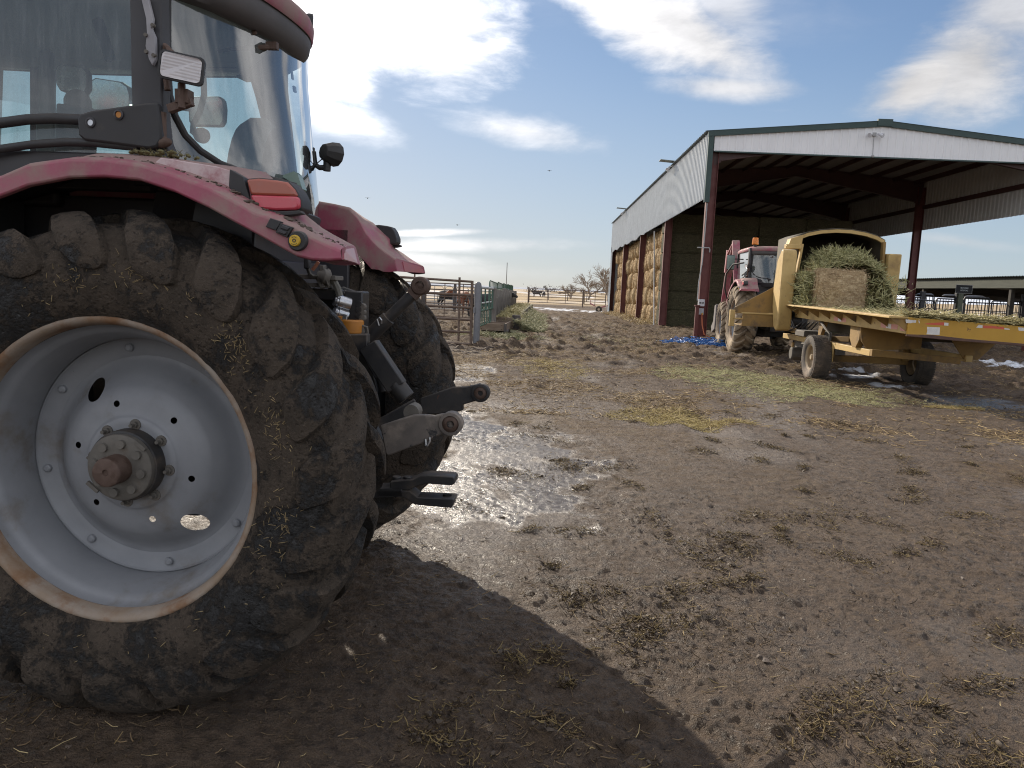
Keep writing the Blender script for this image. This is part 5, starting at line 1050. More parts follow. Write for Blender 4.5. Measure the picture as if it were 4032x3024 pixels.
# ------------------------------------------------------------------ the yellow bale wagon (local x forward, y left)
WF = Frame(7.55, 16.45, R(86.5))
wagon = thing('bale_wagon', 'rusty yellow flatbed bale processing wagon loaded with hay, behind the red tractor', 'farm wagon', (7.55, 16.45, 0), R(86.5))
yel = M('faded_yellow_paint', (.51, .355, .135), (.43, .29, .105), 2.2, .5, .7, dirt=(.26, .17, .085), dscale=2.2, damt=.36, dtop=.35, chips=(.14, .075, .05), cscale=7, camt=.66, bump=.15, bscale=30)
yel_rust = M('rusting_yellow_paint', (.50, .28, .03), (.44, .25, .035), 2, .5, .7, dirt=(.10, .055, .04), dscale=3.2, damt=.30, chips=(.10, .055, .04), cscale=5, camt=.62)
yel_old = M('dirty_yellow_paint', (.30, .18, .05), (.23, .14, .045), 2, .6, .8, dirt=(.12, .085, .055), dscale=2.5, damt=.42)
tub_dark = M('dark_tub_brown', (.075, .06, .035), (.05, .042, .028), 1.5, .8)  # two dark browns for the tub and the housing under the bed
tape_r = M('red_tape', (.62, .09, .045), (.52, .10, .06), 20, .35, dirt=(.3, .2, .12), dscale=10, damt=.25); tape_f = M('faded_red_tape', (.62, .26, .20), (.55, .25, .2), 20, .4, dirt=(.45, .33, .2), dscale=10, damt=.25); tape_w = M('white_tape', (.72, .70, .66), (.6, .58, .55), 20, .4, dirt=(.35, .27, .2), dscale=9, damt=.3)
sh = lambda p: (p[0], p[1], p[2]+.011*(p[0]+4.1)+.036*(p[1]-1.0)*max(0, min(1, (1.5-p[0])/5)))
def wobj(name, mb, m_, par=None, sm=30, bevel=.008, shear=True):
    if shear: mb.v = [sh(p) for p in mb.v]
    return obj(name, mb, m_, par or wagon, sm, bevel)
bed = wobj('deck', MB().box2((-4.05, -1.48, 1.36), (1.95, .98, 1.41)), yel_old)
wobj('side_beam', MB().box2((-4.08, .94, 1.20), (1.95, 1.0, 1.44)), yel); wobj('side_beam', MB().box2((-4.08, -1.5, 1.20), (1.95, -1.44, 1.44)), yel)
wing = wobj('side_lip', MB().add([(-4.12, 1.0, 1.475), (1.75, 1.0, 1.505), (1.75, 1.30, 1.50), (-4.12, 1.30, 1.47), (-4.12, 1.0, 1.445), (1.75, 1.0, 1.475), (1.75, 1.30, 1.47), (-4.12, 1.30, 1.43)], [(0, 1, 2, 3), (7, 6, 5, 4), (3, 2, 6, 7), (0, 3, 7, 4), (1, 5, 6, 2), (0, 4, 5, 1)]), yel)
for k in range(9):
    x = -4.09+.72*k; g_ = MB(); g_.prism([(1.0, 1.24 if k == 0 else 1.27), (1.0, 1.45), (1.29, 1.44)], x, x+.014, 'yz'); wobj('gusset', g_, yel_old, wing, 0, 0)
mb = MB(); mb.prism([(1.0, 1.18), (1.0, 1.47), (-1.62, 1.47), (-1.70, 1.36), (-1.62, 1.22), (-1.45, 1.15)], -4.12, -4.08, 'yz'); rp = wobj('rear_plate', mb, yel_rust)
mb = MB(); mb.prism([(1.0, 1.20), (1.0, 1.165), (.2, 1.155), (-.6, 1.16), (-1.44, 1.145), (-1.47, 1.17), (-.8, 1.20), (.1, 1.205), (.6, 1.22)], -4.125, -4.07, 'yz'); wobj('rusty_edge', mb, M('dark_rust', (.085, .05, .045), (.13, .075, .05), 6, .9, dirt=(.4, .23, .04), dscale=5, damt=.3), rp)
def decal(q, m_, x=-4.121, cr=cR):
    P = [WF.atx(cr(a, b), x) for a, b in q]; mb = MB(); n = len(P); mb.add([(p.x, p.y, p.z) for p in P]+[(p.x+.003, p.y, p.z) for p in P], [tuple(range(n)), tuple(range(2*n-1, n-1, -1))]+[(k, (k+1) % n, n+(k+1) % n, n+k) for k in range(n)]); return mb
for nm, q, m_ in (('worn_label', [(582, 900), (640, 908), (728, 915), (722, 948), (680, 945), (650, 955), (585, 950)], tape_w), ('worn_label', [(755, 915), (772, 920), (776, 952), (765, 955)], tape_w), ('reflective_tape', [(838, 962), (900, 955), (985, 948), (1112, 940), (1110, 985), (960, 978), (850, 968)], tape_r), ('reflective_tape', [(1114, 945), (1172, 950), (1170, 988), (1112, 986)], tape_w),
                  ('placard', [(876, 1004), (1055, 1012), (1048, 1115), (960, 1112), (868, 1106), (880, 1060)], tape_w), ('reflective_tape', [(1590, 975), (1642, 985), (1640, 1020), (1552, 1015)], tape_w), ('reflective_tape', [(1648, 985), (1760, 990), (1860, 1000), (1938, 1005), (1935, 1040), (1800, 1028), (1648, 1024)], tape_r), ('reflective_tape', [(1945, 1020), (2010, 1030), (2018, 1046), (1940, 1040)], tape_w), ('worn_label', [(2130, 1010), (2212, 1018), (2212, 1062), (2140, 1058)], tape_w)):
    obj(nm, decal(q, m_), m_, rp, 0)
def sdecal(x0, x1, z0, z1, m_): wobj('reflective_tape', MB().box2((x0, 1.0, z0), (x1, 1.004, z1)), m_, bed, 0, 0)
for c_ in (-.95, -3.3):
    sdecal(c_, c_+.22, 1.25, 1.33, tape_f); sdecal(c_-.20, c_-.01, 1.25, 1.33, tape_w); sdecal(c_-.46, c_-.21, 1.25, 1.33, tape_f)
sdecal(-4.05, -3.86, 1.24, 1.33, tape_f)
# frame, axle, legs and hopper plates
fr2 = wobj('chassis_beam', MB().box2((-2.35, .74, .70), (3.3, .86, .82)), yel, None, 30, .008, False); wobj('chassis_beam', MB().box2((-2.35, -.98, .68), (3.3, -.86, .80)), yel, None, 30, .008, False)
XB = WF.atx(c8(1800, 945), -2.46).y
wobj('rear_cross_beam', MB().add([(-2.46, .86, .71), (-2.46, XB, .64), (-2.46, XB, .755), (-2.46, .86, .835), (-2.36, .86, .71), (-2.36, XB, .64), (-2.36, XB, .755), (-2.36, .86, .835)], [(0, 1, 2, 3), (7, 6, 5, 4), (0, 4, 5, 1), (2, 6, 7, 3), (1, 5, 6, 2), (0, 3, 7, 4)]), yel_old, None, 30, .006, False)
lg = MB(); lg.prism([(-1.45, 1.24), (-1.95, 1.22), (-1.95, .98), (-1.80, .82), (-1.62, .82), (-1.45, .98)], .80, .92); wobj('support_leg', lg, yel_old, None, 30, .006, False)
lg = MB(); lg.prism([(.94, 1.22), (-.2, 1.18), (-.2, .86), (.55, .80), (.80, .82), (.90, .96)], -2.02, -1.98, 'yz'); wobj('hopper_plate', lg, yel_old, None, 30, .004, False)
lg = MB(); lg.prism([(-.55, 1.14), (-1.44, 1.10), (-1.1, .72), (-.85, .72)], -2.3, -2.26, 'yz'); wobj('hopper_plate', lg, yel_old, None, 30, .004, False)
lg = MB(); lg.prism([(.60, 1.22), (.25, 1.22), (.5, .82), (.60, .82)], .78, .86); wobj('support_leg', lg, yel_old, None, 30, .006, False)
dk = MB(); dk.box2((-2.0, -.8, 1.0), (1.6, .5, 1.34)); wobj('floor_chain_housing', dk, tub_dark, None, 30, .02, False)
axl = MB(); axl.box2((-.07, -.85, .40), (.07, .85, .54)); axl.box2((-.12, .70, .48), (.12, .84, .75)); axl.box2((-.12, -.84, .48), (.12, -.70, .75)); A_ = wobj('axle', axl, yel_old, None, 30, .01, False)
mb = MB(); mb.bar((-.42, .86, .82), (-.42, .86, .42), .10, .015, (0, 1, 0)); mb.bar((-.1, .87, .84), (-.1, .87, .5), .12, .015, (0, 1, 0)); wobj('axle_hanger', mb, yel, None, 30, .004, False)
wt = MB(); pr_ = [(.27, -.13), (.30, -.155), (.34, -.172), (.39, -.18), (.435, -.172), (.462, -.15), (.474, -.11), (.476, 0)]; wt.lathe(pr_+[(r, -y) for r, y in pr_[-2::-1]], 56)
for k in range(56):
    for s in (1, -1):
        for (y0, y1, o_) in ((.10, .165, 0), (.03, .085, .5), (-.025, .02, 0)):
            a0 = 2*PI*(k+o_+.08)/56; a1 = a0+2*PI*.66/56; r0, r1 = .455, .483 if y1 < .15 else .478
            wt.add([(r*cos(a), s*y, r*sin(a)) for r in (r0, r1) for a in (a0, a1) for y in (y0, y1)], [(0, 1, 3, 2), (4, 6, 7, 5), (0, 4, 5, 1), (2, 3, 7, 6), (0, 2, 6, 4), (1, 5, 7, 3)])
wt.v = pnoise(wt.v, 20, .003); ME['wtyre'] = wt.mesh('wagon_tyre', 40)
wr = MB(); wr.lathe([(.06, .02), (.09, .02), (.10, -.03), (.16, -.03), (.185, -.01), (.20, .03), (.235, .05), (.24, .11), (.262, .13), (.275, .14), (.272, .12), (.25, .1), (.25, -.13)], 36); wr.lathe([(0, .12), (.05, .12), (.065, .10), (.07, .0)], 20)
for k in range(8): a = 2*PI*k/8; wr.cyl((.13*cos(a), -.03, .13*sin(a)), (.13*cos(a), -.005, .13*sin(a)), .014, 8)
ME['wrim'] = wr.mesh('wagon_rim', 40); rimtan = M('muddy_tan_rim', (.34, .26, .16), (.26, .20, .13), 5, .75, dirt=(.20, .15, .11), damt=.4)
for s, y, z in ((1, 1.05, .468), (-1, -1.07, .44)):
    w = obj('wheel', ME['wrim'], rimtan, wagon); w.location = (0, y, z); w.scale = (1, s, 1); t = obj('tyre', ME['wtyre'], tyre_dark, w)
    if s == 1: t.material_slots[0].link = 'OBJECT'; t.material_slots[0].material = M('muddy_wagon_tyre', (.06, .052, .045), (.12, .10, .08), 4, .8, .95, dirt=(.26, .20, .15), dscale=3, damt=.42, bump=.5, bscale=40)
# tub with its arch, side wings and side chute
TX = 2.15
arc = [(.98, 1.45), (.96, 3.20), (.80, 3.27), (.5, 3.34), (.15, 3.375), (-.2, 3.37), (-.55, 3.32), (-.80, 3.25), (-.98, 3.16), (-1.02, 1.5)]
tb = MB(); tb.loft([[(x, y, z) for y, z in arc] for x in (TX+.02, 4.0)]); tb.add([(4.0, y, z) for y, z in arc], [tuple(range(len(arc)))]); tub = wobj('tub', tb, tub_dark, None, 30, 0, False)
sol = tub.modifiers.new('thickness', 'SOLIDIFY'); sol.thickness = .03; sol.offset = 1
tb = MB(); n = len(arc); o_ = arc[1:-1]; i_ = [(y*(1 if abs(y) < .5 else .98), z-.075) for y, z in o_]; tb.loft([[(TX-.02, *a), (TX-.02, *b_), (TX+.07, *b_), (TX+.07, *a)] for a, b_ in zip(o_, i_)], True); wobj('arch_rim', tb, yel, tub, 40, 0, False)
tb = MB(); tb.bar((TX-.03, .93, 3.0), (TX-.04, 1.06, 1.62), .05, .14); wobj('tub_post', tb, yel, tub, 30, .006, False)
tb = MB(); tb.bar((TX-.03, -.95, 3.12), (TX-.04, -1.0, 1.55), .06, .16); wobj('tub_post', tb, yel_old, tub, 30, .006, False)
tb = MB(); tb.prism([(1.24, 2.98), (1.20, 3.12), (.92, 3.22), (.94, 2.96)], TX-.05, TX+.25, 'yz'); wobj('tub_shoulder', tb, yel, tub, 30, .008, False)
tb = MB(); tb.box2((TX-.12, .96, 2.88), (TX+.05, 1.32, 2.98)); wobj('shoulder_beam', tb, yel, tub, 30, .008, False)
tb = MB(); tb.prism([(1.72, 2.74), (1.78, 2.83), (1.9, 2.85), (2.2, 2.6), (2.36, 2.0), (2.32, 1.5), (2.1, 1.02), (1.92, .93), (1.78, .95), (1.72, 1.08)], 1.13, 1.45); wobj('side_wing', tb, yel, tub, 40, .03, False)
tb = MB(); tb.prism([(1.9, 2.84), (2.4, 2.86), (2.5, 2.3), (2.4, 1.7), (1.95, 1.55)], -1.32, -1.02); wobj('side_wing', tb, yel, tub, 40, .03, False)
CX = 2.42; CY = lambda a, b: (lambda p: (p.y, p.z))(WF.atx(c3(a, b), CX))
tb = MB(); tb.prism([CY(390, 1000), CY(865, 752), (1.0, CY(865, 752)[1]+.1), (1.0, CY(870, 1050)[1]), CY(470, 1062), CY(388, 1050)], CX, CX+.02, 'yz'); ch_ = wobj('discharge_chute', tb, yel_rust, None, 30, .004, False); ch_.data.materials[0] = yel_old
tb = MB(); p0, p1 = CY(470, 1062), CY(470, 1195); tb.box2((CX-.12, 1.0, p1[1]), (CX-.09, p0[0], p0[1])); wobj('chute_trough', tb, yel_old, ch_, 30, .004, False); tb = MB(); tb.box2((CX-.14, 1.0, p0[1]-.0), (CX+.9, p0[0]+.02, p0[1]+.035)); wobj('chute_shelf', tb, yel, ch_, 30, .004, False); tb = MB(); tb.box2((CX, 1.0, p1[1]), (CX+.85, p0[0], p1[1]+.03)); wobj('chute_floor', tb, yel_old, ch_, 30, .004, False)
p2 = CY(365, 1110); tb = MB(); tb.box2((CX-.05, p2[0]-.06, p2[1]-.2), (CX+.06, p2[0]+.06, p2[1]+.2)); tb.box2((CX-.05, p2[0]-.3, p2[1]-.03), (CX, p2[0], p2[1]+.01)); wobj('chute_bracket', tb, yel, ch_, 30, .01, False)
tb = MB(); tb.bar((3.3, .72, .74), (5.4, .05, .62), .12, .14); tb.bar((3.3, -.85, .74), (5.4, -.05, .62), .12, .14); tb.bar((4.6, 0, .8), (6.1, 0, .85), .12, .12); tb.cyl((4.2, .3, .55), (4.2, .3, .2), .06, 10); wobj('drawbar', tb, yel_old, None, 30, .01, False)
tb = MB()
for k in range(5): tb.tube([(4.3, -.3+.1*k, 1.1), (4.9, -.2+.08*k, .7+.05*k), (5.5, -.1+.05*k, .8), (6.0, -.1+.05*k, 1.1)], .018, 6)
wobj('hydraulic_hoses', tb, black_plastic, None, 40, 0, False); bpy.data.objects['hydraulic_hoses'].name = 'hose_bundle'
tb = MB(); tb.box2((2.6, -.5, .30), (3.2, .5, .62)); tb.cyl((2.9, .35, .34), (2.9, .75, .34), .16, 12); tb.box2((3.4, -.4, .4), (4.2, .3, .9)); wobj('gearbox', tb, cast_iron, None, 30, .03, False)
tb = MB(); tb.tube([(.35, .9, 1.22), (.0, .93, 1.12), (-.35, .93, 1.0), (-.42, .95, .86)], [.03, .03, .015, .012], 8); wobj('loose_hose_end', tb, cast_iron, None, 40, 0, False)
# the load: straw bale and green hay heaped round it
wb_ = bale_mat('pale_straw_bale', (.50, .36, .21), (.80, .65, .42), (.52, .38, .20)); sb_ = big_bale(31, 1.5, 1.12, .92, 'straw_bale', wb_, 2600, .15)
q = obj('straw_bale', sb_, wb_); q.location = WF.w(1.78, .30, 1.93); q.rotation_euler = (R(1), 0, R(86.5)); tag(q, 'square tan straw bale on the yellow wagon in front of green hay', 'straw bale')
random.seed(5); mb = MB(); secs = []
for i in range(15):
    u = i/14; x = 1.45+2.1*u; hgt = .95+.42*sin(PI*min(1, u*1.2+.12)); row = []
    for j in range(22):
        v = -1+2*j/21; y = .0+1.0*v+.03*sin(i); prof_ = max(0, 1-abs(v)**3.2)**.6
        p = Vector((x-.25*abs(v)*(u < .2), y, 1.46+hgt*prof_)); p += mnoise.noise_vector(p*2.3)*.10; row.append((p.x, p.y, max(1.42, p.z)))
    secs.append(row)
mb.loft(secs)
hp_ = obj('green_hay_heap', mb, M('green_hay_core', (.17, .165, .075), (.32, .29, .14), 8, .9, bump=1, bscale=22, bdist=.05), None, 60); hp_.location = (7.55, 16.45, 0); hp_.rotation_euler = (0, 0, R(86.5)); tag(hp_, 'green hay heaped in the wagon tub behind the straw bale', None, None, 'stuff')
P = []
for k in range(9000):
    i = random.randrange(14); j = random.randrange(21); a, b_, c_ = Vector(secs[i][j]), Vector(secs[i+1][j]), Vector(secs[i][j+1]); p = a+(b_-a)*random.random()+(c_-a)*random.random()
    P.append(WF.w(p.x+random.gauss(-.02, .04), p.y+random.gauss(0, .03), p.z+random.gauss(.0, .03)))
for k in range(1900):  # hay hanging at the bale's sides and over the bed
    s = random.random()
    if s < .45: x, y, z = random.uniform(1.1, 2.0), random.uniform(.84, 1.12), random.uniform(1.48, 2.3)
    elif s < .9: x, y, z = random.uniform(.6, 2.0), random.uniform(-1.1, -.24), 1.45+random.random()**2*.75
    else: x, y, z = random.uniform(.9, 1.6), random.uniform(.75, 1.2), 1.5+random.random()**2*.2
    P.append(WF.w(x, y, z))
slivers('hay_stalks', 'loose stalks of the green hay in the wagon', [tuple(p) for p in P], hay_green, w=(.004, .009), ln=(.08, .26), tilt=.9)
P = []
for k in range(4200):
    x, y = random.uniform(-4.08, 1.2), random.uniform(-1.5, .98)
    if random.random() < .5: x = -4.05+abs(random.gauss(0, .12))
    z = 1.42+max(0, .07*(1-abs(x+4.0)/.5))+random.random()*.05; q = sh((x, y, z)); P.append(WF.w(*q))
slivers('bed_litter', 'straw and hay litter lying on the wagon bed', [tuple(p) for p in P], hay_bunk, w=(.004, .008), ln=(.10, .32), tilt=.35)
mb = MB(); mb.grid(30, 20, lambda u, v: (lambda q: (q[0], q[1], q[2]+.05*max(0, mnoise.noise(Vector((u*7, v*9, 1))))+.05*math.exp(-u*9)))(sh((-4.05+5.4*u, -1.5+2.46*v, 1.415)))); o = obj('litter_mat', mb, M('trampled_litter', (.15, .125, .06), (.26, .21, .10), 9, .95, bump=1, bscale=25, bdist=.03), None, 60); o.location = (7.55, 16.45, 0); o.rotation_euler = (0, 0, R(86.5)); tag(o, 'mat of trampled hay covering the wagon bed', None, None, 'stuff')

# ------------------------------------------------------------------ the second tractor, hitched to the wagon
T2 = copy_tree(T1); T2.name = 'tractor'; S2 = 1.09
T2.location = (7.84, 23.3, 0); T2.rotation_euler = (0, 0, R(83.8)); T2.scale = (S2,)*3
tag(T2, 'red loader tractor with orange beacon, parked at the barn and hitched to yellow wagon', 'tractor')
TF2 = Frame(7.84, 23.3, R(83.8)); tyres = []
DROP = []
for c in list(T2.children_recursive):
    b_ = c.name.split('.')[0]
    if b_ == 'tyre' and c.type == 'MESH': c.material_slots[0].link = 'OBJECT'; c.material_slots[0].material = tyre_light
    if b_ in ('peeled_paint_patch', 'lower_link', 'link_eye', 'link_ball', 'latch_ring', 'link_arm', 'drawbar', 'drawbar_lower_fork', 'pin_hole_disc', 'drawbar_beam', 'trapped_chaff', 'caked_mud', 'dried_straw', 'upper_link', 'link_clip', 'window_hinge', 'lift_rod', 'link_pin', 'rear_lamp_bracket', 'rear_work_lamp', 'lamp_cable', 'corner_glass_shard', 'post_bracket', 'bracket_bolt'):
        DROP += [c]+list(c.children_recursive)
for c in set(DROP): bpy.data.objects.remove(c)
def t2(mb, nm, m_, par=None, sm=30, bevel=0): return obj(nm, mb, m_, par or T2, sm, bevel)
mb = MB(); mb.lathe([(.05, 0), (.055, .05), (.055, .055)], 16, (.0, .70, 2.95), 'z'); t2(mb, 'beacon_base', black_plastic)
am, N, b, out = newmat('amber_beacon'); b.inputs['Base Color'].default_value = (.85, .28, .02, 1); b.inputs['Roughness'].default_value = .15; b.inputs['Transmission Weight'].default_value = .35
mb = MB(); mb.lathe([(.085, 0), (.088, .03), (.078, .16), (.07, .185), (0, .19)], 20, (.0, .70, 3.0), 'z'); bc = t2(mb, 'beacon', am, None, 50); mb = MB(); mb.tube([(.0, .70, 2.6), (.0, .70, 3.0)], .02, 8); t2(mb, 'beacon_stalk', black_plastic, bc)
mb = MB(); mb.box((.62, 1.22, 2.52), (.07, .22, .42)); mr = t2(mb, 'wing_mirror', black_plastic, None, 30, .03); mb = MB(); mb.add([(.58, 1.12, 2.33), (.58, 1.32, 2.33), (.58, 1.32, 2.71), (.58, 1.12, 2.71)], [(0, 1, 2, 3)]); t2(mb, 'mirror_glass', M('dull_mirror', (.22, .30, .30), rough=.15, metal=.6), mr, 0); mb = MB(); mb.bar((.7, .86, 2.62), (.62, 1.15, 2.62), .03, .03); t2(mb, 'mirror_arm', black_plastic, mr)
for y in (.80, -.80):
    mb = MB(); mb.bar((2.0, y, 1.1), (1.7, y, 2.0), .12, .3); mb.bar((1.7, y, 1.9), (2.35, y*1.05, 3.25), .10, .22, (0, 1, 0)); mb.bar((2.3, y*1.05, 3.22), (3.3, y*1.05, 2.2), .10, .20, (0, 1, 0)); mb.bar((3.3, y*1.05, 2.2), (3.7, y*1.05, 1.3), .10, .2, (0, 1, 0)); t2(mb, 'loader_arm', red_paint, None, 30, .02)
    mb = MB(); mb.bar((2.3, y*1.16, 3.15), (3.0, y*1.2, 2.85), .05, .05); mb.bar((3.0, y*1.2, 3.0), (3.05, y*1.22, 2.3), .05, .16); t2(mb, 'loader_linkage', M('pale_red_paint', (.40, .17, .17), rough=.5), None, 30, .01)
mb = MB(); mb.tube([(.05, .95, 2.5), (.3, 1.2, 2.45), (.6, 1.32, 2.2), (.8, 1.3, 1.8), (.9, 1.2, 1.5)], .022, 8); t2(mb, 'loader_hose', black_plastic, None, 50)
mb = MB(); mb.prism([(3.6, .5), (4.2, .35), (4.4, .55), (4.0, .75), (3.9, 1.25), (3.6, 1.3)], -1.1, 1.1); t2(mb, 'loader_bucket', M('worn_bucket', (.15, .13, .12), rough=.6), None, 30, .02)
# blue twine heap by the barn's corner post
random.seed(3); c0 = gnd(*c3(20, 1405)); mb = MB()
for k in range(330):
    a = random.random()*2*PI; r = random.random()**.7; p = Vector((c0.x+1.25*r*cos(a), c0.y+.6*r*sin(a), .02+.20*(1-r)*random.random())); pts_ = [p.copy()]; h = random.random()*2*PI
    for s in range(7): h += random.gauss(0, .9); p = p+Vector((cos(h)*.10, sin(h)*.09, random.gauss(0, .03))); p.z = max(.015, min(.26, p.z)); pts_.append(p.copy())
    mb.tube(pts_, .009, 4, False)
tag(obj('twine_heap', mb, M('blue_twine', (.02, .12, .38), (.04, .20, .50), 8, .5, dirt=(.16, .11, .08), dscale=4, damt=.25)), 'tangled heap of blue baling twine by the barn corner post', 'baling twine')
# ------------------------------------------------------------------ pens, bunk and cattle on the left of the lane
pipe = M('rusty_pipe', (.16, .115, .085), (.115, .075, .055), 6, .5, .7, metal=.3, dirt=(.24, .18, .12), dscale=8, damt=.3); pipe_grey = M('grey_pipe', (.34, .35, .35), (.27, .27, .27), 5, .5, .7, metal=.3); pipe_green = M('green_pipe', (.04, .095, .065), (.055, .115, .08), 5, .5, dirt=(.2, .17, .12), damt=.25)
wood_grey = M('weathered_wood', (.23, .21, .19), (.14, .125, .11), 3, .9, bump=.6, bscale=18, bdist=.01, stretch=(6, 6, .7)); wood_dark = M('dark_plank', (.12, .105, .10), (.075, .065, .06), 3, .9, bump=.5, bscale=18, bdist=.01, stretch=(8, 8, .6)); wood_brown = M('brown_board', (.25, .19, .14), (.18, .13, .095), 3, .9, bump=.4, bscale=20, stretch=(.8, 6, 6), dirt=(.10, .075, .05), damt=.3)
def Yv(cr, a, b, Y): return atY(*cr(a, b), Y)
def at_loc(o, p): o.location = p; return o
# gate at the pen corner, almost across the view
GY = 21.8; G0 = Yv(c4, 700, 1370, GY); gate = thing('pen_gate', 'brown pipe gate with six rails at the pen corner beside the galvanised post', 'gate', (G0.x, GY, 0))
def rel(p, o): return Vector(p)-Vector(o.location)
mb = MB(); mb.cyl(rel(Yv(c4, 705, 245, GY), gate), rel(Yv(c4, 680, 1360, GY), gate), .042, 10); obj('gate_stile', mb, pipe, gate)
for ys, xl, yl in ((262, -400, 190), (500, -400, 440), (718, -200, 672), (930, -200, 880), (1145, -100, 1105), (1350, 0, 1325)):
    a = rel(Yv(c4, 695, ys, GY), gate); b_ = rel(Yv(c4, xl, yl, GY), gate); d = (b_-a).normalized(); mb = MB(); mb.cyl(a, a+d*5.4, .038 if ys != 262 else .034, 10); obj('gate_rail', mb, pipe, gate)
for xx in (485, -260): mb = MB(); mb.cyl(rel(Yv(c4, xx, 185, GY), gate), rel(Yv(c4, xx-20, 1300, GY), gate), .033, 10); obj('gate_upright', mb, pipe, gate)
p = Yv(c4, 770, 1345, GY); mb = MB(); mb.tube([(0, 0, -.1), (0, 0, 1.70), (0, 0, 1.76), (0, 0, 1.80)], [.095, .095, .08, .03], 16); mb.box((-.08, -.06, 1.0), (.06, .08, .16)); o = at_loc(obj('gate_post', mb, M('galvanised_post', (.15, .155, .165), (.19, .19, .20), 3, .6, metal=.2, dirt=MUD, damt=.25)), (p.x, GY+.05, 0)); tag(o, 'round topped galvanised steel post beside the pen gate', 'post')
# round-cornered hoop of the panel that shows over the far tyre
def panel(name, label, a, b, h, rails, m_, r=.025, uprights=3, z0=.2, group=None, cat='fence', bent=True):
    a, b = Vector(a), Vector(b); t = thing(name, label, cat, a, 0, group); d = b-a; n = d.normalized(); L = d.length; R_ = min(.18, h*.2)
    mb = MB(); loop = [Vector((0, 0, z0)), Vector((0, 0, h-R_)), n*R_*.3+Vector((0, 0, h-R_*.3)), n*R_+Vector((0, 0, h)), n*(L-R_)+Vector((0, 0, h)), n*(L-R_*.3)+Vector((0, 0, h-R_*.3)), n*L+Vector((0, 0, h-R_)), n*L+Vector((0, 0, z0))]
    loop = [v+Vector((0, 0, (d.z/L)*(v.xy.length))) for v in loop]; mb.tube(loop, r, 8); obj('panel_frame', mb, m_, t)
    for k in range(rails): z = z0+(h-z0)*k/rails+.02; mb = MB(); mb.cyl((0, 0, z), n*L+Vector((0, 0, z)), r*.9, 6); obj('rail', mb, m_, t)
    for k in range(uprights): f = (k+1)/(uprights+1); mb = MB(); mb.cyl(n*L*f+Vector((0, 0, z0)), n*L*f+Vector((0, 0, h)), r*.9, 6); obj('upright', mb, m_, t)
    return t
q = Yv(cM, 896, 590, 24.0); panel('pipe_fence', 'tall rounded pipe panel showing above the far tractor tyre', (q.x-3.0, 24.0, 0), (q.x, 24.0, 0), q.z+.22, 5, pipe)
# pipe fences further back in the pen
n_ = 0; sm_ = sst
for (a, b, h, lab) in (((-9.5, 34), (-4.2, 34.5), 1.75, 'brown pipe panel behind the black calf, left run'), ((-4.0, 34.5), (-1.55, 34.9), 1.75, 'brown pipe panel behind the brown cow'), ((-13, 47), (-7.4, 47), 1.65, 'pipe panel in the second row of the pen, left piece'), ((-7.2, 47), (-3.8, 47), 1.65, 'pipe panel in the second row of the pen, middle piece'), ((-3.6, 47), (-.4, 47.2), 1.65, 'pipe panel in the second row of the pen next to the plank fence'), ((-20, 66), (-12.2, 66), 1.6, 'pipe panel in the farthest row, left piece'), ((-12, 66), (-6.2, 66), 1.6, 'pipe panel in the farthest row, middle piece'), ((-6, 66), (-.5, 66), 1.6, 'pipe panel in the farthest row, right piece')):
    panel('pipe_fence', lab, (a[0], a[1], 0), (b[0], b[1], 0), h, 5, pipe if a[1] < 40 else pipe_grey, .024, 2, .25, 'pipe panels of the cattle pen')
for x, y, h in ((-4.1, 34.6, 1.9), (-9.6, 34, 1.9), (-7.3, 47, 1.8), (-3.7, 47, 1.8)):
    mb = MB(); mb.box((0, 0, h/2-.1), (.16, .16, h+.2)); tag(at_loc(obj('fence_post', mb, wood_dark, None, 0, .02), (x, y, 0)), {-4.1: 'dark wooden post behind the brown cow', -9.6: 'dark wooden post at the far left of the pen', -7.3: 'dark wooden post left in the second pen row', -3.7: 'dark wooden post right in the second pen row'}[x], 'post', 'wooden posts between pipe panels')
# green slanted-bar feed panels ahead of the plank fence
def bars_panel(name, label, y0, y1, x, zt, zb_, nb, m_, top, h0=0, r=.02, grp=None):
    t = thing(name, label, 'fence', (x(y0), y0, 0), 0, grp); A = Vector((0, 0, zt)); B = Vector((x(y1)-x(y0), y1-y0, zt+h0))
    mb = MB(); mb.cyl(A, B, r*1.5, 8); obj('top_rail', mb, top, t); mb = MB(); mb.cyl(Vector((A.x, A.y, zb_)), Vector((B.x, B.y, zb_)), r*1.2, 8); obj('bottom_rail', mb, m_, t)
    for k in range(nb):
        f = k/(nb-1); p = A.lerp(B, f); mb = MB(); mb.cyl(p, (p.x+.02, p.y-.10, zb_), r, 6); obj('bar', mb, m_, t)
    return t
FX = lambda Y: -.86+.024*(Y-28)      # line of the plank fence along the bunk
g0, g1 = 24.3, 27.9; GX = lambda Y: (lambda a, b: a+(b-a)*(Y-g0)/(g1-g0))(Yv(c4, 832, 650, g0).x, Yv(c4, 1035, 600, g1).x)
bars_panel('feed_fence', 'low green feed panel with slanted bars behind the empty trough', g0, g1, GX, Yv(c4, 832, 640, g0).z, .42, 8, pipe_green, M('pale_top_pipe', (.42, .44, .43), (.35, .36, .35), 4, .5), .0)
bars_panel('feed_fence', 'tall green panel with white top pipe above the slanted feed bars', g0+.3, g1+.4, lambda Y: GX(Y)+.0, Yv(c4, 850, 365, g0+.3).z, .9, 4, pipe_green, bpy.data.materials['pale_top_pipe'], -.02, .03)
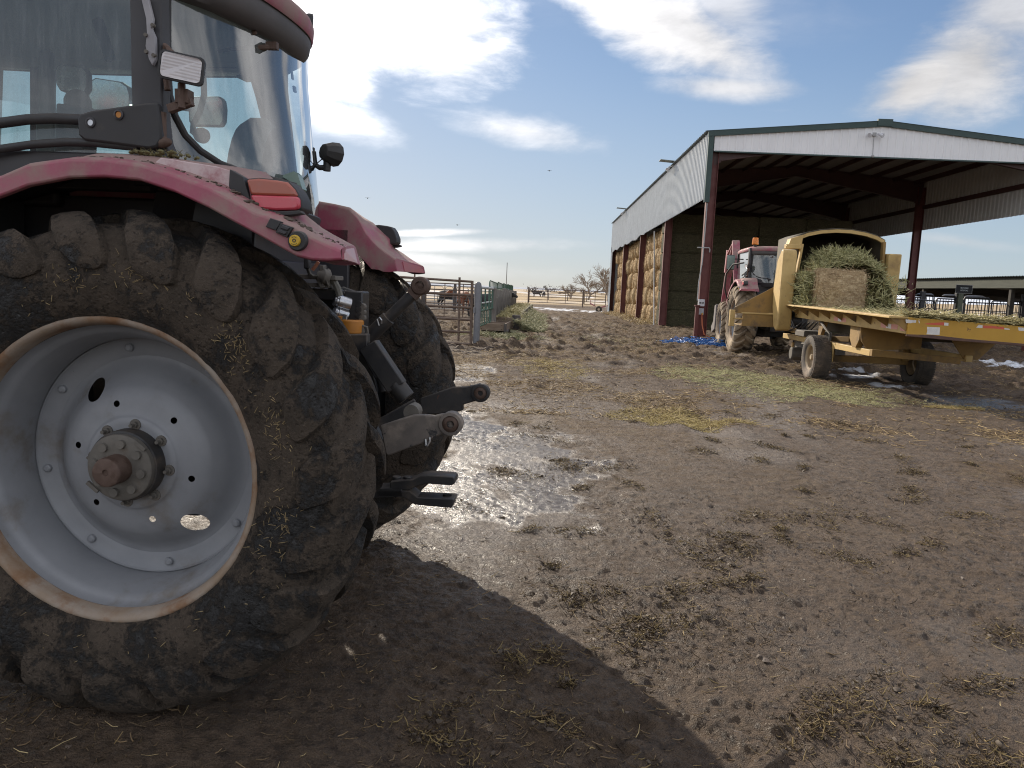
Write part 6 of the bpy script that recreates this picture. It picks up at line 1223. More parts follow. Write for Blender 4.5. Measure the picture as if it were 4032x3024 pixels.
# plank fence: posts, planks, white pipe and the green rail along its top
fence = thing('plank_fence', 'long grey plank fence with wooden posts and pale pipe along the feed bunk', 'fence', (FX(28.4), 28.4, 0)); O_ = Vector(fence.location)
FY = [28.4+3.1*k for k in range(11)]
random.seed(9)
for k, Y in enumerate(FY):
    mb = MB(); h = 1.62+random.uniform(-.05, .08); mb.box((0, 0, h/2-.1), (.19, .2, h+.2), rz=random.uniform(-.1, .1)); o = obj('post', mb, wood_grey, fence, 0, .015); o.location = Vector((FX(Y)+.06, Y, zb(Y-30)*.8))-O_
for k in range(len(FY)-1):
    Y0, Y1 = FY[k], FY[k+1]
    for j in range(9):
        y = Y0+(Y1-Y0)*(j+.5)/9; mb = MB(); h = 1.18+random.uniform(-.10, .12); mb.box((0, 0, h/2+.05), (.035, (Y1-Y0)/9*.86, h), rx=random.uniform(-.015, .015)); o = obj('plank', mb, wood_dark, fence, 0); o.location = Vector((FX(y)-.06+random.uniform(-.02, .02), y, zb(y-30)*.8))-O_
    mb = MB(); mb.cyl(Vector((FX(Y0)-.02, Y0+.15, 1.30))-O_, Vector((FX(Y1)-.02, Y1-.15, 1.28))-O_, .05, 8); obj('pipe_rail', mb, bpy.data.materials['pale_top_pipe'], fence)
random.seed(4)
for k in range(5):
    y0, y1 = 28.2+6.1*k, 28.2+6.1*(k+1)-.15; t = panel('pipe_fence', f'green top panel with drop bars above the plank fence, {ordn[k]} from the trough', (FX(y0)-.12, y0, 1.15), (FX(y1)-.12, y1, 1.12), .76, 1, pipe_green, .02, 6, .0, 'green panels above the plank fence')
# empty wooden trough and the bunk full of hay behind it
TY = 26.5; a, b_ = Yv(c4, 815, 1190, TY), Yv(c4, 1280, 1190, TY); tw = b_.x-a.x; TL = 2.7; trough = thing('feed_trough', 'empty open wooden feed trough on skids beside the green feed panel', 'trough', (a.x, TY, 0)); tz0, tz1 = .14, Yv(c4, 1000, 988, TY).z
tdx = .05
def tside(p0, p1, nm, th=.05): 
    mb = MB(); d = Vector(p1)-Vector(p0); n = Vector((-d.y, d.x, 0)).normalized()*th; q = [Vector(p0), Vector(p1), Vector(p1)+n, Vector(p0)+n]; mb.add([(*v.xy, tz0) for v in q]+[(*v.xy, tz1) for v in q], [(0, 1, 2, 3), (7, 6, 5, 4)]+[(k, (k+1) % 4, 4+(k+1) % 4, 4+k) for k in range(4)]); return obj(nm, mb, wood_brown, trough, 0, .006)
tside((0, 0, 0), (tw, 0, 0), 'front_board'); tside((tw-.0, .05, 0), (tw+tdx+.12, TL, 0), 'side_board'); tside((.05, .05, 0), (.05+tdx+.12, TL, 0), 'side_board'); tside((.1, TL, 0), (tw+.1, TL, 0), 'back_board'); tside((.06, TL*.55, 0), (tw+.06, TL*.55, 0), 'cross_board')
mb = MB(); mb.box((tw/2+.1, TL/2, tz0+.03), (tw, TL, .04)); obj('trough_floor', mb, wood_dark, trough, 0)
for y in (.15, TL-.3): mb = MB(); mb.box((tw/2+.03, y, .05), (tw+.05, .14, .16)); obj('skid', mb, wood_dark, trough, 0, .01)
mb = MB(); mb.box((tw-.01, -.022, (tz0+tz1)/2), (.09, .03, tz1-tz0+.02)); obj('corner_batten', mb, wood_dark, trough, 0, .004)
for x, z in ((.09, tz1-.06), (tw-.13, tz1-.06), (.09, tz0+.1), (tw-.13, tz0+.1)): mb = MB(); mb.cyl((x, -.012, z), (x, .01, z), .018, 8); obj('bolt', mb, rust_steel, trough)
BX = lambda Y: Yv(c4, 1480, 830, 29.6).x+.042*(Y-29.6)   # outer lip of the bunk
bunk = thing('feed_bunk', 'long mossy feed bunk full of hay beside the plank fence', 'feed bunk', (BX(29.4), 29.4, 0)); O2 = Vector(bunk.location); moss = M('mossy_bunk_lip', (.21, .19, .11), (.13, .115, .08), 4, .95, dirt=(.28, .27, .16), damt=.4, bump=1, bscale=9, bdist=.04)
mb = MB(); mb.loft([[tuple(Vector((BX(Y)+dx+mnoise.noise(Vector((Y, dx, 0)))*.05, Y, z+mnoise.noise(Vector((Y*1.3, 2, 0)))*.04))-O2) for dx, z in ((-.18, -.05), (-.16, .50), (-.10, .56), (.0, .56), (.05, .50), (.08, -.05))] for Y in np.linspace(29.6, 58, 70)]); obj('lip', mb, moss, bunk, 50)
mb = MB(); mb.box((-.45, -.1, .27), (1.25, .12, .58)); obj('end_board', mb, wood_brown, bunk, 0, .01)
mb = MB(); mb.loft([[(.0+.16*cos(a)*(1+.1*mnoise.noise(Vector((a, z_, 1)))), -.05+.16*sin(a), z_) for a in [2*PI*k/12 for k in range(12)]] for z_ in (-.05, .3, .58, .66)], True); obj('end_stump', mb, wood_dark, bunk, 40)
for Y in (34.5, 40, 46): mb = MB(); mb.box(Vector((BX(Y)+.10, Y, .28))-O2, (.10, .16, .66)); obj('stake', mb, wood_dark, bunk, 0, .01)
mb = MB(); mb.loft([[(FX(Y)+.05+(BX(Y)-.2-FX(Y)-.05)*v, Y, .30+.16*mnoise.noise(Vector((Y*1.1, v*2, 3)))+.12*sin(PI*v)) for v in np.linspace(0, 1, 9)] for Y in np.linspace(29.4, 58, 90)]); hb_ = obj('bunk_hay', mb, M('bunk_hay_core', (.19, .165, .08), (.28, .24, .12), 6, .95, bump=1, bscale=14, bdist=.05), None, 60); tag(hb_, 'pale hay filling the long feed bunk', None, None, 'stuff')
P = []
for k in range(9000):
    Y = 29.3+29*random.random()**1.7; v = random.random(); P.append((FX(Y)+.05+(BX(Y)-.1-FX(Y))*v, Y, .34+.14*mnoise.noise(Vector((Y*1.1, v*2, 3)))+.12*sin(PI*v)+random.random()*.10))
for cy, w_ in ((32.6, .5), (36.0, .55)):
    for k in range(900): a = random.gauss(0, 1), random.gauss(0, 1); P.append((FX(cy)+.62+.22*a[0], cy+.5*a[1], .42+.34*math.exp(-(a[0]**2+a[1]**2)/2)*random.uniform(.6, 1.1)))
slivers('bunk_hay_stalks', 'loose hay stalks in the feed bunk', P, hay_bunk, w=(.004, .008), ln=(.1, .32), tilt=.7)
# slope of green hay pushed against the bunk's outer side
mb = MB(); bank = lambda Y, v: (BX(Y)-.02+v*(1.15+.25*mnoise.noise(Vector((Y*.6, 4, 0)))), Y, (.46+.08*mnoise.noise(Vector((Y*.9, 9, 0))))*(1-v)**1.3-.03)
mb.loft([[bank(Y, v) if Y > 29.5 else (Yv(c4, 1300, 1190, TY).x+.12+v*1.1, Y, (.16)*(1-v)*max(0, min(1, (Y-25.6)/1.5))-.02) for v in np.linspace(0, 1, 9)] for Y in np.linspace(27.2, 52, 80)]); o = obj('hay_bank', mb, M('trampled_green_hay', (.12, .115, .06), (.20, .18, .09), 5, .95, dirt=(.12, .085, .055), dscale=3, damt=.35, bump=1, bscale=16, bdist=.04), None, 60); tag(o, 'bank of trampled green hay along the outer side of the bunk', None, None, 'stuff')
P = []
for k in range(9000):
    Y = 28.6+22*random.random()**1.6; v = random.random(); q = bank(Y, v); P.append((q[0], q[1], q[2]+.02+random.random()*.04))
for k in range(3500): P.append((Yv(c4, 1100, 1290, 25.6).x+random.gauss(.1, .6), 25.6+random.gauss(0, .4), .01+random.random()*.02))
xy = np.array(P); gz = ground_z(xy[:, 0], xy[:, 1]); xy[:, 2] = np.maximum(xy[:, 2], gz+.01); slivers('bank_hay_stalks', 'green hay stalks strewn along the bunk', xy, straw_mat('muted_green_hay', (.13, .14, .07), (.22, .22, .11), (.34, .31, .17)), w=(.004, .008), ln=(.08, .26), tilt=.5)
# far gates across the lane's end
gz_ = -.10
for k, (xa, xb, lab) in enumerate(((1310, 1835, 'brown pipe gate closing the far end of the lane, left leaf'), (1845, 2050, 'brown pipe gate closing the far end of the lane, right leaf'))):
    c6 = crop(1550, 900, 2450, 1450, 2212); GD = 86.0; a, b_ = Yv(c6, xa, 700, GD), Yv(c6, xb, 730, GD); t = panel('pipe_gate', lab, (a.x, GD, gz_), (b_.x, GD, gz_), 1.85, 5, pipe, .04, 2 if k == 0 else 1, .35, 'gates at the end of the lane', 'gate')
for x, lab in ((1310, 'brown post at the left end of the far gates'), (1838, 'brown post between the two far gates')): q = Yv(c6, x, 700, GD); mb = MB(); mb.cyl((0, 0, -.1), (0, 0, 2.0), .07, 8); tag(at_loc(obj('gate_post', mb, pipe), (q.x-.1, GD-.1, gz_)), lab, 'post')
# wire fence posts across the field
random.seed(2)
for k in range(16):
    x = -8+3.4*k; Y = 130+.9*k; mb = MB(); mb.cyl((0, 0, -.2), (random.uniform(-.05, .05), 0, 1.35), .08, 6); tag(at_loc(obj('fence_post', mb, wood_dark), (x, Y, -.08)), 'thin dark post of the wire fence across the tan field', 'post', 'wire fence posts across the field')
mb = MB()
for z in (.5, .85, 1.2): mb.cyl((-8, 130, z-.08), (43, 143.5, z-.08), .012, 4)
tag(obj('fence_wire', mb, pipe_grey), 'three thin wires strung between the field fence posts', 'fence wire')
# small red implement with one wheel by the barn's far corner
q = Yv(c6, 1985, 780, 69.5); imp = thing('farm_implement', 'small red wheeled implement standing by the far barn corner', 'implement', (q.x, 69.5, -.15)); mb = MB(); mb.lathe([(.12, -.10), (.24, -.11), (.29, -.07), (.29, .07), (.24, .11), (.12, .10)], 20, (0, 0, .29)); obj('wheel', mb, tyre_dark, imp); mb = MB(); mb.bar((.1, 0, .45), (1.1, 0, .75), .1, .12); mb.bar((1.0, 0, .7), (1.1, 0, 1.15), .08, .08); mb.bar((-.3, .1, .55), (-.8, .1, .8), .1, .1); mb.bar((-.8, .1, .8), (-.75, .1, 1.1), .06, .06); obj('frame', mb, red_paint, imp, 30, .01)

# ------------------------------------------------------------------ cattle
def cow_mesh(name, head='up', seed=0, calf=1.0):
    """one skin over a jointed skeleton: x forward, feet at z=0"""
    V, E, Rr = [], [], []
    def add(p, r, par=None):
        V.append(p); Rr.append(r); i = len(V)-1
        if par is not None: E.append((par, i))
        return i
    pel = add((-.62, 0, 1.10), (.29, .31)); mid = add((-.15, 0, 1.02), (.33, .37), pel); ch = add((.38, 0, 1.03), (.27, .37), mid); wi = add((.62, 0, 1.12), (.20, .30), ch)
    rump = add((-.92, 0, 1.14), (.20, .24), pel); tail1 = add((-1.06, 0, 1.12), (.04, .04), rump); tail2 = add((-1.10, 0, .75), (.03, .03), tail1); add((-1.09, 0, .45), (.045, .045), tail2)
    if head == 'up': nk = add((.92, 0, 1.30), (.13, .20), wi); hd = add((1.12, 0, 1.42), (.12, .13), nk); mz = add((1.38, 0, 1.26), (.085, .085), hd); add((1.47, 0, 1.20), (.075, .07), mz)
    elif head == 'side': nk = add((.90, .10, 1.22), (.13, .19), wi); hd = add((1.05, .28, 1.28), (.12, .13), nk); mz = add((1.10, .52, 1.12), (.085, .085), hd); add((1.11, .60, 1.06), (.075, .07), mz)
    else: nk = add((.95, 0, .98), (.13, .19), wi); hd = add((1.18, 0, .74), (.12, .13), nk); mz = add((1.34, 0, .48), (.085, .085), hd); add((1.38, 0, .40), (.07, .07), mz)
    h = V[hd]; hx = (0, 1) if head != 'side' else (1, -.25)
    for s in (1, -1): e = add((h[0]-.02+hx[0]*.12*s, h[1]+hx[1]*.13*s, h[2]+.06), (.045, .035), hd); add((h[0]-.04+hx[0]*.26*s, h[1]+hx[1]*.26*s, h[2]+.05), (.03, .05), e)
    for s in (1, -1):
        k = add((-.72+.05*s, .20*s, .80), (.13, .17), pel); ho = add((-.92+.05*s, .19*s, .48), (.06, .075), k); ft = add((-.86+.05*s, .19*s, .14), (.045, .05), ho); add((-.82+.05*s, .19*s, .0), (.06, .06), ft)
        k = add((.46-.05*s, .19*s, .72), (.10, .13), ch); ho = add((.46-.07*s, .18*s, .42), (.062, .07), k); ft = add((.47-.07*s, .18*s, .12), (.045, .045), ho); add((.50-.07*s, .18*s, .0), (.06, .06), ft)
    me = bpy.data.meshes.new(name); me.from_pydata(V, E, []); o = bpy.data.objects.new(name, me); col.objects.link(o); s = o.modifiers.new('skin', 'SKIN'); sk = me.skin_vertices[0].data
    for i, r in enumerate(Rr): sk[i].radius = r
    sk[0].use_root = True; o.modifiers.new('sub', 'SUBSURF').render_levels = 2; o.modifiers['sub'].levels = 2
    dg = bpy.context.evaluated_depsgraph_get(); m2 = bpy.data.meshes.new_from_object(o.evaluated_get(dg)); m2.name = name; bpy.data.objects.remove(o); m2.shade_smooth(); m2.materials.clear(); return m2
def hide_mat(name, a, b_, white=None):
    m, N, b, out = newmat(name); co = N.n('ShaderNodeTexCoord').outputs['Object']; c = N.mix(N.ramp(N.noise(co, 3, 5), .35, .7), c4v(a), c4v(b_))
    if white:
        d = N.vmath('LENGTH', N.vmath('SUBTRACT', co, white)); c = N.mix(N.ramp(N.math('ADD', d, N.math('MULTIPLY', N.noise(co, 8, 3), .12)), .24, .32), (.62, .58, .54, 1), c)
    N.L.new(c, b.inputs['Base Color']); b.inputs['Roughness'].default_value = .7; b.inputs['Sheen Weight'].default_value = .2; N.L.new(N.bump(N.noise(co, 40, 4), .4, .01), b.inputs['Normal']); return m
brown = hide_mat('russet_hide', (.17, .048, .018), (.27, .095, .035)); black = hide_mat('black_hide', (.014, .012, .012), (.03, .026, .024)); blackw = hide_mat('black_hide_white_face', (.014, .012, .012), (.03, .026, .024), (1.22, 0, .70))
CW = {k: cow_mesh('cow', k) for k in ('up', 'down', 'side')}
def cow(k, m_, p, rz, s, label, group=None):
    o = bpy.data.objects.new('cow', CW[k]); col.objects.link(o)
    if not CW[k].materials: CW[k].materials.append(m_)
    o.material_slots[0].link = 'OBJECT'; o.material_slots[0].material = m_
    o.location = p; o.rotation_euler = (0, 0, rz); o.scale = (s,)*3; return tag(o, label, 'cow', group)
q = gnd(*c4(520, 815)); cow('side', brown, (q.x-.1, q.y+.3, 0), R(118), 1.02, 'russet brown cow standing in the pen with its rear to the camera')
q = gnd(*c4(200, 745)); cow('down', blackw, (q.x+.5, q.y+1.0, 0), R(-15), .98, 'black cow with a white face grazing beside the russet cow')
cow('down', black, (FX(42.5)-1.1, 42.5, -.05), R(0), 1.0, 'black cow with its head through the fence into the bunk, nearer one'); cow('up', black, (FX(49)-.95, 49.5, -.1), R(-12), 1.0, 'black cow looking over the bunk near the far gate')
for (a, b_), rz, k, lab in (((1820, 470), 175, 'up', 'black cow standing side-on in the far field, left one'), ((1950, 475), 95, 'up', 'black cow seen end-on in the far field, right one'), ((1835, 400), 160, 'up', 'distant black cow behind the pair in the field'), ((1895, 400), 20, 'down', 'distant black cow grazing farthest right in the field')):
    Y = 190 if b_ > 440 else 330; q = Yv(c4, a, b_, Y); cow(k, black, (q.x, Y, -.25), R(rz), 1.12, lab, 'black cattle in the far field')
# ------------------------------------------------------------------ bare trees beyond the gates
bark = M('pale_bark', (.30, .235, .175), (.22, .17, .125), 2, .9)
def tree(label, loc, H, spread, seed, depth=6):
    random.seed(seed); t = thing('bare_tree', label, 'tree', loc, 0, 'bare trees beyond the lane gates'); mt, mc = MB(), MB()
    def br(p, d, L, r, k):
        n = 3; pts = [p]; dd = d
        for i in range(n): dd = (dd+Vector((random.gauss(0, .15), random.gauss(0, .15), random.gauss(.03, .08)))).normalized(); pts.append(pts[-1]+dd*L/n)
        (mt if k >= depth-1 else mc).tube(pts, [r, r*.9, r*.82, r*.74], 6 if k > 3 else 3, False)
        if k == 0: return
        for j in range(3 if k > 1 else 4):
            a = random.random()*2*PI; s_ = spread*random.uniform(.5, 1.3); side = Vector((cos(a), sin(a), random.uniform(-.35, .2))); f = pts[random.choice((1, 2, 3, 3))]; br(f, (dd+side*s_).normalized(), L*random.uniform(.70, .90), r*.66, k-1)
    br(Vector((0, 0, -.3)), Vector((0, 0, 1)), H*.155, H*.022, depth); obj('trunk', mt, bark, t); obj('crown', mc, bark, t); return t
q = Yv(c6, 1885, 690, 165); tree('largest bare tree with wide pale crown beyond the lane gate', (q.x, 165, -.4), 11.5, .78, 3, 6)
q = Yv(c6, 1712, 668, 175); tree('smaller bare tree standing left of the large bare tree', (q.x, 175, -.4), 9.0, .70, 8, 6)
q = Yv(c6, 2075, 690, 160); tree('tall bare tree half hidden behind the far barn corner', (q.x, 160, -.4), 15, .7, 14, 6)
q = Yv(c4, 1298, 330, 300); mb = MB(); mb.cyl((0, 0, -.5), (0, 0, 11.5), .14, 6); tag(at_loc(obj('utility_pole', mb, wood_dark), (q.x, 300, 0)), 'thin utility pole on the horizon behind the plank fence', 'pole')
for k, (a, b_, Y) in enumerate(((1810, 355, 900), (1995, 355, 800), (1725, 352, 1000), (2140, 378, 900))):
    q = Yv(c4, a, b_, Y); random.seed(k); mb = MB()
    for j in range(60): c = Vector((random.gauss(0, 3.2), random.gauss(0, 2), abs(random.gauss(2.5, 2)))); mb.add([c+Vector((random.gauss(0, .8), random.gauss(0, .8), random.gauss(0, .8))) for _ in range(3)], [(0, 1, 2)])
    mb.cyl((0, 0, -3), (0, 0, 3), .4, 6); tag(at_loc(obj('far_tree', mb, M('far_brush', (.16, .15, .14), rough=1)), (q.x, Y, 0)), ('distant grey tree on the horizon above the cattle', 'distant grey tree right of the cattle on the horizon', 'faint distant tree left on the horizon', 'faint distant bush farthest right on the horizon')[k], 'tree')
# ------------------------------------------------------------------ birds
for k, ((a, b_), Y, lab) in enumerate((((1187, 369), 60, 'small dark bird in the sky above the bare trees'), ((794, 428), 55, 'small dark bird above the far fender'), ((988, 486), 70, 'tiny dark bird low over the pens'))):
    q = Yv(cM, a, b_, Y); mb = MB(); mb.ball((0, 0, 0), (.09, .04, .04), 8, 5); mb.add([(-.05, 0, .02), (.06, 0, .02), (.02, .19, .03), (-.05, .18, .03), (.02, -.19, .03), (-.05, -.18, .03)], [(0, 1, 2, 3), (1, 0, 5, 4)]); mb.add([(-.10, .03, .0), (-.10, -.03, 0), (-.24, -.05, .01), (-.24, .05, .01)], [(0, 1, 2, 3)]); o = at_loc(obj('bird', mb, black), q); o.rotation_euler = (0, 0, R(70+40*k)); tag(o, lab, 'bird')
# ------------------------------------------------------------------ right-hand side: low shed, corral, sign, mountains
old_wood = M('dark_shed_timber', (.075, .068, .058), (.05, .045, .038), 3, .9, stretch=(1, 6, 6)); fascia_m = M('grey_green_fascia', (.10, .105, .085), (.075, .08, .065), 2, .9, stretch=(1, .4, 4)); dark_steel = M('dark_corral_steel', (.025, .027, .034), (.04, .04, .045), 5, .5, dirt=(.10, .08, .06), damt=.25)
SX = 31.0; shed = thing('cattle_shed', 'low open-fronted cattle shed with corrugated roof right of the barn', 'shed', (SX, 38, 0))
mb = MB(); secs = []
for i in range(100):
    for f, d in ((0, 0), (.5, .0), (.65, .05), (.9, .05)): y = -.3+(i+f)*.27; secs.append([(-.5, y, 3.72+d), (11, y, 3.05+d)])
mb.loft(secs); obj('roof', mb, M('green_grey_roof', (.16, .19, .18), (.13, .15, .145), 1, .6), shed, 25)
obj('fascia', MB().box2((-.30, -.2, 3.02), (-.22, 26.6, 3.66)), fascia_m, shed, 0)
for k in range(6): mb = MB(); mb.box2((-.2, 5.2*k, -.1), (.05, 5.2*k+.25, 3.05)); obj('post', mb, old_wood, shed, 0, .01)
for k in range(6): mb = MB(); mb.box2((10.6, 5.2*k, -.1), (10.85, 5.2*k+.25, 3.05)); obj('post', mb, old_wood, shed, 0, .01)
for k in range(6): mb = MB(); mb.bar((-.2, 5.2*k+.12, 3.0), (10.8, 5.2*k+.12, 2.55), .12, .3); obj('rafter', mb, old_wood, shed, 0)
mb = MB(); mb.prism([(-.2, 2.5), (-.2, 3.6), (10.9, 3.0), (10.9, 2.4)], 26.3, 26.45); obj('gable_board', mb, old_wood, shed, 0)
mb = MB(); mb.box2((-1.6, 12.0, .1), (-.6, 14.4, 1.0)); o = obj('feed_box', mb, old_wood, None, 0, .02); o.location = (SX, 38, 0); tag(o, 'dark wooden feed box in front of the low shed', 'feed box')
# corral panels of upright bars under and before the shed
def corral(a, b, h, nb, label, m_=dark_steel, r=.03, rails=3):
    a, b = Vector((*a, 0)), Vector((*b, 0)); t = thing('corral_fence', label, 'fence', a, 0, 'dark corral panels before the low shed'); d = b-a; n = d.normalized(); L = d.length
    mb = MB(); mb.tube([(0, 0, 0), (0, 0, h-.1), n*.05+Vector((0, 0, h)), n*(L-.05)+Vector((0, 0, h)), n*L+Vector((0, 0, h-.1)), n*L], r*1.5, 8); obj('panel_frame', mb, m_, t)
    mb = MB()
    for k in range(rails): mb = MB(); mb.cyl((0, 0, .25+(h-.4)*k/max(1, rails)), n*L+Vector((0, 0, .25+(h-.4)*k/max(1, rails))), r, 6); obj('rail', mb, m_, t)
    bars = MB()
    for k in range(nb): f = (k+.5)/nb; obj('bar', MB().cyl(n*L*f+Vector((0, 0, .2)), n*L*f+Vector((0, 0, h)), r*.7, 5), m_, t)
    return t
wh = ['nearest the barn post', 'second from the barn post', 'third from the barn post', 'fourth from the barn post', 'fifth from the barn post', 'sixth from the barn post', 'seventh from the barn post']
xs = [25.2, 26.9, 28.5, 30.1, 32.0, 34.0, 36.0, 38.0]
for k in range(7): corral((xs[k], 50-.3*k), (xs[k+1]-.15, 50-.3*(k+1)), 2.2 if k % 2 else 2.35, 9, 'dark steel corral panel of upright bars, '+wh[k])
for k in range(4): corral((27+3.1*k, 57), (29.9+3.1*k, 57), 2.1, 10, 'farther dark corral panel behind the front row, '+wh[k], rails=4)
corral((24.0, 46), (25.3, 50), 2.2, 8, 'dark corral panel running back beside the barn post')
for x, y, h, lab in ((25.9, 49.5, 2.6, 'thick dark corral post left of the sign'), (28.0, 49.3, 2.6, 'thick dark corral post behind the sign post'), (31.9, 48.8, 2.7, 'thick dark corral post right of the sign'), (34.6, 48.5, 2.7, 'thick dark corral post at the right end')):
    mb = MB(); mb.box((0, 0, h/2), (.26, .26, h)); tag(at_loc(obj('corral_post', mb, dark_steel, None, 0, .02), (x, y, 0)), lab, 'post', 'thick corral posts')
# chute tops: low roofs of sheet over the corral
for k, (x, w_) in enumerate(((26.2, 1.0), (27.8, .9), (29.4, 1.2))): mb = MB(); mb.lathe([(0, .10), (w_*.35, .08), (w_*.5, 0), (w_*.5, -.04)], 14, (0, 0, 0), 'z'); tag(at_loc(obj('steel_cap', mb, dark_steel), (x, 49.8, 2.42)), ('small dark steel cap on the corral rail nearest the barn post', 'middle dark steel cap on the corral rail', 'dark steel cap on the corral rail nearest the sign')[k], 'cap', 'steel caps on the corral')
# mesh gate left of the barn post
q0, q1 = atY(*cR(345, 780), 44), atY(*cR(530, 780), 44); t = panel('mesh_gate', 'chain-link gate with rounded pipe frame left of the barn post', (q0.x, 44, 0), (q0.x+2.6, 44, 0), 2.0, 1, dark_steel, .04, 0, .1, None, 'gate')
mb = MB()
for k in range(26):
    for s in (1, -1):
        x0 = -1.7+.17*k; pts_ = [(x0+s*0, 0, 0)]; a = (x0, .2) if s > 0 else (x0+1.7, .2); b_ = (a[0]+s*1.7, 1.9)
        t0 = max(0, (0.05-a[0])/(b_[0]-a[0]) if s > 0 else (2.55-a[0])/(b_[0]-a[0])); t1 = min(1, (2.55-a[0])/(b_[0]-a[0]) if s > 0 else (.05-a[0])/(b_[0]-a[0]))
        if t1 > t0: mb.cyl((a[0]+(b_[0]-a[0])*t0, 0, a[1]+1.7*t0), (a[0]+(b_[0]-a[0])*t1, 0, a[1]+1.7*t1), .008, 3)
obj('wire_mesh', mb, dark_steel, t)
mb = MB(); mb.cyl((0, 0, 2.05), (6, 0, 2.0), .035, 6); tag(at_loc(obj('pipe_fence', mb, dark_steel), (q0.x-5.5, 44.3, 0)), 'dark pipe rail running left from the chain-link gate', 'rail')
# warning sign on its post
SD = 40.0; p = atY(*cR(1350, 560), SD); a, b_ = atY(*cR(1282, 425), SD), atY(*cR(1490, 545), SD); sg = thing('warning_sign', 'black warning sign reading BEWARE OF DOG on a mossy post', 'sign', (p.x, SD, 0)); w_, h_ = b_.x-a.x, a.z-b_.z; cx, cz = (a.x+b_.x)/2-p.x, (a.z+b_.z)/2
obj('post', MB().box((0, .1, (b_.z+.2)/2), (.26, .16, b_.z+.3)), M('mossy_post', (.10, .11, .08), (.075, .085, .06), 3, .9), sg, 0, .01)
obj('sign_board', MB().box((cx, 0, cz), (w_, .02, h_)), M('sign_black', (.010, .010, .011), rough=.8), sg, 0, .004); mb = MB(); mb.box((cx, .004, cz), (w_+.03, .012, h_+.03)); obj('sign_edge', mb, M('sign_edge', (.30, .30, .29), rough=.5), sg, 0)
def text(s, c, size, m_, par):
    cu = bpy.data.curves.new('lettering', 'FONT'); cu.body = s; cu.align_x = 'CENTER'; cu.align_y = 'CENTER'; cu.size = size; cu.extrude = .002; o = bpy.data.objects.new('lettering', cu); col.objects.link(o); dg = bpy.context.evaluated_depsgraph_get(); me = bpy.data.meshes.new_from_object(o.evaluated_get(dg)); bpy.data.objects.remove(o); me.name = 'lettering'; me.materials.clear()
    q = obj('lettering', me, m_, par); q.location = c; q.rotation_euler = (R(90), 0, 0); return q
lt = M('sign_lettering', (.42, .46, .45), rough=.5); text('BEWARE', (cx+.01, -.014, cz+h_*.13), h_*.26, lt, sg); text('OF DOG', (cx, -.014, cz-h_*.17), h_*.26, lt, sg)
# cattle resting in the shade of the shed
for k, (x, y, rz, kd, s, lab) in enumerate(((26.4, 52.5, 160, 'up', .95, 'dark cow in the shade beside the chain-link gate'), (29.2, 53.0, 10, 'down', .9, 'dark cow standing behind the corral bars left of the sign'), (30.9, 53.5, 60, 'down', .85, 'dark cow seen end-on behind the sign post'), (36.4, 52.0, 185, 'up', 1.0, 'dark cow at the right behind the corral bars'))): cow(kd, black, (x, y, 0), R(rz), s, lab, 'dark cattle in the shade of the shed')
for k, x in enumerate((3330, 3368, 3420)): q = atY(x*1.06, 1203, 260); cow('down' if k else 'up', black, (q.x, 260, -.3), R(30+90*k), 1.0, 'tiny dark cow in the tan field between wagon and barn post', 'tiny cattle in the field behind the wagon')
# things standing in the shade behind the wagon
bx = thing('mineral_tub', 'dull brown block tub behind the wagon', 'tub', (18.6, 34.5, 0)); mb = MB(); mb.lathe([(0, .0), (.75, 0), (.85, 1.0), (.80, 1.0), (.72, .15), (0, .12)], 24, (0, 0, 0), 'z'); obj('tub_body', mb, M('brown_tub', (.13, .10, .085), rough=.8), bx)
panel('pipe_fence', 'grey rusty panel lying low behind the wagon near the barn corner post', (20.5, 37.5, 0), (23.4, 37.2, 0), 1.0, 4, pipe_grey, .03, 3, .1)
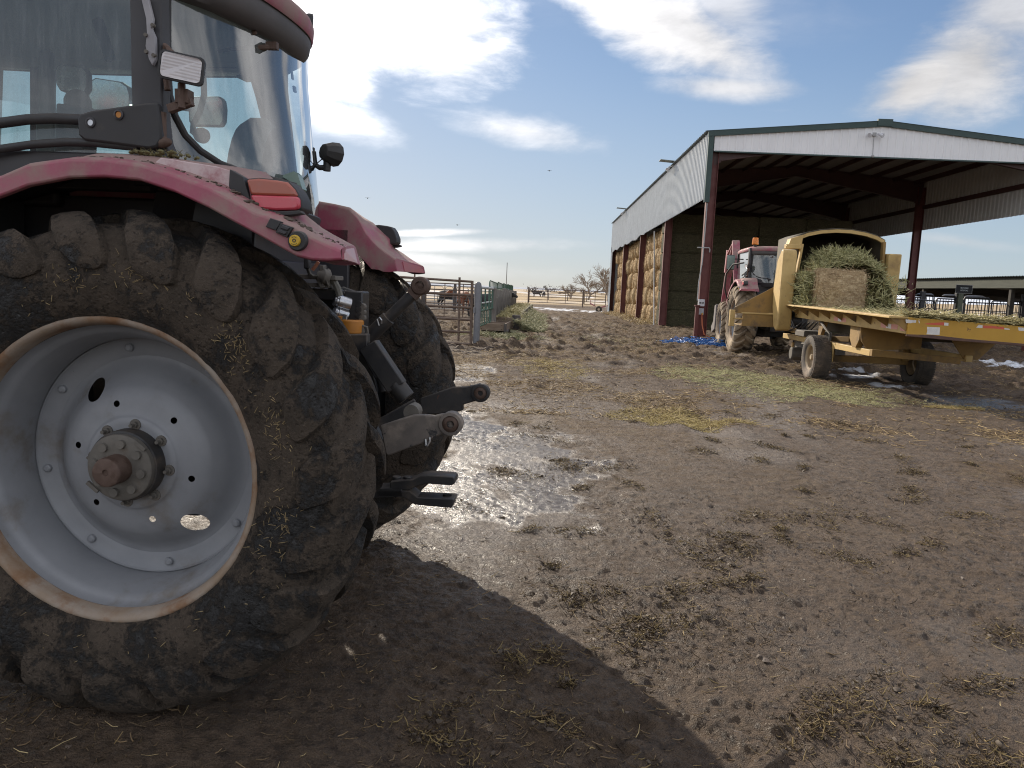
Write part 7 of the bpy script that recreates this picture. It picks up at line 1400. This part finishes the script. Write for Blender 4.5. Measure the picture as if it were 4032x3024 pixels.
# snowy mountains and low hills far away
def ridge_(name, label, Y, xs_, zs_, m_, depth=1500):
    mb = MB(); n = 260; xx = np.linspace(xs_[0], xs_[-1], n); zz = np.interp(xx, xs_, zs_); zz = zz*(1+.16*(fbm(xx*.004, xx*0+3.3, 5, 61)-.5)*2)
    secs = []
    for j in range(14):
        t = j/13; prof_ = t**1.15; secs.append([(x, Y+depth*t, -6+(z+6)*prof_*(1+.30*(vnoise(np.array([x*.008]), np.array([j*.9]), 5)[0]-.5)*(1-t))) for x, z in zip(xx, zz)])
    mb.loft(secs); o = obj(name, mb, m_, None, 60); return tag(o, label, None, None, 'structure')
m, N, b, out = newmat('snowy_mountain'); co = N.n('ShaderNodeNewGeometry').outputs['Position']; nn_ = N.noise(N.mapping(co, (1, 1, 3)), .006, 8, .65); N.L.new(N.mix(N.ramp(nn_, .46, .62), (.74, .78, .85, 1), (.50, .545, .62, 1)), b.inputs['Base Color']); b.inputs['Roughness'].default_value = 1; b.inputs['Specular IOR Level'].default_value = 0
mx = lambda px, py, Y: (lambda q: (q.x, q.z))(atY(px, py, Y))
pts_ = [mx(x, y, 7500) for x, y in ((2900, 1172), (3200, 1160), (3380, 1142), (3455, 1140), (3520, 1128), (3600, 1132), (3640, 1124), (3720, 1136), (3800, 1150), (3900, 1166), (4032, 1184), (4400, 1200), (5200, 1240))]
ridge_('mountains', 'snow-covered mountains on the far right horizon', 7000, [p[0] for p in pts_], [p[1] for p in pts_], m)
pts_ = [mx(x, y, 3400) for x, y in ((2950, 1182), (3300, 1190), (3500, 1195), (3700, 1198), (3900, 1202), (4100, 1206), (4600, 1222), (5200, 1246))]
ridge_('foothills', 'low tan rise below the snowy mountains', 3000, [p[0] for p in pts_], [p[1] for p in pts_], M('tan_rise', (.36, .28, .18), (.46, .37, .26), .01, 1.0, spec=0), 500)
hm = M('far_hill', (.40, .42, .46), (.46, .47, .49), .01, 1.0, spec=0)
pts_ = [mx(x, y, 6500) for x, y in ((-600, 1020), (400, 1062), (1500, 1108), (1700, 1114), (1900, 1124), (2060, 1131), (2120, 1132), (2280, 1140), (2500, 1150), (2900, 1170))]
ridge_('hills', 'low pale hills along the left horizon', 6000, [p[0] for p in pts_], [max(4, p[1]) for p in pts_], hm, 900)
